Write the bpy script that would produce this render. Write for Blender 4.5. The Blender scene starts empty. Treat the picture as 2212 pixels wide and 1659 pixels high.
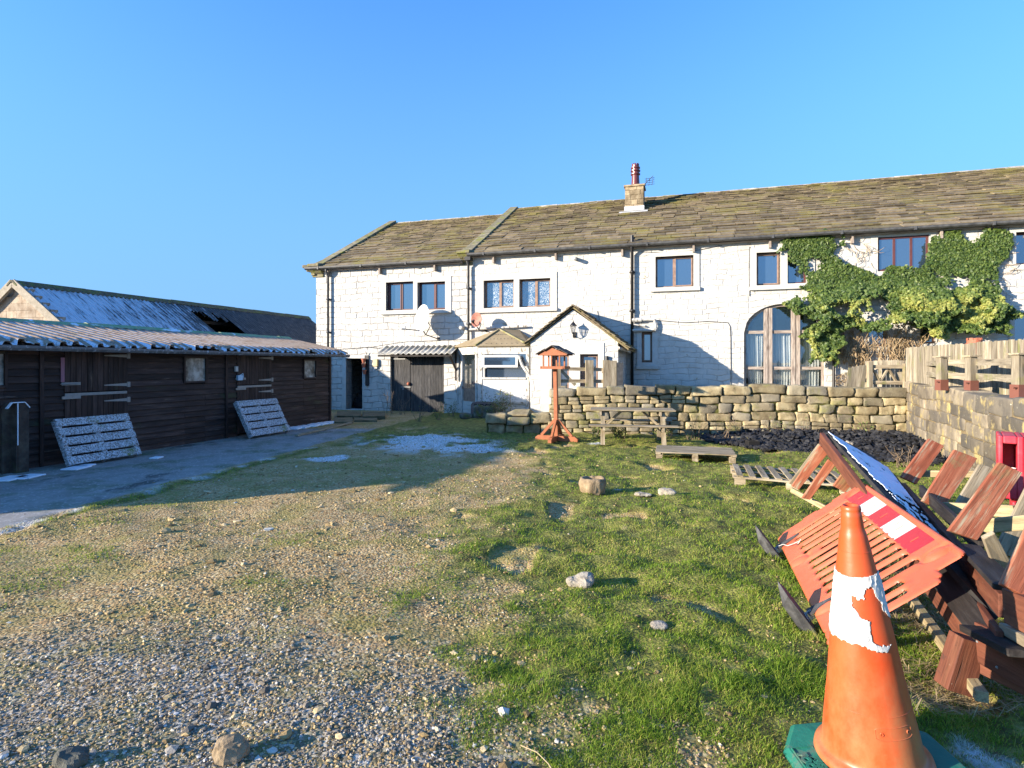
import bpy, bmesh, math, random
import numpy as np
from mathutils import Vector, Matrix, noise as mn
random.seed(7)
R = math.radians
sc = bpy.context.scene
F = 1230.0            # focal length in the units of a 2212 px wide picture
HOR = 788.0           # horizon row
CX = 1106.0
CAMZ = 1.7
# ------------------------------------------------------------ camera, sky, sun
cam_d = bpy.data.cameras.new('camera'); cam = bpy.data.objects.new('camera', cam_d)
sc.collection.objects.link(cam); sc.camera = cam
cam.location = (0, 0, CAMZ); cam.rotation_euler = (R(90), 0, 0)
cam_d.sensor_width = 36; cam_d.lens = 36 * F / 2212.0
cam_d.shift_y = -(829.5 - HOR) / 2212.0
cam_d.clip_end = 3000; cam_d.clip_start = 0.05
SUNV = Vector((1, .37, -.262)).normalized()       # the way the light travels
w = bpy.data.worlds.new('World'); sc.world = w; w.use_nodes = True
nt = w.node_tree; bg = nt.nodes['Background']
sky = nt.nodes.new('ShaderNodeTexSky'); sky.sky_type = 'NISHITA'; sky.sun_disc = False
sky.sun_elevation = math.asin(-SUNV.z); sky.sun_rotation = math.atan2(-SUNV.x, -SUNV.y)
sky.altitude = 300; sky.air_density = 1.0; sky.dust_density = .6; sky.ozone_density = 2.0
tint = nt.nodes.new('ShaderNodeMix'); tint.data_type = 'RGBA'; tint.blend_type = 'MULTIPLY'; tint.inputs[0].default_value = 1; tint.inputs[7].default_value = (.34, .73, 1.14, 1)
nt.links.new(sky.outputs[0], tint.inputs[6]); 
tc = nt.nodes.new('ShaderNodeTexCoord'); sxyz = nt.nodes.new('ShaderNodeSeparateXYZ'); nt.links.new(tc.outputs['Generated'], sxyz.inputs[0])
hz = nt.nodes.new('ShaderNodeMapRange'); hz.inputs['From Min'].default_value = -.02; hz.inputs['From Max'].default_value = .70; hz.inputs['To Min'].default_value = .92; hz.inputs['To Max'].default_value = 0; hz.interpolation_type = 'SMOOTHSTEP'
nt.links.new(sxyz.outputs[2], hz.inputs['Value']); hm = nt.nodes.new('ShaderNodeMix'); hm.data_type = 'RGBA'; nt.links.new(hz.outputs[0], hm.inputs[0])
hm.inputs[7].default_value = (.60, 1.17, 2.15, 1); nt.links.new(tint.outputs[2], hm.inputs[6]); nt.links.new(hm.outputs[2], bg.inputs[0]); bg.inputs[1].default_value = .15
sd = bpy.data.lights.new('sun', 'SUN'); sd.energy = 4.5; sd.angle = R(.5); sd.color = (1, .87, .70)
so = bpy.data.objects.new('sun', sd); sc.collection.objects.link(so)
so.rotation_euler = SUNV.to_track_quat('-Z', 'Y').to_euler()
sc.view_settings.view_transform = 'Standard'; sc.view_settings.look = 'None'
sc.view_settings.exposure = 1.52; sc.view_settings.gamma = 1
sc.cycles.max_bounces = 6; sc.cycles.transparent_max_bounces = 12

# ------------------------------------------------------------ placing helpers
def P(u, v, Y):
    return Vector(((u - CX) / F * Y, Y, CAMZ - (v - HOR) / F * Y))
def G(u, v, z=0.0):
    Y = (CAMZ - z) * F / (v - HOR)
    return Vector(((u - CX) / F * Y, Y, z))
CA, SA = math.cos(math.atan(.3)), math.sin(math.atan(.3))
def hf(u, v, t=0.0):          # a point on the farmhouse front, t metres before it, in house coordinates (s, z)
    k = (u - CX) / F; Y = (19.63 - 1.044 * t) / (1 + .3 * k); X = k * Y
    return X * CA - (Y - 19.63) * SA, CAMZ - (v - HOR) * Y / F
SDX, SDY = math.sin(math.atan(.332)), math.cos(math.atan(.332))
def sp(u, v=HOR, x=0.0):      # a point on the stable front in stable coordinates (y along, z)
    k = (u - CX) / F
    ox, oy = -5.4 + SDY * x, 16.9 - SDX * x
    q = (k * oy - ox) / (SDX - k * SDY)
    Y = oy + SDY * q
    return q, CAMZ - (v - HOR) * Y / F

# ------------------------------------------------------------ object helpers
ORG = {}
def tag(o, label, cat, group=None, kind=None):
    if label: o['label'] = label
    if cat: o['category'] = cat
    if group: o['group'] = group
    if kind: o['kind'] = kind
    return o
def thing(name, label, cat, loc=(0, 0, 0), rz=0.0, group=None, local=False):
    o = bpy.data.objects.new(name, None); sc.collection.objects.link(o)
    o.empty_display_size = .2
    o.location = loc; o.rotation_euler = (0, 0, rz)
    tag(o, label, cat, group)
    if not local: ORG[o.name] = Vector(loc)
    return o
def org_of(p):
    while p is not None:
        if p.name in ORG: return ORG[p.name]
        p = p.parent
    return None
class MB:
    def __init__(s): s.v = []; s.f = []; s.g = {}
    def add(s, vs, fs):
        n = len(s.v); s.v.extend([tuple(p) for p in vs]); s.f.extend([tuple(n + i for i in f) for f in fs]); return s
    def box(s, x0, x1, y0, y1, z0, z1):
        n = len(s.v); d = (abs(x1 - x0), abs(y1 - y0), abs(z1 - z0)); od = sorted(range(3), key=lambda i: -d[i]); o = (x0 * 7.3 + y0 * 3.1 + z0 * 5.7) * 3
        for i, q in enumerate([(x, y, z) for z in (z0, z1) for y in (y0, y1) for x in (x0, x1)]): s.g[n + i] = (q[od[0]] + o, q[od[1]] + o, q[od[2]])
        return s.add([(x, y, z) for z in (z0, z1) for y in (y0, y1) for x in (x0, x1)],
                     [(0, 2, 3, 1), (4, 5, 7, 6), (0, 1, 5, 4), (2, 6, 7, 3), (0, 4, 6, 2), (1, 3, 7, 5)])
    def obox(s, c, a, b, d):
        c, a, b, d = Vector(c), Vector(a), Vector(b), Vector(d); n = len(s.v); L = (a.length, b.length, d.length); od = sorted(range(3), key=lambda i: -L[i]); o = (c.x * 7.3 + c.y * 3.1 + c.z * 5.7) * 3
        for q, t in enumerate([(i * L[0], j * L[1], k * L[2]) for k in (-1, 1) for j in (-1, 1) for i in (-1, 1)]): s.g[n + q] = (t[od[0]] + o, t[od[1]] + o, t[od[2]])
        return s.add([c + i * a + j * b + k * d for k in (-1, 1) for j in (-1, 1) for i in (-1, 1)],
                     [(0, 2, 3, 1), (4, 5, 7, 6), (0, 1, 5, 4), (2, 6, 7, 3), (0, 4, 6, 2), (1, 3, 7, 5)])
    def beam(s, p0, p1, w, h, up=(0, 0, 1)):      # w across, h along up
        p0, p1 = Vector(p0), Vector(p1); d = (p1 - p0)
        x = d.normalized(); up = Vector(up)
        y = up.cross(x); y = y.normalized() if y.length > 1e-4 else Vector((1, 0, 0)); z = x.cross(y).normalized()
        return s.obox((p0 + p1) / 2, d / 2, y * w / 2, z * h / 2)
    def tube(s, pts, r, n=8, cap=True):
        pts = [Vector(p) for p in pts]; rs = r if isinstance(r, (list, tuple)) else [r] * len(pts)
        base = len(s.v); x = None
        for i, p in enumerate(pts):
            d = (pts[min(i + 1, len(pts) - 1)] - pts[max(i - 1, 0)]).normalized()
            if x is None:
                x = d.orthogonal().normalized()
            else:
                x = (x - d * x.dot(d)); x = x.normalized() if x.length > 1e-5 else d.orthogonal().normalized()
            y = d.cross(x)
            for j in range(n):
                a = 2 * math.pi * j / n
                s.v.append(tuple(p + (x * math.cos(a) + y * math.sin(a)) * rs[i]))
        for i in range(len(pts) - 1):
            for j in range(n):
                a = base + i * n + j; b = base + i * n + (j + 1) % n
                s.f.append((a, b, b + n, a + n))
        if cap:
            s.f.append(tuple(base + j for j in range(n))[::-1])
            s.f.append(tuple(base + (len(pts) - 1) * n + j for j in range(n)))
        return s
    def prism(s, poly, fn, d):      # poly: 2-D points, fn maps them to 3-D, d: extrusion vector
        a = [Vector(fn(*p)) for p in poly]; d = Vector(d); n = len(a)
        fs = [tuple(range(n)), tuple(range(2 * n - 1, n - 1, -1))]
        fs += [(i, i + n, (i + 1) % n + n, (i + 1) % n) for i in range(n)]
        return s.add(a + [p + d for p in a], fs)
    def lathe(s, prof, c=(0, 0, 0), n=32, M=None, cap=True):
        base = len(s.v); c = Vector(c)
        for r, z in prof:
            for j in range(n):
                a = 2 * math.pi * j / n
                p = Vector((r * math.cos(a), r * math.sin(a), z))
                if M is not None: p = M @ p
                s.v.append(tuple(p + c))
        for i in range(len(prof) - 1):
            for j in range(n):
                a = base + i * n + j; b = base + i * n + (j + 1) % n
                s.f.append((a, b, b + n, a + n))
        if cap:
            s.f.append(tuple(base + j for j in range(n))[::-1]); s.f.append(tuple(base + (len(prof) - 1) * n + j for j in range(n)))
        return s
    def build(s, name, m, parent=None, smooth=False, bevel=0, fixn=True, sub=0):
        o0 = org_of(parent)
        vs = s.v if o0 is None else [(a - o0.x, b - o0.y, c - o0.z) for a, b, c in s.v]
        me = bpy.data.meshes.new(name); me.from_pydata(vs, [], s.f); me.update()
        if fixn:
            b = bmesh.new(); b.from_mesh(me); bmesh.ops.recalc_face_normals(b, faces=b.faces); b.to_mesh(me); b.free()
        if s.g:
            at = me.attributes.new('gc', 'FLOAT_VECTOR', 'POINT'); at.data.foreach_set('vector', [c for i, q in enumerate(s.v) for c in s.g.get(i, q)])
        me.materials.append(m)
        me.polygons.foreach_set('use_smooth', [bool(smooth)] * len(me.polygons))
        o = bpy.data.objects.new(name, me); sc.collection.objects.link(o)
        if parent is not None: o.parent = parent
        if bevel:
            md = o.modifiers.new('bevel', 'BEVEL'); md.width = bevel; md.segments = 2; md.limit_method = 'ANGLE'; md.angle_limit = R(40)
        if smooth and bevel == 0 and smooth == 'auto':
            pass
        return o
def np_mesh(name, V, Fc, m, parent=None, attrs=None, smooth=False):
    me = bpy.data.meshes.new(name); k = Fc.shape[1]
    me.vertices.add(len(V)); me.vertices.foreach_set('co', np.ascontiguousarray(V, dtype=np.float32).ravel())
    me.loops.add(Fc.size); me.loops.foreach_set('vertex_index', np.ascontiguousarray(Fc, dtype=np.int32).ravel())
    me.polygons.add(len(Fc)); me.polygons.foreach_set('loop_start', np.arange(0, Fc.size, k, dtype=np.int32))
    me.polygons.foreach_set('loop_total', np.full(len(Fc), k, dtype=np.int32))
    me.polygons.foreach_set('use_smooth', np.full(len(Fc), bool(smooth)))
    me.update(calc_edges=True)
    for nme, arr in (attrs or {}).items():
        at = me.attributes.new(nme, 'FLOAT', 'POINT'); at.data.foreach_set('value', np.ascontiguousarray(arr, dtype=np.float32))
    me.materials.append(m)
    o = bpy.data.objects.new(name, me); sc.collection.objects.link(o)
    if parent is not None: o.parent = parent
    return o
def copy_tree(o, loc=None, rz=None, label=None, parent=None):
    c = o.copy(); sc.collection.objects.link(c); c.parent = parent
    if loc is not None: c.location = loc
    if rz is not None: c.rotation_euler.z = rz
    if label: c['label'] = label
    for ch in list(o.children): copy_tree(ch, parent=c)
    return c
# value noise in numpy
def _hash(ix, iy, seed):
    h = (ix.astype(np.int64) * 374761393 + iy.astype(np.int64) * 668265263 + seed * 1442695041) & 0x7fffffff
    h = ((h ^ (h >> 13)) * 1274126177) & 0x7fffffff
    return ((h ^ (h >> 16)) & 0xffff) / 65535.0
def vn(x, y, seed=0):
    ix, iy = np.floor(x), np.floor(y); fx, fy = x - ix, y - iy
    fx = fx * fx * (3 - 2 * fx); fy = fy * fy * (3 - 2 * fy)
    a = _hash(ix, iy, seed); b = _hash(ix + 1, iy, seed); c = _hash(ix, iy + 1, seed); d = _hash(ix + 1, iy + 1, seed)
    return (a * (1 - fx) + b * fx) * (1 - fy) + (c * (1 - fx) + d * fx) * fy
def fbm(x, y, seed=0, o=4):
    x = np.asarray(x, float); y = np.asarray(y, float)
    r = 0; a = .5; t = 0
    for i in range(o):
        r = r + a * vn(x * 2 ** i, y * 2 ** i, seed + i * 17); t += a; a *= .5
    return r / t
def sstep(a, b, x): 
    t = np.clip((x - a) / (b - a), 0, 1); return t * t * (3 - 2 * t)

# ------------------------------------------------------------ materials
class NT:
    def __init__(s, name):
        s.m = bpy.data.materials.new(name); s.m.use_nodes = True; s.t = s.m.node_tree
        s.b = s.t.nodes['Principled BSDF']; s.out = s.t.nodes['Material Output']
        s.co = s.n('ShaderNodeTexCoord').outputs['Object']
    def n(s, t, **k):
        x = s.t.nodes.new(t)
        for a, b in k.items(): setattr(x, a, b)
        return x
    def l(s, a, b): s.t.links.new(a, b)
    def map(s, scale=(1, 1, 1), loc=(0, 0, 0), rot=(0, 0, 0), src=None):
        m = s.n('ShaderNodeMapping'); s.l(src or s.co, m.inputs[0]); m.inputs['Scale'].default_value = scale
        m.inputs['Location'].default_value = loc; m.inputs['Rotation'].default_value = rot; return m.outputs[0]
    def noise(s, scale, vec=None, det=6, rough=.6, dist=0):
        x = s.n('ShaderNodeTexNoise'); s.l(vec or s.co, x.inputs['Vector']); x.inputs['Scale'].default_value = scale
        x.inputs['Detail'].default_value = det; x.inputs['Roughness'].default_value = rough; x.inputs['Distortion'].default_value = dist
        return x.outputs['Fac']
    def ramp(s, fac, stops):
        x = s.n('ShaderNodeValToRGB'); s.l(fac, x.inputs[0]); e = x.color_ramp.elements
        while len(e) < len(stops): e.new(.5)
        for i, (p, c) in enumerate(stops):
            e[i].position = p; e[i].color = (c, c, c, 1) if isinstance(c, (int, float)) else (*c, 1)
        return x.outputs[0]
    def mix(s, fac, a, b, mode='MIX'):
        x = s.n('ShaderNodeMix', data_type='RGBA', blend_type=mode)
        for i, v in ((0, fac), (6, a), (7, b)):
            if hasattr(v, 'links'): s.l(v, x.inputs[i])
            elif i == 0: x.inputs[0].default_value = v
            else: x.inputs[i].default_value = (*v, 1)
        return x.outputs[2]
    def math(s, op, a, b=0.0):
        x = s.n('ShaderNodeMath', operation=op)
        for i, v in ((0, a), (1, b)):
            if hasattr(v, 'links'): s.l(v, x.inputs[i])
            else: x.inputs[i].default_value = v
        return x.outputs[0]
    def island(s): return s.n('ShaderNodeNewGeometry').outputs['Random Per Island']
    def attr(s, nme): return s.n('ShaderNodeAttribute', attribute_name=nme).outputs['Fac']
    def bump(s, h, dist=.01, strength=1.0, prev=None):
        x = s.n('ShaderNodeBump'); s.l(h, x.inputs['Height']); x.inputs['Distance'].default_value = dist; x.inputs['Strength'].default_value = strength
        if prev: s.l(prev, x.inputs['Normal'])
        return x.outputs[0]
    def done(s, col, rough=.85, normal=None, spec=.3):
        if hasattr(col, 'links'): s.l(col, s.b.inputs['Base Color'])
        else: s.b.inputs['Base Color'].default_value = (*col, 1)
        if hasattr(rough, 'links'): s.l(rough, s.b.inputs['Roughness'])
        else: s.b.inputs['Roughness'].default_value = rough
        s.b.inputs['Specular IOR Level'].default_value = spec
        if normal: s.l(normal, s.b.inputs['Normal'])
        return s.m
def mat(name, cols, scale=6, stretch=(1, 1, 1), grain=0, rough=.85, bump=.004, bscale=40, isl=.0, layers=(), alt=None, spec=.3, det=6, lo=.32, hi=.68):
    t = NT(name)
    if grain: t.co = t.n('ShaderNodeAttribute', attribute_name='gc').outputs['Vector']; stretch = (.35, 3.0, 3.0)
    v = t.map(stretch)
    k = len(cols)
    c = t.ramp(t.noise(scale, v, det), [(lo + (hi - lo) * i / max(1, k - 1), cc) for i, cc in enumerate(cols)]) if k > 1 else None
    if c is None: c = t.mix(t.noise(scale, v), tuple(x * .82 for x in cols[0]), tuple(x * 1.12 for x in cols[0]))
    if alt:
        c = t.mix(t.ramp(t.math('FRACT', t.math('MULTIPLY', t.island(), 7.31)), [(.45, 0.0), (.95, .85)]), c, alt)
    if isl:
        g = t.ramp(t.island(), [(0, 1 - isl), (1, 1 + isl * .6)])
        c = t.mix(1.0, c, g, 'MULTIPLY')
    for (lc, ls, a, b, *st) in layers:
        vv = t.map(st[0] if st else (1, 1, 1), loc=(3.1, 7.7, 1.3))
        c = t.mix(t.ramp(t.noise(ls, vv, 8, .65), [(a, 0.0), (b, 1.0)]), c, lc)
    if grain:
        gr = t.noise(grain, t.map((.06, 1, 1)), 6, .7, .4); c = t.mix(1.0, c, t.ramp(gr, [(.32, .50), (.46, 1.0), (.62, 1.18)]), 'MULTIPLY')
        ck = t.ramp(t.noise(grain * .6, t.map((.035, 1, 1), (5, 2, 1)), 3, .5), [(.28, 0.0), (.31, 1.0)]); c = t.mix(1.0, c, t.ramp(ck, [(0, .35), (1, 1.0)]), 'MULTIPLY')
        bb = t.bump(gr, .004); nrm = t.bump(ck, .003, 1, bb)
        return t.done(c, rough, nrm, spec)
    nrm = t.bump(t.noise(bscale, v, 8, .7), bump) if bump else None
    return t.done(c, rough, nrm, spec)
def plain(name, col, rough=.5, metal=0, spec=.5, var=.12, scale=9):
    t = NT(name); c = t.mix(t.noise(scale, det=5), tuple(x * (1 - var) for x in col), tuple(min(1, x * (1 + var)) for x in col))
    t.b.inputs['Metallic'].default_value = metal
    return t.done(c, rough, t.bump(t.noise(60, det=3), .0008), spec)
MOSS = (.16, .17, .03)
M = {}
M['beam_brown'] = mat('brown_stained_wood', [(.10, .035, .02), (.15, .05, .028), (.19, .075, .04)], 6, rough=.7, isl=.25, grain=45, layers=[((.30, .22, .16), 30, .66, .72), ((.05, .025, .02), 14, .60, .72)])
M['slat_red'] = mat('weathered_red_wood', [(.22, .062, .03), (.33, .10, .05), (.42, .18, .10)], 5, rough=.75, isl=.2, grain=50, layers=[((.36, .29, .19), 7, .54, .64, (.35, 3, 3)), ((.20, .18, .08), 3, .58, .72)])
M['wood_grey'] = mat('weathered_grey_wood', [(.17, .13, .08), (.29, .235, .155), (.41, .35, .25)], 5, rough=.85, isl=.3, grain=55, layers=[((.13, .13, .04), 4, .56, .74)])
M['wood_pale'] = mat('pale_timber', [(.26, .195, .10), (.37, .29, .16), (.45, .37, .22)], 6, rough=.8, isl=.25, grain=45, layers=[((.20, .20, .07), 5, .54, .70)])
M['wood_black'] = mat('black_stained_wood', [(.012, .010, .009), (.025, .02, .018), (.05, .045, .04)], 7, rough=.75, isl=.3, grain=45)
M['door_grey'] = mat('dark_grey_door_boards', [(.028, .028, .03), (.05, .05, .052), (.085, .08, .078)], 8, rough=.8, isl=.25, grain=45)
M['iron_black'] = plain('black_painted_iron', (.016, .015, .015), .45)
M['gutter'] = mat('dark_gutter_plastic', [(.045, .045, .045), (.10, .10, .10)], 8, rough=.5, bump=.001)
M['galv'] = plain('galvanised_steel', (.24, .245, .24), .55, .3, var=.3, scale=20)
M['orange_bird'] = mat('orange_brown_wood', [(.27, .085, .035), (.34, .12, .05)], 8, rough=.6, bump=.002, spec=.3)
# ------------------------------------------------------------ the ground, one sheet out to the horizon
def lane_edge(Y): return -5.36 + .19 * (Y - 5.96) + .10 * (fbm(Y * 1.3, Y * 0 + 3, 5) - .5) * 2
def z_ground(x, y):
    g = fbm(x * 1.1, y * 1.1, 11, 3) - .5
    lane = sstep(-.2, .3, x - lane_edge(y))
    h = (.10 * g + .10 * (fbm(x * 4, y * 4, 4, 3) - .5) * grass_raw(x, y)) * lane
    pit = sstep(.66, .74, fbm(x * 1.7 + 9, y * 1.7, 31, 3)) * grass_raw(x, y)
    near = np.exp(-((x - 1.5) ** 2 + (y - 2.3) ** 2) / .5)
    return (h - .05 * pit) * (1 - near) + .005 * g
def grass_raw(x, y):
    n = (fbm(x * 1.2, y * 1.2, 21, 4) - .5)
    b = np.interp(y, [0, 2.5, 3.4, 5.0, 6.5, 8, 9.5, 10.7, 11.6, 13, 15], [.32, .20, .02, -.3, .0, .5, 1.0, .9, -1.2, -3.0, -5])
    s = sstep(-.75, .55, x - b + n * 1.9 + (fbm(x * 5, y * 5, 25, 3) - .5) * 1.0)
    far = sstep(11.6, 13.2, y + n * 2.2) * sstep(-4.1, -3.3, x + n)
    edge = np.exp(-((x - lane_edge(y) - .22) / .16) ** 2) * .85 * (y < 12)
    return np.clip(np.maximum(np.maximum(s, far), edge), 0, 1)
def grass_mask(x, y):
    g = grass_raw(x, y)
    thin = .40 * sstep(.46, .64, fbm(x * 1.6, y * 1.6, 77, 4)) * sstep(3.2, 4.6, y)
    m = np.maximum(g, thin * (x > lane_edge(y) + .1))
    bare = sstep(.66, .74, fbm(x * 1.7 + 9, y * 1.7, 31, 3))
    m = m * (1 - .8 * bare)
    coal = sstep(.0, .3, coal_in(x, y)); m = m * (1 - coal)
    return np.where(x < lane_edge(y), 0, m)
def coal_in(x, y):
    yn = np.interp(x, [4.2, 5.0, 6.0, 7.2, 8.4], [12.6, 11.3, 10.6, 9.6, 8.7]); return np.minimum(y - yn + (fbm(x * 2, y * 2, 8) - .5) * .8, x - 4.3)
def frost_mask(x, y):
    a = .8 * np.exp(-(((x + 2.0) / 1.5) ** 2 + ((y - 12.6) / 1.5) ** 2) ** 1.5)
    a = np.maximum(a, .9 * np.exp(-(((x + .9) / .9) ** 2 + ((y - 11.6) / 1.1) ** 2)))
    a = np.maximum(a, 1.2 * np.exp(-(((x + 3.35) / .42) ** 2 + ((y - 10.35) / .38) ** 2) ** 2))
    a = np.maximum(a, .42 * np.exp(-((x - lane_edge(y) - .10) / .16) ** 2) * (y > 5.5) * (y < 12))
    a = np.maximum(a, .8 * np.exp(-(((x - 1.75) / .25) ** 2 + ((y - 12.2) / .15) ** 2)))
    a = np.maximum(a, .8 * np.exp(-(((x - 1.42) / .2) ** 2 + ((y - 7.75) / .12) ** 2)))
    a = np.maximum(a, .6 * np.exp(-(((x - 2.05) / .25) ** 2 + ((y - 2.5) / .2) ** 2)))
    n = fbm(x * 3.1, y * 3.1, 91, 5)
    return np.clip(sstep(.42, .60, n * .9 + a * .5 - .22) * (a > .08) * a * 1.5, 0, 1)
def gravel_grey(x, y):
    n = fbm(x * .9, y * .9, 44, 4) - .5
    return sstep(-.9, .7, (2.95 - .35 * (x + 1.2) * (x > -1.2) + .22 * (-1.2 - x) * (x < -1.2)) - y + n * 2.2)
def axis(fine0, fine1, step, far):
    a = list(np.arange(fine0, fine1 + 1e-6, step)); d = step; p = fine1; q = fine0; hi = []; lo = []
    while p < far: d *= 1.35; p += d; hi.append(p); q -= d; lo.append(q)
    return np.array(lo[::-1] + a + hi)
gx = axis(-8.6, 9.6, .05, 900); gy = axis(.6, 14.6, .05, 1200)
X, Y = np.meshgrid(gx, gy); Z = z_ground(X, Y)
farm = sstep(14, 40, np.hypot(X, Y - 8)); Z = Z * (1 - farm)
V = np.stack([X, Y, Z], -1).reshape(-1, 3)
nx, ny = len(gx), len(gy); ii = np.arange(nx * ny).reshape(ny, nx)
Fc = np.stack([ii[:-1, :-1], ii[:-1, 1:], ii[1:, 1:], ii[1:, :-1]], -1).reshape(-1, 4)
xf, yf = X.ravel(), Y.ravel()
t = NT('yard_ground')
gA, lA, fA, yA, cA = (t.attr(k) for k in ('grass', 'lane', 'frost', 'grey', 'coal'))
dirt = t.ramp(t.noise(2.2, det=9, rough=.65), [(.3, (.26, .155, .065)), (.5, (.40, .255, .115)), (.68, (.50, .345, .165))])
# small stones pressed into the dirt
vo = t.n('ShaderNodeTexVoronoi'); t.l(t.co, vo.inputs[0]); vo.inputs['Scale'].default_value = 46; vo.inputs['Randomness'].default_value = 1
vcol = t.n('ShaderNodeSeparateColor'); t.l(vo.outputs['Color'], vcol.inputs[0])
stone = t.ramp(vcol.outputs[0], [(0, (.17, .12, .05)), (.35, (.33, .24, .11)), (.7, (.44, .34, .17)), (1, (.52, .43, .26))])
stoneg = t.ramp(vcol.outputs[0], [(0, (.09, .078, .06)), (.3, (.20, .175, .135)), (.7, (.34, .305, .25)), (1, (.50, .47, .42))])
dirt2 = t.mix(t.ramp(vcol.outputs[1], [(.35, 0.0), (.5, 1.0)]), dirt, stone)
greyc = t.mix(t.ramp(vcol.outputs[1], [(.12, 0.0), (.25, 1.0)]), (.15, .12, .08), stoneg)
base = t.mix(yA, dirt2, greyc)
mossy = t.ramp(t.noise(1.7, t.map(loc=(4, 2, 0)), 8, .65), [(.46, 0.0), (.60, 1.0)])
base = t.mix(t.math('MULTIPLY', mossy, .65), base, (.22, .20, .05))
soil = t.ramp(t.noise(9, det=8), [(.3, (.075, .06, .022)), (.50, (.15, .155, .035)), (.62, (.24, .23, .06)), (.74, (.34, .27, .13))])
base = t.mix(t.ramp(gA, [(.25, 0.0), (.75, 1.0)]), base, soil)
lane = t.ramp(t.noise(3, det=9, rough=.7), [(.3, (.20, .19, .17)), (.5, (.27, .26, .24)), (.7, (.33, .315, .29))])
lane = t.mix(t.ramp(t.noise(1.2, t.map(loc=(9, 1, 0)), 8, .65), [(.50, 0.0), (.66, .8)]), lane, (.10, .13, .05))
lane = t.mix(t.ramp(t.noise(1.1, t.map(loc=(2, 8, 0), scale=(1, .5, 1)), 6, .6), [(.60, 0.0), (.66, .75)]), lane, (.055, .05, .045))
lane = t.mix(t.ramp(vcol.outputs[2], [(.93, 0.0), (.95, .5)]), lane, (.5, .5, .48))
base = t.mix(lA, base, lane)
base = t.mix(cA, base, (.02, .019, .018))
fr = t.math('MULTIPLY', fA, t.ramp(t.noise(26, det=8, rough=.75), [(.38, 0.0), (.56, .95)]))
base = t.mix(fr, base, (.70, .74, .80))
b1 = t.bump(t.noise(22, det=10, rough=.75), .02, .8)
inv = t.math('SUBTRACT', .5, vo.outputs['Distance'])
b2 = t.bump(inv, .012, .9, b1)
nr = t.n('ShaderNodeMix', data_type='VECTOR'); t.l(lA, nr.inputs[0]); t.l(b2, nr.inputs[4]); t.l(t.bump(t.noise(60, det=8), .004), nr.inputs[5])
gm = t.done(base, .92, nr.outputs[1], .2)
ground = np_mesh('ground', V, Fc, gm, attrs={
    'grass': grass_mask(xf, yf) * (yf < 30) + (yf >= 30) * 1.0, 'lane': sstep(.03, -.03, xf - lane_edge(yf)) * (yf < 15.2 + .4 * (fbm(xf, yf, 3) - .5)) * (xf > -60),
    'frost': frost_mask(xf, yf), 'grey': gravel_grey(xf, yf), 'coal': sstep(0, .2, coal_in(xf, yf)) * (yf < 14) * (xf < 9.6)}, smooth=True)
ground['kind'] = 'structure'
def gz(x, y): return float(z_ground(np.array([x]), np.array([y]))[0])

# ------------------------------------------------------------ grass blades, seen-area sampling with growing blade width
rng = np.random.default_rng(5)
def sample_ground(n, y0, y1, k0=-1.05, k1=1.05, p=1.0):
    q = rng.random(n); yy = 1 / (1 / y0 + q * (1 / y1 - 1 / y0)) if p == 1.0 else (y0 ** (1 - p) + q * (y1 ** (1 - p) - y0 ** (1 - p))) ** (1 / (1 - p))
    xx = (k0 + rng.random(n) * (k1 - k0)) * yy
    return xx, yy
def blades(n, y0, y1, hgt, wid, k0=-1.05, k1=1.05, gate=None, p=1.6):
    x, y = sample_ground(n, y0, y1, k0, k1, p)
    m = grass_mask(x, y); clump = fbm(x * 5, y * 5, 61, 3)
    tuft = fbm(x * 2.3, y * 2.3, 63, 3)
    keep = rng.random(n) < np.clip(m * (.22 + 1.1 * sstep(.34, .60, clump)), 0, 1)
    keep &= ~((np.hypot(x - 1.5, y - 2.36) < .34))
    keep &= (y < 13.7) | (x < 1.2)
    keep &= (x < 9.2)
    x, y, clump, m, tuft = x[keep], y[keep], clump[keep], m[keep], tuft[keep]; n = len(x)
    z = z_ground(x, y); dist = y
    h = hgt * (.45 + .8 * rng.random(n)) * (.5 + .9 * clump) * (.55 + .55 * m) * (1 + .7 * sstep(.55, .7, tuft))
    wd = wid * (dist / 2.5) ** .75 * (.7 + .6 * rng.random(n))
    a = rng.random(n) * 2 * np.pi; dx, dy = np.cos(a), np.sin(a)
    b = rng.random(n) * 2 * np.pi; lean = h * (.4 + 1.1 * rng.random(n))
    lx, ly = np.cos(b) * lean, np.sin(b) * lean
    p0 = np.stack([x - dx * wd, y - dy * wd, z - .004], -1); p1 = np.stack([x + dx * wd, y + dy * wd, z - .004], -1)
    p2 = np.stack([x + dx * wd * .7 + lx * .35, y + dy * wd * .7 + ly * .35, z + h * .6], -1)
    p3 = np.stack([x - dx * wd * .7 + lx * .35, y - dy * wd * .7 + ly * .35, z + h * .6], -1)
    p4 = np.stack([x + lx, y + ly, z + h * .95], -1)
    V = np.stack([p0, p1, p2, p3, p4], 1).reshape(-1, 3)
    i = np.arange(n)[:, None] * 5
    Fc = np.concatenate([i + [0, 1, 2], i + [0, 2, 3], i + [3, 2, 4]], 0)
    rnd = np.clip(rng.random(n) * .70 + .65 * (fbm(x * 1.3, y * 1.3, 71, 4) - .46) + .4 * (fbm(x * 6, y * 6, 72, 3) - .46), 0, 1)
    fro = frost_mask(x, y) * (rng.random(n) < .75)
    return V, Fc, np.repeat(rnd, 5), np.repeat(fro, 5)
t = NT('grass_blades')
c = t.ramp(t.attr('tint'), [(0, (.085, .165, .012)), (.30, (.17, .285, .024)), (.54, (.30, .38, .05)), (.78, (.44, .40, .11)), (1, (.62, .50, .24))])
c = t.mix(t.attr('frost'), c, (.8, .85, .9))
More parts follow.
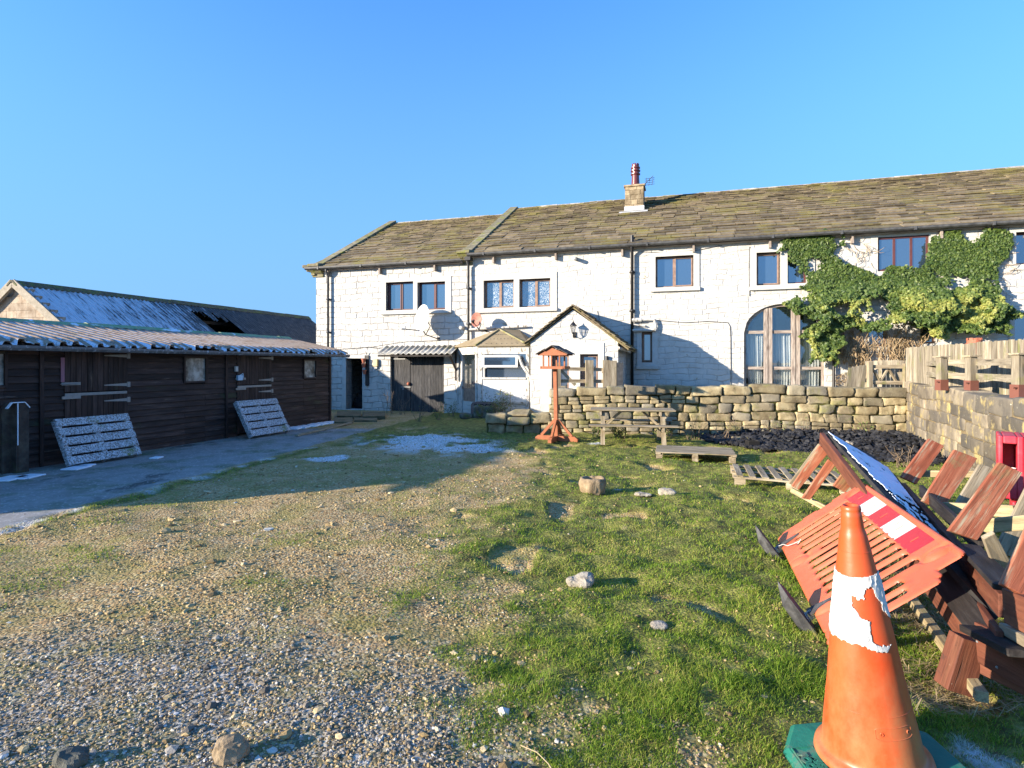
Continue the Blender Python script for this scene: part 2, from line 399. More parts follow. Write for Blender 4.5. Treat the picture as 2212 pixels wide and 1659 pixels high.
t.b.inputs['Subsurface Weight'].default_value = 0
t.done(c, .6, None, .25)
tr = t.n('ShaderNodeBsdfTranslucent'); t.l(c, tr.inputs[0]); ms = t.n('ShaderNodeMixShader'); ms.inputs[0].default_value = .45
t.l(t.b.outputs[0], ms.inputs[1]); t.l(tr.outputs[0], ms.inputs[2]); t.l(ms.outputs[0], t.out.inputs[0])
Va, Fa, Ra, Fr = blades(560000, 1.3, 14.3, .0225, .0016, -1.0, 1.05, p=1.9)
gr = np_mesh('grass', Va, Fa, t.m, attrs={'tint': Ra, 'frost': Fr})
tag(gr, 'short green and straw coloured grass covering the right of the yard', 'grass', kind='stuff')

# ------------------------------------------------------------ loose stones
def ico():
    b = bmesh.new(); bmesh.ops.create_icosphere(b, subdivisions=1, radius=1)
    v = np.array([p.co[:] for p in b.verts]); f = np.array([[q.index for q in fc.verts] for fc in b.faces]); b.free(); return v, f
IV, IF = ico()
def pebbles(n, y0, y1, size, k0, k1, maskf, p=1.6, flat=.5, big=2.2):
    x, y = sample_ground(n, y0, y1, k0, k1, p)
    keep = rng.random(n) < maskf(x, y); x, y = x[keep], y[keep]; n = len(x)
    s = size * (y / 2.5) ** .55 * np.exp(rng.normal(0, .38, n)); s = np.minimum(s, size * big * (y / 2.5) ** .5)
    sx, sy, sz = s * (.75 + .6 * rng.random(n)), s * (.7 + .5 * rng.random(n)), s * flat * (.7 + .7 * rng.random(n))
    V = IV[None] * (1 + .8 * (rng.random((n, len(IV), 1)) - .5)) * np.stack([sx, sy, sz], -1)[:, None]
    a = rng.random(n) * 6.283; ca, sa = np.cos(a)[:, None], np.sin(a)[:, None]
    vx = V[..., 0] * ca - V[..., 1] * sa; vy = V[..., 0] * sa + V[..., 1] * ca
    z = z_ground(x, y)
    V = np.stack([vx + x[:, None], vy + y[:, None], V[..., 2] + (z + sz * .25)[:, None]], -1).reshape(-1, 3)
    Fc = (np.arange(n)[:, None, None] * len(IV) + IF[None]).reshape(-1, 3)
    return V, Fc, np.repeat(rng.random(n), len(IV)), np.repeat(gravel_grey(x, y) * (rng.random(n) < .55), len(IV))
def pmask(x, y):
    c = fbm(x * 2.2, y * 2.2, 55, 4)
    patch = np.exp(-(((x + .1) / 1.3) ** 2 + ((y - 8.2) / 1.7) ** 2))
    return np.where(x < lane_edge(y) + .1, 0.003, (1 - .93 * grass_raw(x, y)) * np.clip(.15 + 1.1 * sstep(.35, .62, c) + patch + gravel_grey(x, y), 0, 1) * (y < 13))
V1, F1, r1, g1 = pebbles(135000, 1.2, 13, .0050, -1.05, .6, pmask, 1.9, .55)
V2, F2, r2, g2 = pebbles(1700, 1.2, 13, .0145, -1.05, .6, pmask, 1.7, .45)
t = NT('loose_stone')
tan = t.ramp(t.attr('tint'), [(0, (.17, .11, .045)), (.4, (.34, .235, .10)), (.8, (.46, .34, .165)), (.97, (.52, .42, .25)), (1, (.62, .58, .48))])
gry = t.ramp(t.attr('tint'), [(0, (.09, .075, .055)), (.35, (.20, .17, .13)), (.75, (.33, .295, .24)), (.95, (.43, .40, .35)), (1, (.62, .59, .54))])
c = t.mix(t.attr('grey'), tan, gry)
t.done(c, .85, t.bump(t.noise(90, det=6), .003))
gv = np_mesh('gravel', np.concatenate([V1, V2]), np.concatenate([F1, F2 + len(V1)]), t.m, attrs={'tint': np.concatenate([r1, r2]), 'grey': np.concatenate([g1, g2])})
tag(gv, 'loose tan and grey stones scattered over the bare dirt of the yard', 'gravel', kind='stuff')
# ------------------------------------------------------------ materials of the buildings
def whitewash(name, bw, bh, depth, dirt=.5, peel=(.15, .70)):
    t = NT(name)
    sx = t.n('ShaderNodeSeparateXYZ'); t.l(t.co, sx.inputs[0])
    cx = t.n('ShaderNodeCombineXYZ'); t.l(t.math('ADD', sx.outputs[0], sx.outputs[1]), cx.inputs[0]); t.l(sx.outputs[2], cx.inputs[1])
    nz = t.n('ShaderNodeTexNoise'); t.l(cx.outputs[0], nz.inputs['Vector']); nz.inputs['Scale'].default_value = 1.3; nz.inputs['Detail'].default_value = 5
    va = t.n('ShaderNodeVectorMath', operation='SCALE'); t.l(nz.outputs['Color'], va.inputs[0]); va.inputs['Scale'].default_value = .30
    vb = t.n('ShaderNodeVectorMath', operation='ADD'); t.l(cx.outputs[0], vb.inputs[0]); t.l(va.outputs[0], vb.inputs[1])
    br = t.n('ShaderNodeTexBrick'); t.l(vb.outputs[0], br.inputs['Vector'])
    br.inputs['Scale'].default_value = 1; br.inputs['Brick Width'].default_value = bw; br.inputs['Row Height'].default_value = bh
    br.inputs['Mortar Size'].default_value = .026; br.inputs['Mortar Smooth'].default_value = .9; br.offset = .43; br.squash = 1.35; br.squash_frequency = 3
    mort = br.outputs['Fac']
    col = t.ramp(t.noise(2.6, det=8, rough=.65), [(.25, (.40, .385, .35)), (.45, (.51, .495, .46)), (.7, (.58, .565, .53))])
    grime = t.ramp(t.noise(1.4, t.map((1.3, 1, .6), (4, 2, 8)), 9, .7), [(.44, 0.0), (.66, 1.0)])
    col = t.mix(t.math('MULTIPLY', grime, t.math('ADD', t.math('MULTIPLY', mort, dirt), .10)), col, (.30, .28, .25))
    thin = t.math('MULTIPLY', t.math('MULTIPLY', mort, t.ramp(t.noise(.8, t.map(loc=(3, 3, 7)), 4), [(.38, .12), (.62, 1.0)])), t.ramp(t.noise(5.5, det=8, rough=.7), [(.44, 0.0), (.58, .85)]))
    col = t.mix(t.math('MULTIPLY', thin, dirt), col, (.22, .21, .19))
    pl = t.ramp(t.noise(1.9, t.map((1, 1, 1.5), (1.7, 5.2, 3)), 10, .72), [(peel[1], 0.0), (peel[1] + .012, 1.0)])
    col = t.mix(pl, col, (.34, .27, .18))
    grain = t.noise(30, det=9, rough=.7)
    wob = t.ramp(t.noise(2.1, t.map(loc=(8, 3, 1)), 5), [(.35, .25), (.65, 1.0)])
    h = t.math('ADD', t.math('MULTIPLY', t.math('MULTIPLY', mort, wob), -depth), t.math('MULTIPLY', t.noise(5, det=7, rough=.6), depth * 1.6))
    n = t.bump(h, 1.0, 1.0); n = t.bump(grain, .006, .8, n)
    return t.done(col, .8, n, .2)
M['wall_coursed'] = whitewash('white_painted_coursed_stone', .44, .225, .026, .85)
M['wall_smooth'] = whitewash('white_painted_rubble_wall', .44, .172, .015, .50, (.2, .635))
M['trim_white'] = mat('painted_stone_trim', [(.44, .43, .39), (.53, .52, .49)], 5, rough=.75, bump=.004, bscale=30, layers=[((.38, .34, .28), 9, .66, .70)])
M['paint_flaky'] = mat('flaking_white_paint', [(.42, .41, .38), (.52, .51, .49)], 6, rough=.7, bump=.003, layers=[((.20, .17, .13), 7, .56, .60, (1.6, 1.6, .7))])
M['panel_white'] = plain('white_panel', (.56, .56, .55), .4, var=.03)
M['upvc_brown'] = plain('brown_window_plastic', (.10, .032, .028), .4, var=.25)
M['frame_wood'] = mat('weathered_window_wood', [(.16, .12, .10), (.30, .25, .21), (.42, .36, .30)], 9, rough=.8, grain=50)
M['frame_tan'] = mat('faded_brown_frame', [(.20, .12, .09), (.34, .23, .17)], 9, rough=.6, bump=.001)
M['slate'] = mat('stone_roof_slate', [(.12, .092, .058), (.18, .14, .088), (.24, .19, .12)], 5, rough=.9, bump=.010, bscale=22, isl=.50,
                 layers=[((.23, .20, .055), 1.1, .48, .72), ((.25, .22, .07), 16, .56, .70), ((.24, .15, .095), 3.1, .66, .72)])
M['slate_edge'] = mat('roof_coping_stone', [(.13, .115, .07), (.22, .19, .12), (.30, .27, .17)], 5, rough=.9, bump=.01, bscale=20, layers=[((.19, .19, .04), 3, .50, .62)], isl=.2)
M['ridge'] = mat('mortared_ridge_stone', [(.22, .20, .15), (.36, .33, .27), (.48, .45, .38)], 5, rough=.9, bump=.01, bscale=20, layers=[((.20, .20, .06), 4, .52, .64)], isl=.25)
M['chim'] = mat('chimney_stone', [(.16, .12, .07), (.30, .23, .14), (.42, .34, .22)], 6, rough=.9, bump=.008, isl=.35)
M['lead'] = plain('lead_flashing', (.48, .49, .50), .5, .2, var=.2)
M['pot'] = plain('glazed_chimney_pot', (.14, .035, .03), .25, var=.2)
M['terracotta'] = mat('terracotta', [(.30, .09, .05), (.42, .15, .09)], 12, rough=.7, bump=.001)
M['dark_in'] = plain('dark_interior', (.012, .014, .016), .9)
M['curtain'] = mat('pale_curtain', [(.60, .66, .64), (.74, .78, .76)], 3, rough=.9, bump=.001)
def glass(name, tint, gl=.45, pattern=False, see=0.0):
    t = NT(name); base = tint
    if pattern:
        v = t.map((9, 9, 6)); nz = t.noise(1.4, v, 2, .5, 2.2); a = t.ramp(nz, [(.53, 0.0), (.545, 1.0), (.585, 1.0), (.60, 0.0)]); base = t.mix(a, tint, (.62, .66, .68))
        a2 = a
    t.done(base, .08, None, .5)
    g = t.n('ShaderNodeBsdfGlossy'); g.inputs['Roughness'].default_value = .03; g.inputs['Color'].default_value = (.85, .92, 1, 1)
    m = t.n('ShaderNodeMixShader'); m.inputs[0].default_value = gl
    if pattern: t.l(t.math('MULTIPLY', t.math('SUBTRACT', 1.0, a2), gl), m.inputs[0])
    src = t.b.outputs[0]
    if see:
        tr = t.n('ShaderNodeBsdfTransparent'); m2 = t.n('ShaderNodeMixShader'); m2.inputs[0].default_value = see
        t.l(src, m2.inputs[1]); t.l(tr.outputs[0], m2.inputs[2]); src = m2.outputs[0]
    t.l(src, m.inputs[1]); t.l(g.outputs[0], m.inputs[2]); t.l(m.outputs[0], t.out.inputs[0]); return t.m
M['glass'] = glass('dark_window_glass', (.03, .05, .08), .30)
M['glass_pat'] = glass('leaf_patterned_glass', (.06, .11, .17), .25, True)
M['glass_see'] = glass('clear_window_glass', (.03, .05, .06), .14, False, .85)

# ------------------------------------------------------------ farmhouse
house = thing('farmhouse', 'long two storey farmhouse of white painted stone under a mossy stone slate roof', 'house', (0, 19.63, 0), -math.atan(.3), local=True)
TB, TP = 1.2, 2.4                      # how far the bay and the porch stand forward
SL = hf(683, HOR)[0]; SM = hf(1010, HOR)[0]; SR = 18.0
ZE1, ZE2, RD = 5.36, 5.52, 5.75
ZR1, ZR2 = 8.45, 8.68
def wall_boxes(mb, s0, s1, z0, z1, holes, ya, yb):
    xs = sorted({s0, s1, *[min(max(h[i], s0), s1) for h in holes for i in (0, 1)]})
    for a, b in zip(xs[:-1], xs[1:]):
        if b - a < 1e-4: continue
        m = (a + b) / 2; cur = z0
        for h in sorted([h for h in holes if h[0] < m < h[1]], key=lambda h: h[2]):
            if h[2] > cur: mb.box(a, b, ya, yb, cur, h[2])
            cur = max(cur, h[3])
        if cur < z1: mb.box(a, b, ya, yb, cur, z1)
def rect(u0, v0, u1, v1, t=0):
    a = hf(u0, v0, t); b = hf(u1, v1, t); c = hf(u0, v1, t); d = hf(u1, v0, t)
    return [a[0], b[0], (b[1] + c[1]) / 2, (a[1] + d[1]) / 2]
W = {  # name: (u0, v0, u1, v1)
 'a1': (834, 609, 893, 670), 'a2': (902, 609, 962, 669), 'b1': (1045, 605, 1110, 665), 'b2': (1122, 602, 1189, 663),
 'c': (1416, 553, 1498, 620), 'd1': (1634, 545, 1686, 616), 'd2': (1701, 545, 1743, 612), 'e': (1896, 510, 2007, 584),
 'f': (2194, 500, 2262, 570), 'g': (2191, 675, 2262, 748), 'h': (1386, 717, 1409, 783), 'k': (1877, 708, 1917, 748), 'l': (1988, 700, 2024, 742)}
WR = {k: rect(*v) for k, v in W.items()}
DOOR = rect(748, 773, 783, 884); GAR = rect(843, 765, 959, 896)
ARC = rect(1607, 656, 1782, 856); ARC[2] = 1.0
def arc_z(s):
    m = (ARC[0] + ARC[1]) / 2; hw = (ARC[1] - ARC[0]) / 2; spring = ARC[3] - .86
    return spring + .86 * math.sqrt(max(0, 1 - ((s - m) / hw) ** 2))
holesL = [WR['a1'], WR['a2'], DOOR, GAR]
holesR = [v for k, v in WR.items() if k[0] != 'a'] + [ARC]
mb = MB(); wall_boxes(mb, SL, SM, -.4, ZE1, holesL, 0, .34)
mb.build('wall', M['wall_coursed'], house)
mb = MB(); wall_boxes(mb, SM, SR, -.4, ZE2, holesR, 0.006, .34)
N = 28                                    # the stone above the arch
for i in range(N):
    a = ARC[0] + (ARC[1] - ARC[0]) * i / N; b = ARC[0] + (ARC[1] - ARC[0]) * (i + 1) / N
    mb.prism([(a, arc_z(a)), (b, arc_z(b)), (b, ARC[3] + .001), (a, ARC[3] + .001)], lambda s, z: (s, .006, z), (0, .334, 0))
o = mb.build('wall', M['wall_smooth'], house)
mb = MB()                                 # gable, back and end walls, floor between the storeys
D2 = 2 * RD
for (s0, s1, ze, zr) in ((SL, SL + .4, ZE1, ZR1), (SM - .2, SM + .2, ZE1, ZR1), (SR - .4, SR, ZE2, ZR2)):
    mb.prism([(.345, -.4), (D2, -.4), (D2, ze), (RD, zr - .12), (.345, ze)], lambda y, z, s0=s0: (s0, y, z), (s1 - s0, 0, 0))
mb.box(SL + .4, SR - .4, D2 - .35, D2, -.4, ZE1)
mb.build('gable_wall', M['wall_coursed'], house)
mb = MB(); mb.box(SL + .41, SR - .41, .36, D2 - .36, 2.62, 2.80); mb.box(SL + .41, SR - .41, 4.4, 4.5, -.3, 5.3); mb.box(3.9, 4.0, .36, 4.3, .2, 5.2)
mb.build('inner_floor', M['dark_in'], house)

# roof: courses of stone slates, each slate a slab of its own inside the roof part
def slates(name, s0, s1, ze, zr, y0, y1, seed, parent, ncourse=24, wmin=.34, wmax=.8, mat_='slate'):
    rnd = random.Random(seed); mb = MB(); sl = Vector((0, y1 - y0, zr - ze)); L = sl.length; d = sl.normalized(); nrm = Vector((0, -d.z, d.y))
    pos = 0; wts = [1.35 - .75 * i / ncourse for i in range(ncourse)]; tot = sum(wts)
    mb.prism([(y0 + .12, ze + .0), (y1, zr - .07), (y1, zr - .14), (y0 + .12, ze - .05)], lambda y, z: (s0 + .01, y, z), (s1 - s0 - .02, 0, 0))
    for i in range(ncourse):
        c = L * wts[i] / tot; s = s0 - rnd.random() * .4; k = 1.2 - .45 * i / ncourse
        sag = rnd.uniform(-.008, .008)
        while s < s1:
            wd = rnd.uniform(wmin, wmax) * k; a = max(s, s0); b = min(s + wd - .014, s1)
            if b - a > .06:
                th = rnd.uniform(.022, .038); lift = rnd.uniform(.008, .034); dz = rnd.uniform(-.014, .014); tw = rnd.uniform(-.009, .009)
                p0 = Vector((0, y0, ze)) + d * (pos - .02 + dz + sag); p1 = Vector((0, y0, ze)) + d * (pos + c * 1.25)
                q0, q1 = p0 + nrm * (.030 + lift), p1 + nrm * (-.004 + lift * .3)
                e = Vector((1, 0, 0))
                vs = [e * a + q0, e * b + q0 + d * tw, e * b + q1, e * a + q1]
                mb.add(vs + [v + nrm * th for v in vs], [(0, 1, 2, 3), (7, 6, 5, 4), (0, 4, 5, 1), (1, 5, 6, 2), (2, 6, 7, 3), (3, 7, 4, 0)])
            s += wd
        pos += c
    return mb.build(name, M[mat_], parent, fixn=False)
roofL = slates('roof', SL + .25, SM - .12, ZE1 + .03, ZR1, -.20, RD, 1, house)
roofR = slates('roof', SM + .16, SR, ZE2 + .03, ZR2, -.20, RD, 2, house, 25)
for (s0, s1, ze, zr) in ((SL, SM, ZE1, ZR1), (SM, SR, ZE2, ZR2)):      # rear slope, plain
    mb = MB(); mb.prism([(RD, zr), (D2 + .2, ze - .05), (D2 + .2, ze - .12), (RD, zr - .08)], lambda y, z, s0=s0: (s0 + .02, y, z), (s1 - s0 - .04, 0, 0)); mb.build('rear_roof', M['slate'], house)
for (par, s0, s1, zr, sd_) in ((roofL, SL + .3, SM - .15, ZR1, 3), (roofR, SM + .2, SR, ZR2, 4)):
    rnd = random.Random(sd_); mb = MB(); s = s0
    while s < s1:
        wd = rnd.uniform(.35, .6); e = min(s + wd, s1); dz = rnd.uniform(-.012, .014)
        mb.prism([(RD - .20, zr - .075 + dz), (RD - .07, zr + .055 + dz), (RD + .07, zr + .055 + dz), (RD + .20, zr - .075 + dz)], lambda y, z, s=s: (s + .004, y, z), (e - s - .008, 0, 0)); s += wd
    mb.build('ridge_stones', M['ridge'], par)
def coping(s0, s1, ze, zr, up):
    mb = MB(); n = 9; rnd = random.Random(int(s0 * 10))
    a = Vector((0, -.12, ze + up)); b = Vector((0, RD, zr + up)); d = (b - a) / n
    for i in range(n):
        p, q = a + d * i, a + d * (i + .985); k = rnd.uniform(-.01, .01)
        vs = [Vector((s0 + k, 0, 0)) + p, Vector((s1 + k, 0, 0)) + p, Vector((s1 + k, 0, 0)) + q, Vector((s0 + k, 0, 0)) + q]
        dn = Vector((0, .06, -.10)) - Vector((0, 0, up - .02))
        mb.add(vs + [v + dn for v in vs], [(3, 2, 1, 0), (4, 5, 6, 7), (0, 1, 5, 4), (1, 2, 6, 5), (2, 3, 7, 6), (3, 0, 4, 7)])
    cp = mb.build('coping', M['slate_edge'], house, bevel=.012)
    mb = MB()                              # kneeler: corbelled stone at the foot of the coping
    pr = [(-.05, ze - .32), (-.05, ze - .22), (-.14, ze - .17), (-.24, ze - .06), (-.30, ze + .02), (-.36, ze + .05), (-.36, ze + .15), (-.02, ze + .20), (.5, ze + .44), (.5, ze - .2), (.02, ze - .32)]
    mb.prism(pr, lambda y, z: (s0 - .12, y, z), (s1 - s0 + .12, 0, 0))
    mb.build('kneeler', M['slate_edge'], house, bevel=.015)
coping(SL - .02, SL + .34, ZE1 + .02, ZR1 + .02, .16)
coping(SM - .16, SM + .20, ZE2 + .02, ZR2 - .05, .18)
mb = MB(); mb.box(SL - .42, SL + .1, -.30, .35, ZE1 + .03, ZE1 + .15); mb.box(SL - .30, SL + .05, -.22, .28, ZE1 - .10, ZE1 + .03); mb.box(SL - .15, SL + .02, -.12, .22, ZE1 - .24, ZE1 - .10)
mb.build('kneeler', M['slate_edge'], house, bevel=.03)

# chimney
cs, cz = hf(1370, 399); kx = (1370 - CX) / F
cy0 = 3.75; Yc = (19.63 + 1.044 * cy0) / (1 + .3 * kx); sc_ = kx * Yc * CA - (Yc - 19.63) * SA
ch_top = CAMZ + (HOR - 399) * Yc / F
mb = MB(); rnd = random.Random(3); z = 7.2; hw = .36; i = 0
while z < ch_top - .05:
    h = .185; cuts = [-hw, -hw + rnd.uniform(.2, .5), hw] if i % 2 else [-hw, -hw + rnd.uniform(.15, .3), hw - rnd.uniform(.12, .25), hw]
    for a, b in zip(cuts[:-1], cuts[1:]): 
        j = rnd.uniform(-.008, .008); mb.box(sc_ + a + .006, sc_ + b - .006, cy0 + j, cy0 + .40, z + .006, min(z + h, ch_top - .06) - .006)
    mb.box(sc_ - hw + .01, sc_ + hw - .01, cy0 + .404, cy0 + .74, z + .006, min(z + h, ch_top - .06) - .006)
    z += h; i += 1
mb.box(sc_ - hw + .02, sc_ + hw - .02, cy0 + .02, cy0 + .72, 7.2, ch_top - .07)
mb.box(sc_ - hw - .04, sc_ + hw + .04, cy0 - .04, cy0 + .78, ch_top - .06, ch_top + .01)
stack = mb.build('chimney_stack', M['chim'], house, bevel=.01)
zs = lambda y: ZE2 + .03 + (ZR2 - ZE2 - .03) * (y + .2) / (RD + .2)
mb = MB(); mb.box(sc_ - hw - .02, sc_ + hw + .02, cy0 - .02, cy0 + .1, zs(cy0) - .1, zs(cy0) + .24)
mb.prism([(cy0 - .02, zs(cy0 - .02) + .085), (cy0 - .2, zs(cy0 - .2) + .085), (cy0 - .2, zs(cy0 - .2) + .055), (cy0 - .02, zs(cy0 - .02) + .05)], lambda y, z: (sc_ - hw - .2, y, z), (2 * hw + .36, 0, 0))
mb.build('flashing', M['lead'], stack)
mb = MB(); pr = [(.20, 0), (.20, .04), (.165, .10), (.145, .45), (.14, .47), (.185, .49), (.185, .53), (.15, .55), (.15, .60), (.19, .62), (.19, .66), (.15, .68), (.15, .72), (.18, .74), (.18, .78), (.14, .80), (.14, .86), (.10, .86), (.10, .7)]
mb.lathe(pr, (sc_ + .02, cy0 + .36, ch_top), 24)
for i in range(8):
    a = i * math.pi / 4; mb.obox((sc_ + .02 + .12 * math.cos(a), cy0 + .36 + .12 * math.sin(a), ch_top + .88), (.02 * math.cos(a), .02 * math.sin(a), 0), (-.03 * math.sin(a), .03 * math.cos(a), 0), (0, 0, .04))
mb.build('chimney_pot', M['pot'], stack, smooth=False)
aer = thing('roof_aerial', 'small grid shaped television aerial fixed to the side of the chimney stack', 'aerial', house.matrix_basis @ Vector((sc_ + hw + .06, cy0 + .1, ch_top)))
aer.rotation_euler.z = -math.atan(.3); ORG.pop(aer.name)
mb = MB()
for x in (0, .12, .24): mb.tube([(x, 0, -.05), (x + .05, 0, .25)], .009, 6)
for z in (-.02, .06, .14, .22): mb.tube([(-.02, .02, z), (.34, .02, z + .02)], .008, 6)
mb.tube([(-.12, 0, -.25), (0, 0, .05), (.3, -.05, .3)], .012, 6)
mb.build('aerial_grid', M['iron_black'], aer)

# gutters and downpipes
def gutter(s0, s1, z, y=-.20):
    mb = MB(); pr = [(-.06, 0), (-.075, .01), (-.07, -.05), (-.03, -.085), (.03, -.085), (.06, -.05), (.06, 0), (.05, 0), (.045, -.045), (.02, -.07), (-.02, -.07), (-.06, -.04)]
    mb.prism(pr, lambda a, b: (s0, y - .06 + a, z + b), (s1 - s0, 0, 0))
    x = s0 + .6
    while x < s1 - .3:
        mb.box(x - .03, x + .03, y - .145, y + .02, z - .095, z + .012); x += 1.83
    mb.build('gutter', M['gutter'], house)
    mb = MB(); mb.box(s0, s1, -.14, -.02, z - .12, z + .01); x = s0 + .9
    while x < s1: mb.box(x - .03, x + .03, -.15, .003, z - .34, z - .12); x += 2.2
    mb.build('fascia', M['frame_wood'], house)
gutter(SL - .3, SM - .15, ZE1 + .04); gutter(SM + .1, SR, ZE2 + .05)
def downpipe(u, z0, z1, name='downpipe', m='gutter', r=.042):
    s = hf(u, HOR)[0]; mb = MB()
    mb.tube([(s, -.24, z1 + .02), (s, -.22, z1 - .12), (s, -.10, z1 - .30), (s, -.10, z0)], r, 12)
    z = z0 + .4
    while z < z1 - .4: mb.tube([(s, -.10, z), (s, -.10, z + .09)], r + .013, 12); mb.box(s - .09, s + .09, -.10, .003, z + .02, z + .06); z += 1.25
    o = mb.build(name, M[m], house, smooth=True); o.data.polygons.foreach_set('use_smooth', [len(p.vertices) == 4 for p in o.data.polygons]); return o
downpipe(712, .0, ZE1 - .02); downpipe(1014, .2, ZE1 + .1); downpipe(1366, .5, ZE2 + .06, m='iron_black', r=.05)
s1 = hf(1799, HOR)[0]; mb = MB(); mb.tube([(s1, -.1, .9), (s1, -.1, 2.7)], .04, 12); mb.build('downpipe', M['iron_black'], house)
s0 = hf(1366, HOR)[0]; s1 = hf(1014, HOR)[0]; mb = MB()
mb.tube([(s0, -.1, ZE2 - .1), (s0, -.1, ZE2 + .35)], .055, 12); mb.build('vent_pipe', M['iron_black'], house); mb = MB(); mb.tube([(s1, -.12, ZE1 - .1), (s1, -.16, ZE1 + .28)], .055, 12)
mb.box(s1 - .07, s1 + .14, -.3, -.05, ZE1 - .02, ZE1 + .1); mb.build('vent_pipe', M['iron_black'], house)
mb = MB(); a = hf(1366, 692); b = hf(1418, 690); c = hf(1418, 706); d = hf(1366, 712)
mb.tube([(a[0], -.1, a[1]), (b[0] - .25, -.1, b[1]), (b[0] - .06, -.1, b[1] - .02), (b[0] - .02, -.1, c[1] + .05), (b[0] - .02, -.1, c[1] - .1), (d[0], -.1, d[1] - .03)], .05, 10)
mb.tube([(a[0], -.1, a[1] - .13), (b[0] - .35, -.1, c[1] + .02), (b[0] - .35, -.02, c[1] + .03)], .025, 8)
mb.tube([(a[0], -.1, a[1]), (a[0] + .3, -.1, a[1])], .07, 10)
mb.build('waste_pipe', M['paint_flaky'], house)
mb = MB(); a = hf(1016, 712); b = hf(1140, 705); mb.tube([(a[0], -.1, a[1]), (b[0], -.1, b[1])], .04, 10); mb.tube([(a[0] + .25, -.1, a[1] + .01), (a[0] + .35, -.1, a[1] + .01)], .055, 10); mb.tube([(b[0] - .45, -.1, b[1]), (b[0] - .3, -.1, b[1])], .055, 10)
mb.build('waste_pipe', M['paint_flaky'], house)
for (u, v) in ((1243, 666 - 107), (1001, 707)):
    a = hf(u, v); mb = MB(); mb.tube([(a[0], .01, a[1]), (a[0], -.28, a[1] - .03)], .062, 14, cap=True); mb.tube([(a[0], -.283, a[1] - .03), (a[0], -.286, a[1] - .03)], .045, 14)
    mb.build('flue', M['trim_white'], house)
# cables on the wall
def cab(pts, r=.008): mb = MB(); mb.tube([(hf(u, v)[0], -.012, hf(u, v)[1]) for u, v in pts], r, 5); mb.build('cable', M['gutter'], house)
cab([(1420, 692), (1480, 697), (1530, 694), (1572, 697), (1577, 705), (1578, 730), (1579, 832)], .010); cab([(1385, 544), (1440, 546), (1510, 540), (1560, 530)]); cab([(1619, 533), (1619, 640)], .009)
cab([(790, 752), (830, 745), (880, 738), (1010, 733)]); cab([(1290, 672), (1295, 690), (1285, 700)]); cab([(718, 756), (790, 750), (845, 755), (976, 750)])

# window surrounds, sills and windows
def surround(u0, v0, u1, v1, keys, sill=True, proud=.022):
    r = rect(u0, v0, u1, v1); mb = MB(); wall_boxes(mb, r[0], r[1], r[2], r[3], [WR[k] for k in keys], -proud, .30)
    mb.build('surround', M['trim_white'], house)
    if sill:
        mb = MB(); mb.box(r[0] - .02, r[1] + .02, -.09, .02, r[2] - .02, r[2] + .09); mb.build('sill', M['trim_white'], house, bevel=.01)
def window(r, fm='upvc_brown', gm='glass', div=(.5,), dep=.16, fw=.05, dec=None, y0=0, casement=()):
    a, b, c, d = r; g = .003; mb = MB(); a += g; b -= g; c += g; d -= g
    y = y0 + dep
    mb.box(a, b, y, y + .06, c, c + fw); mb.box(a, b, y, y + .06, d - fw, d); mb.box(a, a + fw, y, y + .06, c + fw, d - fw); mb.box(b - fw, b, y, y + .06, c + fw, d - fw)
    xs = [a] + [a + (b - a) * q for q in div] + [b]
    for q in div: x = a + (b - a) * q; mb.box(x - fw * .55, x + fw * .55, y - .006, y + .06, c + fw, d - fw)
    for i in casement:                    # a raised opening sash inside the frame
        p, q = xs[i] + fw * .6, xs[i + 1] - fw * .6; k = .035
        mb.box(p, q, y - .022, y + .03, c + fw * .7, c + fw * .7 + k); mb.box(p, q, y - .022, y + .03, d - fw * .7 - k, d - fw * .7)
        mb.box(p, p + k, y - .022, y + .03, c + fw * .7 + k, d - fw * .7 - k); mb.box(q - k, q, y - .022, y + .03, c + fw * .7 + k, d - fw * .7 - k)
    o = mb.build('window', M[fm], house)
    mb = MB(); mb.box(a + fw * .5, b - fw * .5, y + .025, y + .032, c + fw * .5, d - fw * .5); mb.build('pane', M[gm], o)
    return o
surround(824, 600, 975, 677, ('a1', 'a2')); surround(1032, 591, 1203, 673, ('b1', 'b2')); surround(1406, 544, 1511, 628, ('c',))
surround(1620, 533, 1760, 624, ('d1', 'd2')); surround(1376, 707, 1421, 796, ('h',)); surround(2180, 490, 2280, 582, ('f',), False); surround(2180, 664, 2280, 760, ('g',), False)
surround(1882, 500, 2022, 600, ('e',), False, .012); surround(1866, 700, 1928, 756, ('k',), False, .012)
window(WR['a1'], casement=(0,), div=(.52,)); window(WR['a2'], casement=(1,), div=(.56,))
window(WR['b1'], 'frame_tan', 'glass_pat', casement=(1,)); window(WR['b2'], 'frame_tan', 'glass_pat', casement=(1,))
window(WR['c'], 'frame_tan', casement=(1,), div=(.48,)); window(WR['d1'], 'frame_tan', div=(), casement=(0,)); window(WR['d2'], 'upvc_brown', div=())
window(WR['e'], 'upvc_brown', div=(.335, .67), dep=.05); window(WR['f'], 'upvc_brown', div=(.6,)); window(WR['g'], 'upvc_brown', div=(.6,))
window(WR['h'], 'frame_tan', div=(), fw=.06, casement=(0,)); window(WR['k'], 'frame_tan', div=(), fw=.05); window(WR['l'], 'frame_tan', div=(), fw=.05)
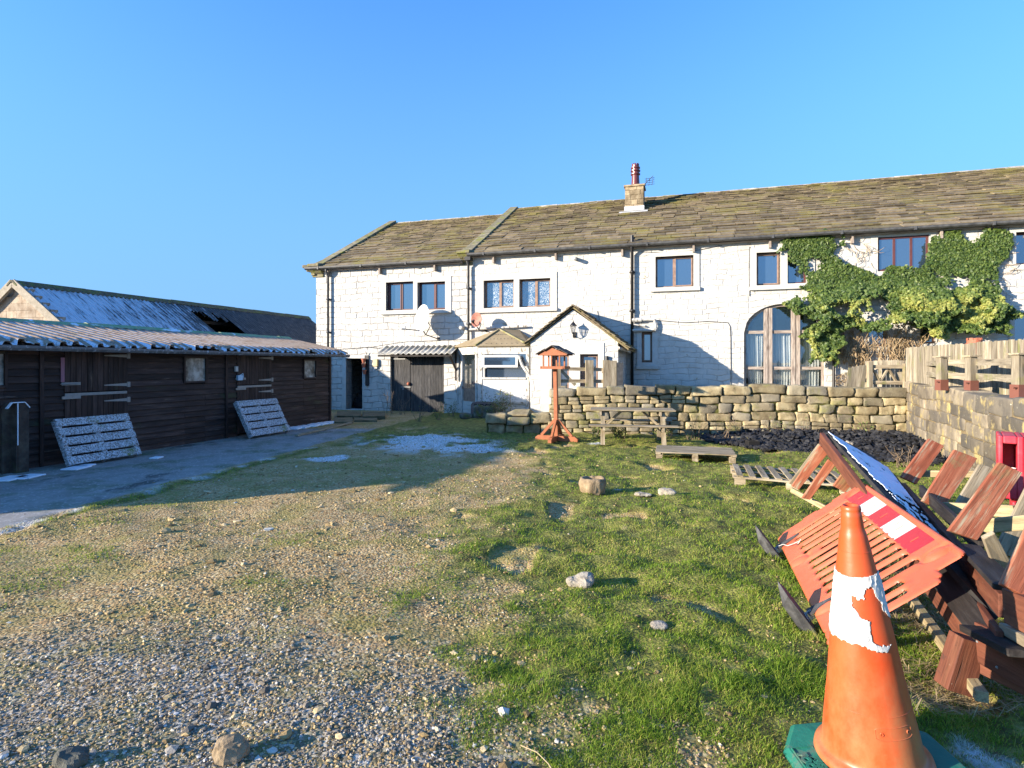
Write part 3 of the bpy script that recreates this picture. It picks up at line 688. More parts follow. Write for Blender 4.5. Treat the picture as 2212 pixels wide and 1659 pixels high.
# sill things behind the first floor window pane are too small to see through the reflection; net curtains show
# arched window: frame, two heavy mullions, transoms, curtains behind
a, b, c, d = ARC; y = .10
mb = MB(); K = 30
for i in range(K):
    s_0 = a + (b - a) * i / K; s_1 = a + (b - a) * (i + 1) / K; m_ = (a + b) / 2; f_ = .93
    mb.prism([(s_0, arc_z(s_0) - .001), (s_1, arc_z(s_1) - .001), (m_ + (s_1 - m_) * f_, arc_z(s_1) - .075), (m_ + (s_0 - m_) * f_, arc_z(s_0) - .075)], lambda s, z: (s, y, z), (0, .08, 0))
for (x0, x1) in ((a, a + .07), (b - .07, b)): mb.box(x0, x1, y + .003, y + .077, c, d - .86)
zt1, zt2 = hf(1690, 716)[1], hf(1690, 795)[1]
for (x0, x1) in ((a + .07, b - .07),):
    mb.box(x0, x1, y + .004, y + .076, zt1 - .05, zt1 + .04); mb.box(x0, x1, y + .004, y + .076, zt2 - .045, zt2 + .04)
wa = mb.build('window', M['frame_wood'], house); tag(wa, 'tall arched window with grey weathered mullions and pale curtains', None)
for u in (1660, 1720):
    s = hf(u, HOR)[0]; mb = MB(); mb.box(s - .115, s - .012, y - .04, y + .12, c, arc_z(s) - .05); mb.box(s + .012, s + .115, y - .04, y + .12, c, arc_z(s) - .05); mb.box(s - .012, s + .012, y + .0, y + .1, c, arc_z(s) - .05); mb.build('mullion', M['frame_wood'], wa)
mb = MB(); mb.box(a + .03, b - .03, y + .045, y + .050, c, d - .08); mb.build('pane', M['glass_see'], wa)
sA, sB = hf(1660, HOR)[0], hf(1720, HOR)[0]
for k, (x0, x1) in enumerate(((a + .10, sA - .14), (sA + .13, sB - .12), (sB + .13, b - .10))):
    mb = MB(); n = 70; rows = 14
    for j in range(rows + 1):
        z = c - .1 + (zt1 - .02 - (c - .1)) * j / rows; pull = (.20 if k == 0 else 0) * (1 - j / rows)
        for i in range(n + 1):
            q = i / n; s = x0 + (x1 - x0) * (q * (1 - pull) + pull * .8); yy = y + .20 + .035 * math.sin(q * 42 + k + .5 * math.sin(z * 3)) + .02 * math.sin(q * 19 + z * 2)
            mb.v.append((s, yy, z))
    for j in range(rows):
        for i in range(n): e = j * (n + 1) + i; mb.f.append((e, e + 1, e + n + 2, e + n + 1))
    mb.build('curtain', M['curtain'], wa, smooth=True, fixn=False)
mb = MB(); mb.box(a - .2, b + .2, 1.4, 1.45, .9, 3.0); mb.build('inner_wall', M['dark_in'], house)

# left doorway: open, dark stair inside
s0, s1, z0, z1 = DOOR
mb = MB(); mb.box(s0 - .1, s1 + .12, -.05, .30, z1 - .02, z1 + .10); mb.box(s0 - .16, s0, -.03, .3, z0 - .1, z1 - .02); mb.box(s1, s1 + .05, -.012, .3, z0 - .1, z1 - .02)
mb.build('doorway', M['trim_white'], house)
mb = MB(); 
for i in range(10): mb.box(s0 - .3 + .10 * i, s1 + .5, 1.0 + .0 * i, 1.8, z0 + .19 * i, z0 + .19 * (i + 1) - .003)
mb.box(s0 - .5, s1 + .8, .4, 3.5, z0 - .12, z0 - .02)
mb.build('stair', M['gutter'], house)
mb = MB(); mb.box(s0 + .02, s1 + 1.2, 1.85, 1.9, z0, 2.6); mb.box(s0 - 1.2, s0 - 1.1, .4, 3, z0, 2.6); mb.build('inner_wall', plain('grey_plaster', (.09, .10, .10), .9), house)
# garage doors
s0, s1, z0, z1 = GAR
mb = MB(); rnd = random.Random(9); mid = s0 + (s1 - s0) * .36
for leaf, (x0, x1) in enumerate(((s0 + .02, mid - .008), (mid + .008, s1 - .02))):
    mb = MB(); n = max(3, round((x1 - x0) / .115))
    for i in range(n):
        q0 = x0 + (x1 - x0) * i / n; q1 = x0 + (x1 - x0) * (i + 1) / n
        mb.box(q0 + .004, q1 - .004, .09 + rnd.uniform(0, .006), .13, z0 + rnd.uniform(.06, .10), z1 - .03 - (0.12 if leaf == 0 and i in (2, 3, 4) else 0))
    mb.box(x0, x1, .131, .16, z0 + .3, z0 + .42); mb.box(x0, x1, .131, .16, z1 - .4, z1 - .28)
    g = mb.build('garage_door', M['door_grey'], house)
    mb = MB()
    if leaf == 0: mb.box(x0, x0 + .55, .078, .089, z1 - .19, z1 - .15); mb.box(x1 - .38, x1 + .02, .075, .088, z0 + .98, z0 + 1.02); mb.box(x1 - .30, x1 - .24, .06, .088, z0 + .90, z0 + .97)
    else: mb.box(x1 - .8, x1, .078, .089, z1 - .19, z1 - .15)
    mb.build('strap_hinge' if leaf else 'bolt', M['galv'] if leaf == 0 else M['iron_black'], g)
    if leaf == 0:
        mb = MB(); mb.lathe([(.002, -.06), (.05, -.045), (.065, 0), (.05, .045), (.002, .06)], (mid - .06, .06, z0 + 1.12), 12, Matrix.Rotation(R(90), 3, 'X')); mb.build('knob', M['terracotta'], g, smooth=True)
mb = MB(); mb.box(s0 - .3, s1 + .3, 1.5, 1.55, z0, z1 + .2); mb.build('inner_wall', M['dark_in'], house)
mb = MB(); mb.box(s0 - .06, s1 + .06, .16, .30, z1 - .02, z1 + .02); mb.build('door_head', M['frame_wood'], house)
# canopy above the garage: corrugated sheet on a felted board
ca, cb = hf(812, 765, .7)[0], hf(976, 765, .7)[0]; zc = hf(890, 764, .7)[1]; zb = hf(890, 747)[1]
mb = MB(); n = 110
for j, (yy, zz) in enumerate(((-.72, zc), (-.36, (zc + zb) / 2), (.0, zb))):
    for i in range(n + 1): q = i / n; mb.v.append((ca + (cb - ca) * q, yy, zz + .025 * math.sin(q * 2 * math.pi * 14)))
for j in range(2):
    for i in range(n): e = j * (n + 1) + i; mb.f.append((e, e + 1, e + n + 2, e + n + 1))
cano = mb.build('canopy', mat('lichened_corrugated_sheet', [(.18, .17, .15), (.32, .31, .28), (.50, .48, .42)], 5, rough=.8, layers=[((.22, .2, .08), 3, .55, .66)]), house, smooth=True, fixn=False)
md = cano.modifiers.new('t', 'SOLIDIFY'); md.thickness = .012
mb = MB(); mb.box(ca + .05, cb - .02, -.66, -.60, zc - .10, zc - .035); mb.box(ca + .05, cb - .05, -.02, -.003, zb - .12, zb - .04)
mb.beam((cb - .1, -.66, zc - .07), (cb - .1, -.03, zb - .9), .05, .07); mb.beam((cb - .1, -.04, zb - .05), (cb - .1, -.04, zb - 1.25), .10, .06); mb.beam((cb - .1, -.60, zc - .07), (cb - .1, -.01, zb - .09), .05, .07)
mb.build('bracket', M['wood_black'], house)
# corner bay: glazed timber front under a low hipped roof
def bx(u, v, t): s, z = hf(u, v, t); return Vector((s, -t, z))
A0 = Vector((hf(986, HOR)[0], 0, 0)); A1 = Vector((hf(1032, HOR, TB)[0], -TB, 0)); A2 = Vector((hf(1143, HOR, TB)[0] , -TB, 0)); A3 = Vector((A2.x, 0, 0))
zf1 = hf(1090, 747, TB)[1]; zf0 = hf(1090, 765, TB)[1]; zp1 = hf(1090, 818, TB)[1]; zp0 = hf(1090, 867, TB)[1]; 
def face(mb, p, q, a0, a1, z0, z1, off=0.0, th=.06):      # a slab on the face from p to q, a0..a1 along it
    d = (q - p).normalized(); n = Vector((d.y, -d.x, 0)); 
    b = [p + d * a0, p + d * a1]; up = Vector((0, 0, 1))
    c = (b[0] + b[1]) / 2 + up * (z0 + z1) / 2 + n * (off - th / 2)
    mb.obox(c, d * (a1 - a0) / 2, n * th / 2, up * (z1 - z0) / 2)
L1 = (A1 - A0).length; L2 = (A2 - A1).length
mb = MB(); face(mb, A0, A1, -.02, L1 + .0, zf0, zf1 - .01, .03, .10); face(mb, A1, A2, -.0, L2, zf0, zf1 - .01, .03, .10)
for (p, q, L, xs) in ((A0, A1, L1, (0, .42, L1 - .16)), (A1, A2, L2, (0.0, L2 - .10))):
    for x in xs: face(mb, p, q, x, x + (.16 if x == 0 and p is A1 else .10), -.1, zf0, .02, .12)
bay = mb.build('bay', M['paint_flaky'], house, bevel=.004)
mb = MB(); face(mb, A1, A2, .16, L2 - .10, zp0, zp1 - .02, .0, .04); mb.build('panel', M['panel_white'], bay)
mb = MB(); face(mb, A1, A2, .16, L2 - .10, zp1 - .02, zp1 + .04, .05, .10); face(mb, A1, A2, .16, L2 - .1, zp0 - .06, zp0, .03, .1)
face(mb, A1, A2, .16, .24, zp1 + .04, zf0, .0, .07)
zh = (zp1 + zf0) / 2 - .03
face(mb, A1, A2, .16, L2 - .1, zh - .03, zh + .03, .0, .08)
mb.build('sill', M['paint_flaky'], bay)
mb = MB(); face(mb, A1, A2, .2, L2 - .1, zp1 + .04, zf0, -.05, .01); mb.build('pane', M['glass'], bay)
mb = MB()                                   # propped open top light
for (x0, x1, z0, z1) in ((.20, .27, zh, zf0 - .03), (L2 - .42, L2 - .35, zh, zf0 - .03), (.27, L2 - .42, zh, zh + .07), (.27, L2 - .42, zf0 - .10, zf0 - .03)): face(mb, A1, A2, x0, x1, z0, z1, .12, .045)
mb.build('top_light', M['panel_white'], bay)
mb = MB(); face(mb, A1, A2, .27, L2 - .42, zh + .07, zf0 - .10, .105, .01); mb.build('pane', M['glass'], bay)
mb = MB(); face(mb, A0, A1, .10, .16, .1, zf0, .0, .05); face(mb, A0, A1, .36, .42, .1, zf0, .0, .05); face(mb, A0, A1, .16, .36, 1.0, 1.1, .0, .05); face(mb, A0, A1, .16, .36, .1, .3, .0, .05); face(mb, A0, A1, .16, .36, .3, 1.0, -.02, .02)
dr = mb.build('door', M['paint_flaky'], bay)
mb = MB(); face(mb, A0, A1, .16, .36, 1.1, zf0, -.02, .01); face(mb, A0, A1, .52, L1 - .16, .9, zf0, -.02, .01); mb.build('pane', M['glass_see'], bay)
mb = MB(); face(mb, A0, A1, .52, L1 - .16, .05, .9, -.03, .04); mb.build('panel', M['frame_tan'], bay)
mb = MB(); mb.prism([(A0.x + .05, -.02), (A1.x - .02, -TB + .03), (A2.x, -TB + .03), (A2.x, -.02)], lambda x, y_: (x, y_, -.2), (0, 0, zp0 + .14)); mb.build('bay_base', M['wall_smooth'], house)
ap = bx(1079, 712, .45); ev = .10; zv = zf1
B0 = Vector((A0.x - .16, 0, zv)); B1 = Vector((A1.x - .04, -TB - .12, zv)); B2 = Vector((A2.x + .02, -TB - .12, zv)); B3 = Vector((A2.x + .02, 0, zv))
apw = Vector((ap.x + .55, 0, ap.z - .02)); apl = Vector((ap.x - .1, 0, ap.z - .02))
mb = MB()
for tri in ((B0, B1, ap, apl), (B1, B2, ap), (B2, B3, apw, ap)): mb.add(tri, [tuple(range(len(tri)))])
br_ = mb.build('bay_roof', mat('tan_mineral_felt', [(.22, .17, .10), (.30, .24, .15)], 3, rough=.9, bump=.002, layers=[((.10, .09, .06), 2.4, .62, .7)]), house)
md = br_.modifiers.new('t', 'SOLIDIFY'); md.thickness = .03; md.offset = -1
mb = MB(); mb.beam(B1 + Vector((0, 0, .02)), ap + Vector((0, 0, .02)), .07, .05); mb.beam(B2 + Vector((0, 0, .02)), ap + Vector((0, 0, .02)), .07, .05); mb.beam(apw + Vector((0, 0, .01)), ap + Vector((0, 0, .01)), .06, .04)
mb.build('hip_strip', M['slate_edge'], br_)
mb = MB()
for k in range(9):
    for j in range(3):
        q = (k + .5) / 9; lo_ = B1.lerp(B2, q); c_ = lo_.lerp(ap, .12 + j * .28); mb.lathe([(.012, 0), (.012, .02)], c_ + Vector((0, 0, .0)), 6)
mb.build('felt_nail', M['gutter'], br_)
q = hf(1150, 790, TB)[0]
mb = MB(); mb.tube([(q - .42, -TB - .10, zf0 - .05), (q - .30, -TB - .16, zf0 - .35), (q - .02, -TB - .16, zf0 - .75), (q, -TB - .12, zf0 - .95), (q, -TB - .12, 0)], .045, 10); mb.build('downpipe', M['paint_flaky'], house)

# porch
pe = 1365 - 12
pa, pzl = hf(1146, 737, TP); pb, pzr = hf(1335, 742, TP); pap, pza = hf(1238, 662, TP)
pm = pap; pze = (pzl + pzr) / 2 + .02
PW = [rect(1192, 765, 1229, 852, TP), rect(1253, 765, 1292, 852, TP)]
mb = MB(); wall_boxes(mb, pa, pb, -.2, pze, PW, -TP, -TP + .3)
mb.prism([(pa, pze), (pb, pze), (pm, pza - .10)], lambda s, z: (s, -TP, z), (0, .3, 0))
mb.box(pa, pa + .3, -TP + .3, 0.0, -.2, pze); mb.box(pb - .3, pb, -TP + .3, .0, -.2, pze)
mb.build('porch_wall', M['wall_smooth'], house)
r = rect(1168, 741, 1305, 866, TP); mb = MB(); wall_boxes(mb, r[0], r[1], .3, r[3], PW, -TP - .022, -TP + .28); mb.build('surround', M['trim_white'], house)
for w_ in PW: window(w_, 'frame_tan', 'glass', (), .16, .06, y0=-TP, casement=(0,))
rnd = random.Random(12)
for sgn, se in ((-1, pa - .16), (1, pb + .30)):
    mb = MB(); e = Vector((se, 0, pze - .06 if sgn < 0 else pze - .22)); a_ = Vector((pm, 0, pza)); d = (a_ - e); L = d.length; dn = d.normalized(); nr_ = Vector((-dn.z, 0, dn.x)) * (1 if dn.x > 0 else -1); nc = 11
    for i in range(nc):
        yy = -TP - .12
        while yy < 0.02:
            wd = rnd.uniform(.3, .55); y1_ = min(yy + wd, 0.02); p0 = e + dn * (L * i / nc - .03 + rnd.uniform(-.015, .015)); p1 = e + dn * (L * (i + 1) / nc + .05)
            q0 = p0 + nr_ * rnd.uniform(.03, .05); q1 = p1 + nr_ * .006; th = nr_ * rnd.uniform(.02, .032)
            vs = [q0 + Vector((0, yy, 0)), q0 + Vector((0, y1_ - .008, 0)), q1 + Vector((0, y1_ - .008, 0)), q1 + Vector((0, yy + rnd.uniform(0, .02), 0))]
            mb.add(vs + [v + th for v in vs], [(0, 1, 2, 3), (7, 6, 5, 4), (0, 4, 5, 1), (1, 5, 6, 2), (2, 6, 7, 3), (3, 7, 4, 0)]); yy += wd
    mb.beam(e + Vector((0, -TP - .03, .0)), a_ + Vector((0, -TP - .03, -.02)), .04, .03); mb.beam(e + Vector((0, -.02, .0)), a_ + Vector((0, -.02, -.02)), .04, .05)
    mb.prism([(e.x, e.z), (a_.x, a_.z), (a_.x, a_.z - .05), (e.x, e.z - .05)], lambda s, z: (s, -TP - .06, z), (0, TP + .05, 0))
    mb.build('porch_roof', M['slate'], house)
mb = MB(); mb.tube([(pb + .02, -TP - .1, pze - .2), (pb + .25, -TP + .4, pze - .27), (pb + .2, -1.0, pze - .28)], .045, 10); mb.build('gutter', M['paint_flaky'], house)
s0 = hf(1327, HOR, TP + .15)[0]; mb = MB(); mb.tube([(s0 - .22, -TP - .06, .9), (s0 - .22, -TP - .06, 1.95)], .045, 10); mb.build('downpipe', M['iron_black'], house)

# things fixed to the house front
HM = Matrix.Translation((0, 19.63, 0)) @ Matrix.Rotation(-math.atan(.3), 4, 'Z')
HR = -math.atan(.3)
def on_house(name, label, cat, u, v, t=0.0, group=None):
    s, z = hf(u, v, t); o = thing(name, label, cat, HM @ Vector((s, -t, z)), HR, group, local=True); return o
def dish(u, v, rad, nm, label, col, arm, face_dir):
    o = on_house('satellite_dish', label, 'satellite dish', u, v, .45)
    f = Vector(face_dir).normalized(); Q = f.to_track_quat('Z', 'Y').to_matrix()
    mb = MB(); pr = [(rad * q, .28 * rad * q * q) for q in (0.01, .2, .4, .6, .8, .95, 1.0)] + [(rad * 1.02, .28 * rad - .01), (rad * .9, .28 * rad * .81 - .02), (rad * .5, .07 * rad - .02), (.01, -.02)]
    mb.lathe(pr, (0, 0, 0), 36, Q @ Matrix.Diagonal((.92, 1.06, 1)), cap=True); mb.build('reflector', M[col], o, smooth=True)
    lnb = Q @ Vector((0, -rad * .55, rad * .95)); base = Q @ Vector((0, -rad * .95, 0.02))
    if arm is not None: lnb = Vector(arm)
    mb = MB(); mb.tube([base, lnb], .016, 8); mb.build('arm', M['iron_black'], o)
    mb = MB(); mb.tube([lnb - (lnb - base).normalized() * .02, lnb + (lnb - base).normalized() * .10], .035, 10); mb.tube([lnb, lnb + Q @ Vector((0, .1, -.03))], .03, 10); mb.build('receiver', M['trim_white'] if rad > .3 else M['iron_black'], o)
    mb = MB(); mb.tube([base, base + Vector((.05, .1, -.12)), (.42 * rad * 2 * .8, .44, -rad * 1.5)], .018, 8); mb.tube([Q @ Vector((0, 0, -.02)), (.2 * rad, .25, -.5 * rad), base + Vector((.05, .1, -.12))], .016, 8)
    mb.box(.3 * rad * 2 * 1.1 - .03, .3 * rad * 2 * 1.1 + .06, .42, .447, -rad * 1.65, -rad * 1.35)
    mb.build('bracket', M['iron_black'], o)
M['dish_white'] = plain('white_dish_paint', (.72, .71, .68), .5, var=.1); M['dish_rust'] = mat('rusted_red_mesh', [(.30, .10, .07), (.42, .20, .15)], 10, rough=.7, bump=.001)
dish(918, 689, .46, 'a', 'large white satellite dish on a bracket under the left pair of upstairs windows', 'dish_white', (-.62, -.35, -.36), (-.52, -.85, .12))
dish(1031, 691, .235, 'b', 'small rusty red satellite dish beside the downpipe above the bay roof', 'dish_rust', None, (-.25, -.95, .1))
o = on_house('wall_lantern', 'black coach lantern with clear glass on the porch gable', 'lantern', 1241, 722, TP)
mb = MB(); mb.box(-.05, .05, -.03, 0, -.10, .06); mb.tube([(0, -.02, -.05), (0, -.12, -.08), (0, -.2, -.02), (0, -.2, .02)], .014, 8); mb.lathe([(.03, 0), (.045, .015), (.03, .03)], (0, -.2, .0), 12)
for k in range(6):
    a = k * math.pi / 3; mb.tube([(.045 * math.cos(a), -.2 + .045 * math.sin(a), .03), (.085 * math.cos(a), -.2 + .085 * math.sin(a), .23)], .006, 5)
mb.lathe([(.10, 0), (.095, .02), (.05, .08), (.02, .11), (.014, .14), (.002, .17)], (0, -.2, .23), 12)
mb.build('frame', M['iron_black'], o)
mb = MB(); mb.lathe([(.040, 0), (.078, .2)], (0, -.2, .03), 6); mb.build('glass', M['glass_see'], o)
o = on_house('bulkhead_lamp', 'small cream bulkhead lamp on the wall left of the black garage doors', 'lamp', 813, 785, 0)
mb = MB(); mb.box(-.10, .10, -.10, 0, -.12, .16); mb.build('lens', plain('yellowed_plastic', (.62, .50, .25), .4), o, bevel=.03)
mb = MB(); mb.box(-.06, .06, -.07, 0, -.2, -.125); mb.build('base', M['trim_white'], o)
for i, (u, v, lb) in enumerate(((787, 779, 'topmost of three small terracotta pots on the post by the open doorway'), (787, 789, 'middle one of three small terracotta pots on the post by the open doorway'), (789, 803, 'lowest of three small terracotta pots on the post by the open doorway'))):
    o = on_house('flower_pot', lb, 'flower pot', u, v, .12, 'terracotta pots on the wall post')
    mb = MB(); mb.lathe([(.045, -.09), (.075, .04), (.085, .04), (.085, .075), (.07, .075), (.06, 0), (.01, 0)], (-.02, -.02, 0), 14); mb.build('pot', M['terracotta'], o, smooth=False)
s, z0 = hf(794, 833); z1 = hf(794, 768)[1]
o = on_house('pot_stand', 'narrow dark metal plant rack fixed beside the open doorway', 'rack', 794, 833, 0)
mb = MB(); mb.box(-.07, .07, -.05, -.0, 0, z1 - z0); mb.tube([(0, -.03, z1 - z0), (-.02, -.1, z1 - z0 + .15)], .012, 6); mb.build('rack', M['iron_black'], o)
# ------------------------------------------------------------ stable
M['stable'] = mat('dark_brown_stained_boards', [(.020, .012, .011), (.040, .023, .019), (.075, .045, .036)], 4, rough=.7, isl=.5, grain=40, layers=[((.13, .095, .075), 5, .62, .70, (.3, 3, 3)), ((.035, .05, .018), .7, .60, .75)])
M['frost_wood'] = mat('frosted_pallet_wood', [(.12, .10, .085), (.20, .175, .15)], 6, rough=.85, isl=.2, layers=[((.58, .62, .66), 42, .40, .60, (.5, 1, 1)), ((.14, .17, .05), 2.2, .62, .70)])
M['snow'] = mat('snow_crust', [(.72, .77, .84), (.84, .88, .92)], 20, rough=.7, bump=.006, bscale=30)
M['stable_roof'] = None
t = NT('rusty_box_profile_sheet')
at = t.attr('crest'); c1 = t.ramp(t.noise(5, det=8), [(.3, (.17, .115, .07)), (.55, (.29, .20, .125)), (.75, (.15, .13, .07))])
sn = t.math('MULTIPLY', t.ramp(at, [(.50, 1.0), (.86, 0.0)]), t.ramp(t.noise(2.4, t.map((1.2, .8, 1)), 8, .75), [(.42, 0.0), (.50, 1.0)]))
M['stable_roof'] = t.done(t.mix(sn, c1, (.66, .72, .80)), t.math('ADD', .55, t.math('MULTIPLY', sn, .3)), t.bump(t.noise(30, det=6), .004), .4)
shed = thing('stable', 'long dark brown timber stable with two split doors under a frosty corrugated roof', 'stable', (-5.4, 16.9, 0), -math.atan(.332), local=True)
LEN = 12.3; HW = 2.02
D1 = (sp(138)[0], sp(275)[0]); DD2 = (sp(511)[0], sp(586)[0])
w1 = (sp(399)[0], sp(443)[0], sp(421, 823)[1], sp(421, 774)[1]); w2 = (sp(656)[0], sp(681)[0], sp(668, 815)[1], sp(668, 779)[1]); w0 = (sp(-60)[0], sp(8)[0], sp(0, 832)[1], sp(0, 764)[1])
holes = [(w1[0], w1[1], w1[2], w1[3]), (w2[0], w2[1], w2[2], w2[3]), (w0[0], w0[1], w0[2], w0[3]), (D1[0], D1[1], -1, HW + .1), (DD2[0], DD2[1], -1, HW + .1)]
rnd = random.Random(4); mb = MB(); z = -.02; bh = .118
while z < HW:
    z1 = min(z + bh, HW + .04); xs = sorted({-LEN, 0., -3.6, -6.5, *[h[i] for h in holes for i in (0, 1)]})
    for a, b in zip(xs[:-1], xs[1:]):
        m = (a + b) / 2
        if b - a < .01 or any(h[0] < m < h[1] and h[2] < z1 - .03 and h[3] > z + .03 for h in holes): continue
        j = rnd.uniform(-.004, .004); n_ = len(mb.v)
        for k_, (yy_, zz_) in enumerate(((a, z), (b, z), (b, z), (a, z), (a, z1), (b, z1), (b, z1), (a, z1))): mb.g[n_ + k_] = (yy_ + z * 37, zz_ + z * 11, 0)
        mb.add([(-.03, a, z), (-.03, b, z), (.012 + j, b, z + .006), (.012 + j, a, z + .006), (-.03, a, z1 + .01), (-.03, b, z1 + .01), (-.016, b, z1 + .01), (-.016, a, z1 + .01)],
               [(0, 1, 2, 3), (7, 6, 5, 4), (0, 4, 5, 1), (1, 5, 6, 2), (2, 6, 7, 3), (3, 7, 4, 0)])
    z = z1
mb.box(-3.6, -.04, -.02, .012, -.02, HW + .1); mb.box(-3.6, -.04, -LEN, -LEN + .03, -.02, HW + .1); mb.box(-3.63, -3.6, -LEN, .0, -.02, HW)
mb.prism([(-3.6, HW + .101), (-.04, HW + .101), (-1.85, HW + .5)], lambda x, z: (x, -.02, z), (0, .03, 0)); mb.prism([(-3.6, HW + .101), (-.04, HW + .101), (-1.85, HW + .5)], lambda x, z: (x, -LEN, z), (0, .03, 0))
for q in (sp(88)[0], sp(488)[0]): mb.box(.0, .035, q - .03, q + .03, .0, HW)
mb.box(-.04, .03, -.06, .02, -.02, HW); mb.box(-.1, -.04, -LEN + .03, -.03, -.02, .0)
mb.build('wall', M['stable'], shed)
def stable_door(y0, y1, zs):
    for (z0, z1, nm) in ((.06, zs - .01, 'lower'), (zs + .01, HW - .03, 'upper')):
        mb = MB(); n = 12 if y1 - y0 < 1.4 else 13
        for i in range(n): a = y0 + (y1 - y0) * i / n; b = y0 + (y1 - y0) * (i + 1) / n; mb.box(-.02, .012 + rnd.uniform(0, .004), a + .005, b - .003, z0, z1)
        d = mb.build('door_leaf', M['stable'], shed)
        mb = MB()
        hs = (z1 - .12, z0 + .10) if nm == 'upper' else (z1 - .17,)
        for h in hs:
            mb.prism([(y1 - .02, h - .03), (y1 - .02, h + .03), (y1 - .46, h + .008), (y1 - .46, h - .008)], lambda y, z: (.018, y, z), (.006, 0, 0)); mb.box(.014, .03, y1 - .02, y1 + .04, h - .05, h + .05)
        mb.build('hinge', M['galv'], d)
        mb = MB()
        if nm == 'upper': mb.box(.016, .03, y0 - .05, y0 + .26, z0 + .12, z0 + .17); mb.tube([(.04, y0 - .08, z0 + .145), (.04, y0 + .22, z0 + .145)], .009, 6)
        else: mb.box(.014, .032, y0 + .0, y1 - .03, z1 - .05, z1 + .0); mb.box(.02, .036, y0 - .05, y0 + .26, z1 - .10, z1 - .05)
        mb.build('bolt', M['galv'], d)
stable_door(D1[0], D1[1], sp(200, 846)[1]); stable_door(DD2[0], DD2[1], sp(548, 831)[1])
M['whitish_pane'] = mat('dusty_perspex', [(.06, .06, .055), (.22, .22, .20), (.46, .46, .42)], 3.5, rough=.25, bump=0, lo=.38, hi=.62)
for (a, b, c, d) in (w1, w2, w0):
    mb = MB(); fr_ = .04; mb.box(-.02, .035, a - fr_, a, c - fr_, d + fr_); mb.box(-.02, .035, b, b + fr_, c - fr_, d + fr_); mb.box(-.02, .035, a, b, c - fr_, c); mb.box(-.02, .035, a, b, d, d + fr_)
    w_ = mb.build('window', M['stable'], shed); mb = MB(); mb.box(-.012, -.004, a, b, c, d); mb.build('pane', M['whitish_pane'], w_)
mb = MB(); q, z = sp(509, 796); mb.box(.01, .05, q - .05, q + .03, z - .07, z + .05); mb.build('switch_box', M['trim_white'], shed)
mb = MB(); q, z = sp(514, 816); mb.box(.02, .08, q - .07, q + .07, z - .06, z + .06); mb.tube([(.05, q + .02, z + .06), (.05, q + .1, z + .1), (.05, q + .12, z)], .012, 6); mb.build('padlock', plain('blue_grey_plastic', (.35, .55, .70), .4), shed)
mb = MB(); q, z = sp(134, 800); mb.box(.012, .02, q - .03, q + .03, z - .2, z + .22); mb.build('strap', plain('faded_pink_strap', (.30, .13, .16), .8), shed)
# roof: corrugated, drooping frayed front edge
RA, RZ, ZE = -1.80, 2.51, 2.08
def roof_sheet(name, xa, za, xb, zb, y0, y1, pitch, amp, m, parent, jag=.0, rows=9, seed=0, hole=None, box=True):
    n = int((y1 - y0) / pitch * 10); js = random.Random(seed); vs = []; cr = []
    nx_, nz_ = -(zb - za), (xb - xa); L = math.hypot(nx_, nz_); nx_, nz_ = nx_ / L, nz_ / L
    if nz_ < 0: nx_, nz_ = -nx_, -nz_
    jv = [js.uniform(0, 1) for _ in range(int((y1 - y0) / pitch) + 3)]
    for r in range(rows + 1):
        q = r / rows
        for i in range(n + 1):
            y = y0 + (y1 - y0) * i / n; ph = (y - y0) / pitch; k = ph % 1
            s = math.sin(2 * math.pi * ph); p = max(-1, min(1, s * 2.2)) if box else s
            jj = jv[int(ph)] if r == rows else 0
            sag = jag * .9 * (jj ** 1.5) + (.012 * math.sin(y * 1.7 + r) if jag else 0)
            x = xa + (xb - xa) * q + nx_ * amp * p + (.05 * (jj - .5) * jag * 8 if r == rows else 0); z = za + (zb - za) * q + nz_ * amp * p - (sag if r == rows else 0)
            vs.append((x, y, z)); cr.append((p + 1) / 2)
    vs = np.array(vs); idx = np.arange((rows + 1) * (n + 1)).reshape(rows + 1, n + 1)
    Fq = np.stack([idx[:-1, :-1], idx[:-1, 1:], idx[1:, 1:], idx[1:, :-1]], -1).reshape(-1, 4)
    if hole is not None:
        cc = vs[Fq].mean(1); Fq = Fq[~hole(cc)]
    o = np_mesh(name, vs, Fq, m, parent, {'crest': np.array(cr)})
    md = o.modifiers.new('t', 'SOLIDIFY'); md.thickness = .008; return o
rf = roof_sheet('roof', RA, RZ, .36, ZE, -LEN - .35, .40, .205, .027, M['stable_roof'], shed, .10, 8, 3)
roof_sheet('roof', RA, RZ, -3.95, ZE, -LEN - .35, .40, .205, .020, M['stable_roof'], shed, .0, 2, 4)
rnd = random.Random(22); mb = MB(); y = -LEN - .3
while y < .3: e = y + rnd.uniform(.7, 1.4); mb.prism([(-.20, -.045), (-.03, .035), (.03, .035), (.20, -.045)], lambda x, z, d=rnd.uniform(0, .02): (RA + x, y, RZ + .02 + z + d), (0, min(e, .36) - y - .01, 0)); y = e
mb.build('ridge_cap', mat('green_painted_ridge', [(.13, .24, .10), (.22, .34, .16), (.30, .22, .14)], 6, rough=.6, layers=[((.7, .75, .8), 3, .56, .62)]), rf)
mb = MB(); pr = [(-.055, 0), (-.05, -.05), (-.02, -.08), (.03, -.08), (.06, -.04), (.06, 0), (.05, 0), (.045, -.04), (.02, -.068), (-.02, -.068), (-.045, -.04), (-.045, 0)]
mb.prism(pr, lambda x, z: (.33 + x, -LEN - .3, ZE - .075 + z), (0, LEN + .75, 0)); mb.build('gutter', mat('frosted_grey_gutter', [(.10, .10, .10), (.17, .17, .175)], 8, rough=.5, layers=[((.45, .48, .52), 16, .56, .66)]), shed)
mb = MB(); mb.box(.02, .05, -LEN, .3, HW - .04, HW + .03); y = -LEN + .4
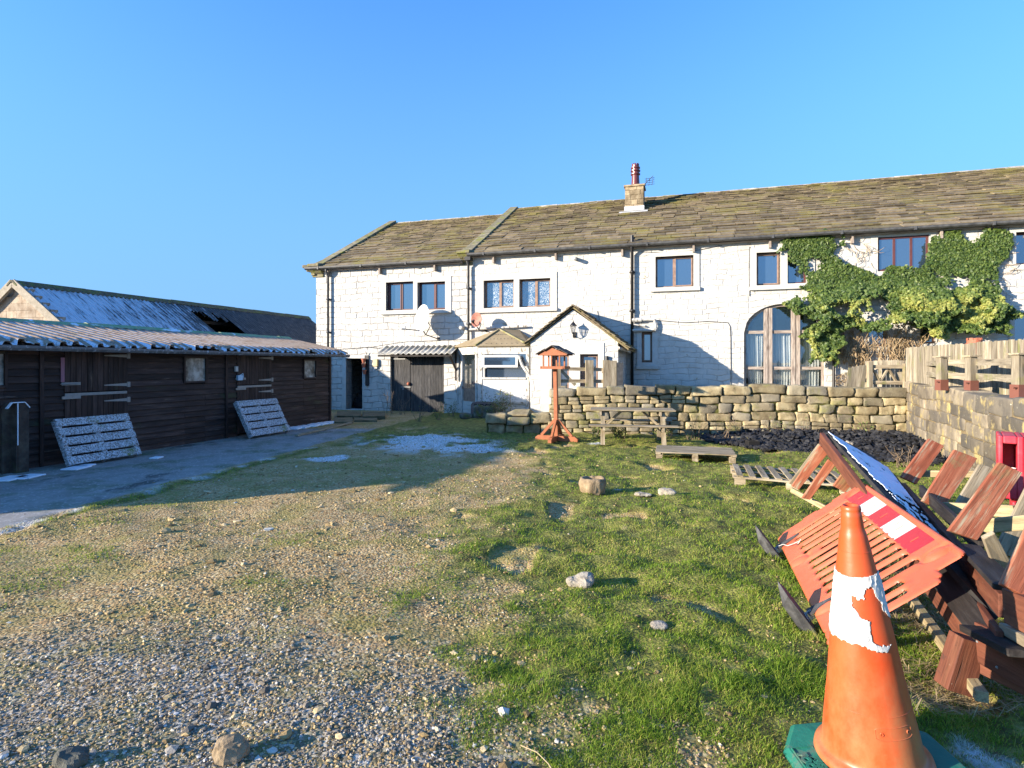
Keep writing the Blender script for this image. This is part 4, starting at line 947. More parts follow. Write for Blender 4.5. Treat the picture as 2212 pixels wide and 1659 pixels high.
while y < .3: mb.box(-.02, .29, y - .02, y + .02, HW - .02, HW + .025); y += .61
mb.build('fascia', M['stable'], shed)
mb = MB(); q, _ = sp(533); mb.box(.24, .29, q - .3, q + .08, HW - .06, HW - .025); mb.build('batten', M['wood_pale'], shed)

# pallets leaning on the stable
def to_shed(x, y, z): return Vector((-5.4, 16.9, 0)) + Vector((SDY, -SDX, 0)) * x + Vector((SDX, SDY, 0)) * y + Vector((0, 0, z))
def pallet(name, label, c, ex, ey, Lx, Ly, nsl, sw, m, group=None, blocks=False, th=.10, slat_t=.02):
    """c: corner, ex: along the slats, ey: across them; blocks hang on the far side of the slats"""
    c, ex, ey = Vector(c), Vector(ex).normalized(), Vector(ey).normalized(); nz = ex.cross(ey).normalized()
    if nz.z < 0 and abs(nz.z) > .3: nz = -nz
    o = thing(name, label, 'pallet', c, group=group); rr = random.Random(hash(label) % 1000 if False else len(label))
    for i in range(nsl):
        q = (Ly - sw) * i / (nsl - 1) + sw / 2; j = rr.uniform(-.012, .012)
        mb = MB(); mb.obox(c + ex * (Lx / 2 + j) + ey * q + nz * (th + slat_t / 2), ex * Lx / 2, ey * (sw / 2 * rr.uniform(.93, 1)), nz * slat_t / 2); mb.build('slat', m, o, bevel=.003)
    for i in range(3):
        q = (Lx - .09) * i / 2 + .045; mb = MB()
        mb.obox(c + ex * q + ey * Ly / 2 + nz * (th - .012), ex * .045, ey * Ly / 2, nz * .0105)
        if blocks:
            for k in (.05, .5, .95): mb.obox(c + ex * (.06 + (Lx - .12) * i / 2) + ey * (Ly - .12) * k + ey * .06 * (1 - k * 0) + nz * (th - .025) / 2, ex * .05, ey * .07, nz * (th - .025) / 2)
        else: mb.obox(c + ex * q + ey * Ly / 2 + nz * (th - .024) / 2, ex * .022, ey * Ly / 2, nz * (th - .024) / 2)
        mb.build('stringer', m, o)
    return o
def lean_pallet(u0, u1, ztop, out, Lx, label, nsl=5, z0=.0, skew=0):
    q0, q1 = sp(u0, HOR, out)[0], sp(u1, HOR, out)[0]
    b0 = to_shed(out, q1, z0); ex = (to_shed(out, q0, z0 ) - b0); top = to_shed(.14, q1, ztop); ey = top - b0
    return pallet('pallet', label, b0, ex, ey, ex.length, ey.length, nsl, ey.length / nsl * .86, M['frost_wood'], 'frosty pallets leaning on the stable', th=.11)
p1 = lean_pallet(141, 298, .74, .52, 1, 'frost covered wooden pallet leaning against the nearer stable door, green on its lowest board')
p2 = lean_pallet(536, 621, .80, .60, 1, 'frost covered wooden pallet leaning against the farther stable door')
M['trough'] = mat('weathered_dark_board', [(.03, .022, .018), (.06, .045, .035), (.10, .085, .06)], 6, rough=.8, isl=.2, layers=[((.05, .06, .02), 3, .55, .7)])
# upright pair of boards with a snowy capped top
o = thing('plank_trough', 'dark upright plank trough with snow along its top and edges, by the near stable wall', 'trough', to_shed(.22, sp(38, HOR, .22)[0], 0))
ya, yb = sp(58, HOR, .25)[0], sp(12, HOR, .25)[0]; zt = CAMZ - (866 - HOR) * (16.9 + SDY * ya) / F - .02
mb = MB(); f_ = lambda a, z: to_shed(.30, a, z); ch = .08; mid = ya + (yb - ya) * .55
mb.prism([(ya, 0), (mid, 0), (mid, zt), (ya - (ya - yb) * .2, zt), (ya, zt - ch)], f_, to_shed(-.03, 0, 0) - to_shed(0, 0, 0))
mb.build('board', M['trough'], o)
mb = MB(); f_ = lambda a, z: to_shed(.16, a, z)
mb.prism([(mid, 0), (yb, 0), (yb, zt - ch), (yb + (ya - yb) * .2, zt), (mid, zt)], f_, to_shed(-.03, 0, 0) - to_shed(0, 0, 0))
mb.obox(to_shed(.23, mid, zt / 2), (to_shed(.07, 0, 0) - to_shed(0, 0, 0)), (to_shed(0, .015, 0) - to_shed(0, 0, 0)), (0, 0, zt / 2)); mb.build('board', M['trough'], o)
mb = MB()
for a0, z0, a1, z1 in ((yb - .01, zt - ch, yb + (ya - yb) * .2, zt + .01), (yb + (ya - yb) * .2, zt + .01, ya - (ya - yb) * .2, zt + .01), (ya - (ya - yb) * .2, zt + .01, ya + .01, zt - ch), (ya, zt - ch, ya, zt * .55), (mid, zt, mid, zt * .4)):
    mb.beam(to_shed(.285 if a0 != mid else .31, a0, z0), to_shed(.285 if a0 != mid else .31, a1, z1), .06 if a0 != mid and z1 > zt * .6 else .014, .014)
mb.build('snow', M['snow'], o, bevel=.006)
mb = MB(); rnd = random.Random(2)      # snow ledge at the foot of the stable's far end and a plank
for i in range(26): q = sp(622 + 88 * i / 26)[0]; mb.obox(to_shed(.18 + rnd.uniform(-.04, .04), q, .01), (.13 * rnd.uniform(.6, 1.2), 0, 0), (0, .2, 0), (0, 0, .03 * rnd.uniform(.5, 1.2)))
for (x_, u_, sz) in ((.8, 64, .13), (.7, 20, .16), (.9, 52, .05), (1.05, 338, .08), (.75, 165, .14), (.66, 185, .10)):
    q = sp(u_, HOR, x_)[0]; mb.obox(to_shed(x_, q, .012), (sz, 0, 0), (0, sz * 1.2, 0), (0, 0, .012))
o = mb.build('snow', M['snow'], bevel=.02); tag(o, 'thin ledge and scraps of snow along the foot of the stable', 'snow', kind='stuff')
o = thing('ground_plank', 'long narrow plank lying on the ground at the far corner of the stable', 'plank', G(680, 925)); mb = MB(); mb.beam(G(640, 941, .03), G(758, 913, .03), .09, .04); mb.build('plank', M['wood_grey'], o)

# ------------------------------------------------------------ barn
t = NT('frosted_fibre_cement_sheet')
at = t.attr('crest'); c1 = t.ramp(t.noise(4, det=8), [(.3, (.045, .05, .055)), (.6, (.085, .09, .095)), (.75, (.14, .12, .09))])
yy = t.n('ShaderNodeSeparateXYZ'); t.l(t.co, yy.inputs[0])
near = t.ramp(t.math('MULTIPLY', yy.outputs[1], 1 / 15), [(.02, .34), (.3, .24), (.5, .10), (.9, .0)])
fr_ = t.math('MULTIPLY', t.ramp(t.math('SUBTRACT', t.math('ADD', near, t.math('MULTIPLY', t.noise(7, t.map((.16, 1.6, .16)), 9, .8), .9)), t.math('MULTIPLY', at, .12)), [(.56, 0.0), (.68, 1.0)]), .8)
M['barn_roof'] = t.done(t.mix(fr_, c1, (.66, .72, .80)), .85, t.bump(t.noise(30, det=6), .005))
M['barn_block'] = mat('barn_block_wall', [(.22, .16, .11), (.34, .27, .20), (.42, .36, .28)], 4, rough=.9, bump=.006, isl=.2)
barn = thing('barn', 'low stone barn with a frosted corrugated roof that has a broken hole, behind the stable', 'barn', (-15.29, 17.64, 0), -math.atan(.332), local=True)
BL = 13.7; BR = 4.21; be = 4.21 - .66 * 3.7; NP = 4
def hole(c): # broken sheet below the ridge part way along
    y, x = c[:, 1], c[:, 0]; return (y > 5.7) & (y < 7.3) & (x > .55 + .5 * np.abs(np.sin(y * 6)) * (y > 6.2)) & (x < 2.9 - .5 * (y - 5.7))
br2 = roof_sheet('roof', .05, BR, 3.7, be, -.15, BL, .165, .030, M['barn_roof'], barn, 0, 14, 1, hole, box=False)
roof_sheet('roof', -.05, BR, -3.7, be, -.15, BL, .165, .030, M['barn_roof'], barn, 0, 3, 1, None, box=False)
mb = MB(); y = -.2; rnd = random.Random(6)
while y < BL: e = min(y + 1.1, BL); mb.prism([(-.24, -.12), (-.05, .05), (.05, .05), (.24, -.12), (.2, -.14), (0, -.0), (-.2, -.14)], lambda x, z, d=rnd.uniform(-.01, .01): (x, y, BR + .04 + z + d), (0, e - y - .008, 0)); y = e
mb.build('ridge_cap', mat('mossy_ridge_cap', [(.06, .055, .04), (.13, .12, .08)], 8, rough=.9, bump=.01, layers=[((.12, .14, .04), 5, .5, .6)]), br2)
mb = MB()
rw = 0; z = 0
while z < BR - .1:
    half = min(3.6, (BR - z - .10) / .66); x = -half + (.2 if rw % 2 else 0); 
    while x < half: e = min(x + .45, half); mb.box(x + .005, e - .005, .0 + rnd.uniform(-.004, .004), .2, z + .005, z + .22); x = e
    z += .225; rw += 1
mb.prism([(-3.6, 0), (3.6, 0), (3.6, be + .02), (0, BR - .16), (-3.6, be + .02)], lambda x, z: (x, .012, z), (0, .18, 0)); mb.prism([(-3.6, 0), (3.6, 0), (3.6, be), (0, BR - .16), (-3.6, be)], lambda x, z: (x, BL - .4, z), (0, .2, 0))
mb.box(3.4, 3.6, .2, BL - .4, 0, be - .05); mb.box(-3.6, -3.4, .2, BL - .4, 0, be - .05)
mb.build('wall', M['barn_block'], barn)
mb = MB(); mb.beam((.02, -.16, BR + .01), (3.72, -.16, be + .01), .05, .24); mb.beam((-.02, -.16, BR + .01), (-3.72, -.16, be + .01), .05, .24); mb.build('verge_board', mat('lichened_verge', [(.22, .19, .14), (.34, .30, .24)], 8, bump=.004), barn)
mb = MB()
for k in range(4): mb.beam((.5 + k * 1.0, .1, BR - .42 - .66 * (.5 + k * 1.0)), (.5 + k * 1.0, BL - .5, BR - .42 - .66 * (.5 + k * 1.0)), .06, .12)
mb.build('purlin', M['wood_black'], barn)

# ------------------------------------------------------------ stones
def rough_stone(mb, c, ex, ey, ez, hx, hy, hz, rnd, rough=.10, sub=4, pw=11.0):
    key = sub
    if key not in rough_stone.T:
        b = bmesh.new(); bmesh.ops.create_cube(b, size=2); bmesh.ops.subdivide_edges(b, edges=b.edges, cuts=sub, use_grid_fill=True)
        for v_ in b.verts: v_.co = Vector([math.sin(c_ * math.pi / 2) for c_ in v_.co])
        rough_stone.T[key] = ([v.co.copy() for v in b.verts], [tuple(v.index for v in f.verts) for f in b.faces]); b.free()
    tv, tf = rough_stone.T[key]; off = Vector((rnd.uniform(-90, 90), rnd.uniform(-90, 90), rnd.uniform(-90, 90)))
    vs = []
    sk = rnd.uniform(-.10, .10); tp = rnd.uniform(-.10, .06)
    for p in tv:
        n = (abs(p.x) ** pw + abs(p.y) ** pw + abs(p.z) ** pw) ** (1 / pw); q = p / n
        w_ = Vector((q.x * hx, q.y * hy, q.z * hz))
        d = mn.fractal(w_ * 9 + off, .7, 2.1, 4) * rough * .8 + mn.noise(w_ * 3.5 + off) * rough * 1.3
        m_ = min(hx, hy, hz); f = 1 + d
        w_ = Vector((w_.x + q.x * d * m_, w_.y + q.y * d * m_, w_.z + q.z * d * m_)); w_.x += sk * w_.z; w_.z *= 1 + tp * q.x
        vs.append(Vector(c) + Vector(ex) * w_.x + Vector(ey) * w_.y + Vector(ez) * w_.z)
    mb.add(vs, tf)
rough_stone.T = {}
M['drystone'] = mat('lichened_wall_stone', [(.20, .155, .085), (.33, .265, .15), (.44, .37, .22)], 5, rough=.9, bump=.014, bscale=26, isl=.40, alt=(.20, .185, .15), layers=[((.22, .21, .075), 2.2, .54, .70), ((.10, .11, .05), 9, .60, .70), ((.52, .50, .40), 22, .66, .72)])
M['moss_core'] = mat('mossy_wall_core', [(.03, .03, .012), (.07, .07, .02), (.12, .12, .03)], 6, rough=.95, bump=.02, bscale=14)
M['mortar'] = mat('sandy_mortar', [(.15, .115, .06), (.27, .20, .11)], 6, bump=.01)
M['ret_stone'] = mat('mortared_retaining_stone', [(.12, .10, .075), (.21, .175, .125), (.32, .265, .18)], 3, rough=.9, bump=.016, bscale=18, isl=.40, alt=(.11, .10, .085), layers=[((.38, .30, .13), 3.2, .54, .62), ((.10, .09, .08), 2.1, .58, .68), ((.46, .44, .34), 16, .64, .70)])
def stone_wall(name, label, cat, p0, p1, zb, zt, rows, m, seed, thick=.40, wr=(.22, .55), small=None, caps=True, face=-1, gap=.012, rough=.10, group=None, sub=7, pw=12.0, core=.07):
    p0, p1 = Vector(p0), Vector(p1); ex = (p1 - p0); L = ex.length; ex.normalize(); ey = Vector((-ex.y, ex.x, 0)); rnd = random.Random(seed)
    o = thing(name, label, cat, (p0.x, p0.y, 0), group=group); mb = MB(); mc = MB()
    n = 24
    for i in range(n):
        a, b = L * i / n, L * (i + 1) / n; zz = min(zt(a / L), zt(b / L)) - .10
        mc.obox(p0 + ex * (a + b) / 2 + ey * (thick / 2) + Vector((0, 0, (zz + zb) / 2)), ex * (b - a) / 2 * 1.02, ey * (thick / 2 - core), Vector((0, 0, (zz - zb) / 2)))
    hs = [rnd.uniform(.85, 1.15) for _ in range(rows)]; hs[-1] *= 1.1; tot = sum(hs)
    cum = 0
    for r, h in enumerate(hs):
        x = rnd.uniform(-.1, 0) if r % 2 else 0; last = r == rows - 1
        while x < L - .05:
            q = x / L; w_ = rnd.uniform(*wr) * (1.35 if last and caps else 1)
            split = small and small(q, r / rows) and rnd.random() < .75 and not last
            if split: w_ *= .75
            w_ = min(w_, L - x + .03)
            Ht = (zt(q) - zb); z0 = zb + Ht * cum / tot + .03 * math.sin(x * 1.7 + r * .0 + seed); z1 = zb + Ht * (cum + h) / tot + .03 * math.sin(x * 1.7 + seed)
            parts_ = [(z0, z1)] if not split else ([(z0, z0 + (z1 - z0) * .45), (z0 + (z1 - z0) * .45, z1)])
            for (a, b) in parts_:
                a -= rnd.uniform(0, .012); jit = rnd.uniform(-.025, .025) * (1 if core > .05 else .25) - (.03 if last and caps else 0)
                c = p0 + ex * (x + w_ / 2) + ey * (thick / 2 + jit) + Vector((0, 0, (a + b) / 2)); rot = rnd.uniform(-.035, .035)
                exx = (ex * math.cos(rot) + Vector((0, 0, 1)) * math.sin(rot)); ezz = (Vector((0, 0, 1)) * math.cos(rot) - ex * math.sin(rot))
                hx_, hz_ = max(.03, w_ / 2 - gap * rnd.uniform(.3, 1.3)), max(.02, (b - a) / 2 - gap * rnd.uniform(.2, 1.0))
                rough_stone(mb, c, exx, ey, ezz, hx_, thick / 2 * (1.05 if last and caps else rnd.uniform(.9, 1) if core > .05 else rnd.uniform(.985, 1.01)), hz_, rnd, rough * rnd.uniform(.7, 1.3), sub, pw * rnd.uniform(.5, 1.2))
            x += w_
        cum += h
    so_ = mb.build('stonework', m, o, smooth=True, fixn=False); 
    mc.build('core', M['moss_core'] if core > .05 else M['mortar'], o, fixn=True); return o
WP0, WP1 = Vector((.98, 14.2, 0)), Vector((9.2, 13.25, 0))
stone_wall('garden_wall', 'dry stone garden wall with big mossy cap stones behind the picnic table', 'wall', WP0, WP1, -.05, lambda q: 1.14 + .06 * q + (.05 if .3 < q < .65 else 0), 6, M['drystone'], 5, .42, (.26, .60), lambda q, r: q < .36 or r < .25, sub=7, rough=.20)
stone_wall('return_wall', 'short return of mossy stone between the garden wall end and the porch', 'wall', (1.30, 16.2, 0), (1.02, 14.35, 0), -.05, lambda q: 1.08, 6, M['drystone'], 8, .3, (.2, .45), lambda q, r: True)
stone_wall('low_wall', 'knee high broken stone wall running left from the garden wall end', 'wall', (-.62, 14.15, 0), (.96, 14.3, 0), -.05, lambda q: .46 - .06 * math.sin(q * 7), 2, M['drystone'], 15, .40, (.30, .50), None, rough=.2, sub=7)
o = thing('cap_stone', 'squared stone with a pitched top sitting on the low wall', 'stone', G(1120, 903, .42)); b_ = G(1128, 903, .44); b_.y = 14.45; b_.x = (1120 - CX) / F * 14.4 ; b_.z = .40
mb = MB(); x0, x1, y0, y1 = b_.x - .28, b_.x + .32, 14.2, 14.65
mb.add([(x0, y0, .42), (x1 - .1, y0 - .06, .42), (x1 + .12, y1, .42), (x0, y1, .42), (x0, y0, .47), (x1 - .1, y0 - .06, .47), (x1 + .12, y1, .47), (x0, y1, .47), (x0 + .22, y0 + .25, .58), (x1 - .02, y0 + .22, .58)], [(0, 1, 5, 4), (1, 2, 6, 5), (2, 3, 7, 6), (3, 0, 4, 7), (4, 5, 9, 8), (5, 6, 9), (6, 7, 8, 9), (7, 4, 8), (3, 2, 1, 0)])
mb.build('stone', M['drystone'], o, bevel=.012)
# retaining wall coming towards the camera on the right
RW0, RW1 = Vector((9.32, 13.55, 0)), Vector((5.7, 5.75, 0))
stone_wall('retaining_wall', 'mortared coursed stone retaining wall below the timber post fence', 'wall', RW0, RW1, -.05, lambda q: 1.29 - .03 * q, 6, M['ret_stone'], 21, .42, (.42, .95), None, False, gap=.003, rough=.03, pw=16, core=.022)
for o in [x for x in sc.objects if x.name.startswith('retaining_wall')]:
    for ch in o.children:
        pass
# terrace behind the walls
def terr(name, poly, z, m):
    mb = MB(); mb.prism(poly, lambda x, y: (x, y, z), (0, 0, -.9)); o = mb.build(name, m); o['kind'] = 'structure'; return o
M['terrace'] = mat('terrace_gravel', [(.10, .10, .05), (.22, .20, .12), (.32, .29, .2)], 4, bump=.01)
e_ = lambda s, t_: (HM @ Vector((s, -t_, 0))).to_2d()
terr('terrace', [(1.3, 14.5), (9.30, 13.7), (9.60, 13.45), (6.05, 5.8), (12, 5.2), (22, 10), tuple(e_(SR, .05)), tuple(e_(3.0, .05)), tuple(e_(1.3, .05))], 1.0, M['terrace'])
# small stones, boulders, trough, slab
M['rock_white'] = mat('pitted_pale_rock', [(.22, .185, .135), (.34, .30, .235), (.45, .42, .35)], 12, rough=.9, bump=.012, bscale=30, layers=[((.26, .22, .16), 16, .60, .68)])
M['rock_tan'] = mat('sandstone', [(.17, .12, .07), (.27, .20, .12), (.36, .28, .18)], 8, rough=.9, bump=.012, bscale=26)
M['rock_dark'] = mat('dark_mossy_boulder', [(.06, .06, .05), (.11, .11, .09), (.17, .17, .14)], 5, rough=.9, bump=.012, layers=[((.08, .10, .03), 4, .5, .6)])
def rock(name, label, cat, p, h, m, seed, rz=0, rough=.5, group=None, pw=2.5, sub=9):
    rnd = random.Random(seed); p = Vector(p); zc = gz(p.x, p.y); o = thing(name, label, cat, (p.x, p.y, zc), group=group); mb = MB()
    ex = Vector((math.cos(rz), math.sin(rz), 0)); ey = Vector((-math.sin(rz), math.cos(rz), 0))
    rough_stone(mb, (p.x, p.y, zc + h[2] * .75), ex, ey, (0, 0, 1), h[0], h[1], h[2], rnd, rough, sub, pw); mb.build('stone', m, o, smooth=False, fixn=False); return o
rock('white_rock', 'flat pale pitted rock on the grass, between the stone bowl and a slimmer rock', 'rock', G(1389, 1070), (.12, .075, .04), M['rock_white'], 1, -.1)
rock('white_rock', 'slim pale pitted rock on the grass, farther right of the stone bowl', 'rock', G(1442, 1070), (.11, .055, .04), M['rock_white'], 2, -.5)
rock('white_rock', 'large pale pitted rock alone in the middle of the foreground', 'rock', G(1251, 1255), (.11, .07, .045), M['rock_white'], 3, .1)
rock('white_rock', 'small half buried pale rock in the long grass behind the traffic cone', 'rock', G(1424, 1347), (.055, .04, .022), M['rock_white'], 4, .3)
rock('rock', 'big pale tan rock half sunk in grey gravel at the bottom edge', 'rock', G(503, 1640), (.075, .05, .045), M['rock_tan'], 5, .3)
rock('rock', 'grey blue rock in the gravel near the bottom left corner', 'rock', G(160, 1655), (.075, .05, .04), M['rock_dark'], 6, .2)
for i, (u, v, hx, hz, lb) in enumerate(((1008, 903, .22, .10, 'flat mossy step stone before the bay door'), (1021, 893, .17, .2, 'leftmost of three dark boulders in front of the name stone'), (1034, 903, .19, .24, 'middle one of three dark boulders in front of the name stone'), (1056, 903, .24, .22, 'rightmost of three dark boulders in front of the name stone'), (966, 885, .2, .22, 'grey boulder at the right foot of the black garage doors'), (1093, 891, .28, .2, 'broad dark boulder under the right of the bay'))):
    rock('boulder', lb, 'boulder', G(u, v), (hx, .18, hz), M['rock_dark'], 30 + i, 0, .25, 'boulders before the bay', 2.6, 5)
# stone bowl
bc = G(1281, 1062); o = thing('stone_bowl', 'rough hollowed stone bowl standing on the grass', 'bowl', (bc.x, bc.y, gz(bc.x, bc.y)))
mb = MB(); n = 40; prof = [(.15, -.02), (.165, .04), (.175, .10), (.172, .15), (.16, .185), (.135, .19), (.115, .17), (.10, .12), (.06, .10), (.005, .095)]
zc = gz(bc.x, bc.y)
for r, z in prof:
    for j in range(n):
        a = 2 * math.pi * j / n; w_ = Vector((math.cos(a), math.sin(a), z * 4)); rr = r * (1 + .16 * mn.fractal(w_ * 4, .6, 2, 4) + .10 * mn.noise(w_ * 1.5) + .03 * abs(math.sin(a * 4)))
        mb.v.append((bc.x + rr * math.cos(a), bc.y + rr * .9 * math.sin(a), zc + z + (.018 * mn.noise(w_ * 2 + Vector((5, 5, 5))) if z > .15 else 0)))
for i in range(len(prof) - 1):
    for j in range(n): a = i * n + j; b = i * n + (j + 1) % n; mb.f.append((a, b, b + n, a + n))
mb.f.append(tuple((len(prof) - 1) * n + j for j in range(n))); mb.build('bowl', M['rock_tan'], o, smooth=True)
# name stone
nl = HM @ Vector((hf(1042, HOR, TB + .25)[0], -TB - .25, 0)); o = thing('name_stone', 'upright brown stone slab lettered RIDGE BARN leaning before the bay', 'sign', nl, HR + R(4), local=True)
mb = MB(); mb.prism([(-.42, -.03), (.42, -.03), (.42, .40), (.38, .47), (.20, .50), (-.20, .50), (-.38, .47), (-.42, .40)], lambda x, z: (x, .05 + z * .15, z), (0, .07, 0)); mb.build('slab', mat('brown_slab', [(.13, .09, .08), (.20, .14, .12)], 6, bump=.006), o, bevel=.01)
def text_mesh(name, body, size, m, parent, M4, extr=.004):
    cu = bpy.data.curves.new('lettering', 'FONT'); cu.body = body; cu.size = size; cu.extrude = extr; cu.align_x = 'CENTER'; cu.align_y = 'CENTER'; cu.offset = .004
    ob = bpy.data.objects.new('lettering_src', cu); sc.collection.objects.link(ob); bpy.context.view_layer.update()
    me = bpy.data.meshes.new_from_object(ob.evaluated_get(bpy.context.evaluated_depsgraph_get())); bpy.data.objects.remove(ob); me.transform(M4); me.materials.clear(); me.materials.append(m)
    t_ = bpy.data.objects.new(name, me); sc.collection.objects.link(t_); t_.parent = parent; return t_
tl = math.atan(.15)
for body, z in (('RIDGE', .34), ('BARN', .15)): text_mesh('lettering', body, .22, M['wood_black'], o, Matrix.Translation((0, .043 + z * .15, z)) @ Matrix.Rotation(R(90) - tl, 4, 'X'), .006)
# flagstones by the doorway
mb = MB(); rnd = random.Random(31)
for (u0, u1, v0, v1, z) in ((728, 780, 888, 898, .10), (783, 832, 889, 899, .10), (722, 762, 899, 911, .05), (765, 815, 899, 908, .05)):
    a, b, c, d = G(u0, v1, z), G(u1, v1, z), G(u1, v0, z), G(u0, v0, z); mb.add([a, b, c, d] + [p - Vector((0, 0, .12)) for p in (a, b, c, d)], [(0, 1, 2, 3), (7, 6, 5, 4), (0, 4, 5, 1), (1, 5, 6, 2), (2, 6, 7, 3), (3, 7, 4, 0)])
o = mb.build('paving', mat('mossy_flagstone', [(.06, .055, .03), (.12, .11, .06), (.18, .16, .10)], 4, bump=.008, isl=.2)); o['kind'] = 'structure'
# coal heap
xs_, ys_ = rng.random(15000) * 6 + 4.0, rng.random(15000) * 5 + 8.6
k_ = (coal_in(xs_, ys_) > .0) & (ys_ < 13.7 - .115 * (xs_ - 1)) & (xs_ < 9.0 - .47 * (13.2 - ys_)); xs_, ys_ = xs_[k_][:4200], ys_[k_][:4200]; n = len(xs_)
zz = .02 + .20 * np.clip(coal_in(xs_, ys_) / 1.3, 0, 1) * rng.random(n); s = .026 + .03 * rng.random(n)
V = IV[None] * (1 + 1.0 * (rng.random((n, len(IV), 1)) - .5)) * np.stack([s * (.8 + .5 * rng.random(n)), s * (.8 + .5 * rng.random(n)), s * (.6 + .4 * rng.random(n))], -1)[:, None]
V = V + np.stack([xs_, ys_, zz + gz(6, 11)], -1)[:, None]
cm = plain('black_coal', (.02, .02, .022), .62, var=.4, scale=4, spec=.3)
o = np_mesh('coal_heap', V.reshape(-1, 3), (np.arange(n)[:, None, None] * len(IV) + IF[None]).reshape(-1, 3), cm); tag(o, 'spread heap of black coal lumps at the foot of the garden wall', 'coal', kind='stuff')
rock('stone_slab', 'flat pale stone slab lying in the coal before the garden wall', 'stone', G(1616, 955), (.34, .16, .07), M['drystone'], 61, .0, .08, None, 6, 5)
rock('rock', 'small pale yellow rock lying on the black coal', 'rock', Vector((6.5, 11.0, 0)), (.10, .07, .12), M['rock_white'], 62)
o = thing('box', 'small black open box lying in the coal beside the pale slab', 'box', G(1625, 968)); c = G(1625, 968); mb = MB()
mb.box(c.x - .10, c.x + .12, c.y - .08, c.y + .12, 0, .02); mb.box(c.x - .10, c.x + .12, c.y + .10, c.y + .12, .02, .15); mb.box(c.x - .10, c.x - .08, c.y - .08, c.y + .10, .02, .15); mb.box(c.x + .10, c.x + .12, c.y - .08, c.y + .10, .02, .15); mb.box(c.x - .08, c.x + .10, c.y - .08, c.y - .06, .06, .15); mb.build('box', M['iron_black'], o)

# ------------------------------------------------------------ bird table
bt = G(1203, 953); o = thing('bird_table', 'orange brown wooden bird table on a tall post with a cross foot', 'bird table', (bt.x, bt.y, 0)); B = M['orange_bird']; x, y = bt.x, bt.y + .1; rz = R(-24)
def bp(a, b, z): return Vector((x + a * math.cos(rz) - b * math.sin(rz), y + a * math.sin(rz) + b * math.cos(rz), z))
hh = lambda v: CAMZ - (v - HOR) / F * y
mb = MB(); mb.beam(bp(0, 0, .05), bp(-.03, 0, hh(797)), .085, .085, bp(0, 1, 0) - bp(0, 0, 0)); mb.build('post', B, o, bevel=.004)
for (a, b, L) in ((-1, 0, .50), (1, 0, .50), (0, -1, .46), (0, 1, .46)):
    mb = MB(); w_ = bp(-b, a, 0) - bp(0, 0, 0)
    mb.prism([(.043, .0), (L, .0), (L, .06), (L - .07, .11), (.043, .11)], lambda r, z: bp(a * r, b * r, z) - w_ * .04, w_ * .08); mb.build('foot', B, o)
    mb = MB(); mb.beam(bp(a * (L - .14), b * (L - .14), .11), bp(a * .045, b * .045, .46), .05, .06); mb.build('brace', B, o)
zt = hh(797); ze = hh(768); zp = hh(752); tw = .27; sx = -.03
def ob(mb, a0, a1, b0, b1, z0, z1): mb.obox((bp(a0, b0, z0) + bp(a1, b1, z1)) / 2, (bp(a1, 0, 0) - bp(a0, 0, 0)) / 2, (bp(0, b1, 0) - bp(0, b0, 0)) / 2, (0, 0, (z1 - z0) / 2))
mb = MB(); ob(mb, sx - tw, sx + tw, -.2, .2, zt, zt + .025); ob(mb, sx - tw + .02, sx + tw - .02, -.2 - .015, -.2, zt - .0, zt + .06); ob(mb, sx - tw + .02, sx + tw - .02, .2, .215, zt, zt + .06); ob(mb, sx - tw - .015, sx - tw, -.2, .2, zt, zt + .06); ob(mb, sx + tw, sx + tw + .015, -.2, .2, zt, zt + .06); mb.build('tray', B, o)
for a in (-.22, -.03, .16): 
    for b in (-.17, .17): mb = MB(); ob(mb, sx + a - .015, sx + a + .015, b - .015, b + .015, zt + .025, ze); mb.build('spindle', B, o)
mb = MB()
for b in (-.2, .2): mb.prism([(sx - .34, ze), (sx + .34, ze), (sx + .34, ze + .03), (sx, zp), (sx - .34, ze + .03)], lambda a, z: bp(a, b - .01, z), bp(0, .02, 0) - bp(0, 0, 0))
mb.build('gable', B, o)
mb = MB()
for sg in (-1, 1):
    for k in range(2):
        e, q = sx + sg * (.38 - .19 * k), sx + sg * (.17 - .17 * k); f0 = ze + (zp - ze) * (1 - abs(e - sx) / .36) + .03 - .01 * k; f1 = ze + (zp - ze) * (1 - abs(q - sx) / .36) + .045
        mb.prism([(e, f0), (q, f1), (q, f1 + .018), (e, f0 + .018)], lambda a, z: bp(a, -.26, z), bp(0, .52, 0) - bp(0, 0, 0))
mb.build('roof', mat('dark_felt_shingle', [(.05, .045, .04), (.10, .085, .07)], 12, bump=.002), o)

# ------------------------------------------------------------ picnic table
pt0 = G(1302, 962); pt1 = G(1435, 965); o = thing('picnic_table', 'weathered grey timber picnic table with attached benches in front of the stone wall', 'picnic table', ((pt0 + pt1) / 2))
d = (pt1 - pt0); d.z = 0; Lb = d.length; d.normalize(); nn = Vector((-d.y, d.x, 0)); c0 = (pt0 + pt1) / 2 + nn * .62; 
def pp(a, b, z): return c0 + d * a + nn * b + Vector((0, 0, z))
def pb_(mb, a0, a1, b0, b1, z0, z1): mb.obox(pp((a0 + a1) / 2, (b0 + b1) / 2, (z0 + z1) / 2), d * (a1 - a0) / 2, nn * (b1 - b0) / 2, (0, 0, (z1 - z0) / 2))
for i in range(5): mb = MB(); q = -.35 + i * .145; pb_(mb, -.90, .90, q, q + .13, .705, .735); mb.build('table_plank', M['wood_grey'], o, bevel=.006)
for b in (-.74, -.61, .50, .63): mb = MB(); pb_(mb, -.92, .92, b, b + .12, .405, .435); mb.build('bench_plank', M['wood_grey'], o, bevel=.006)
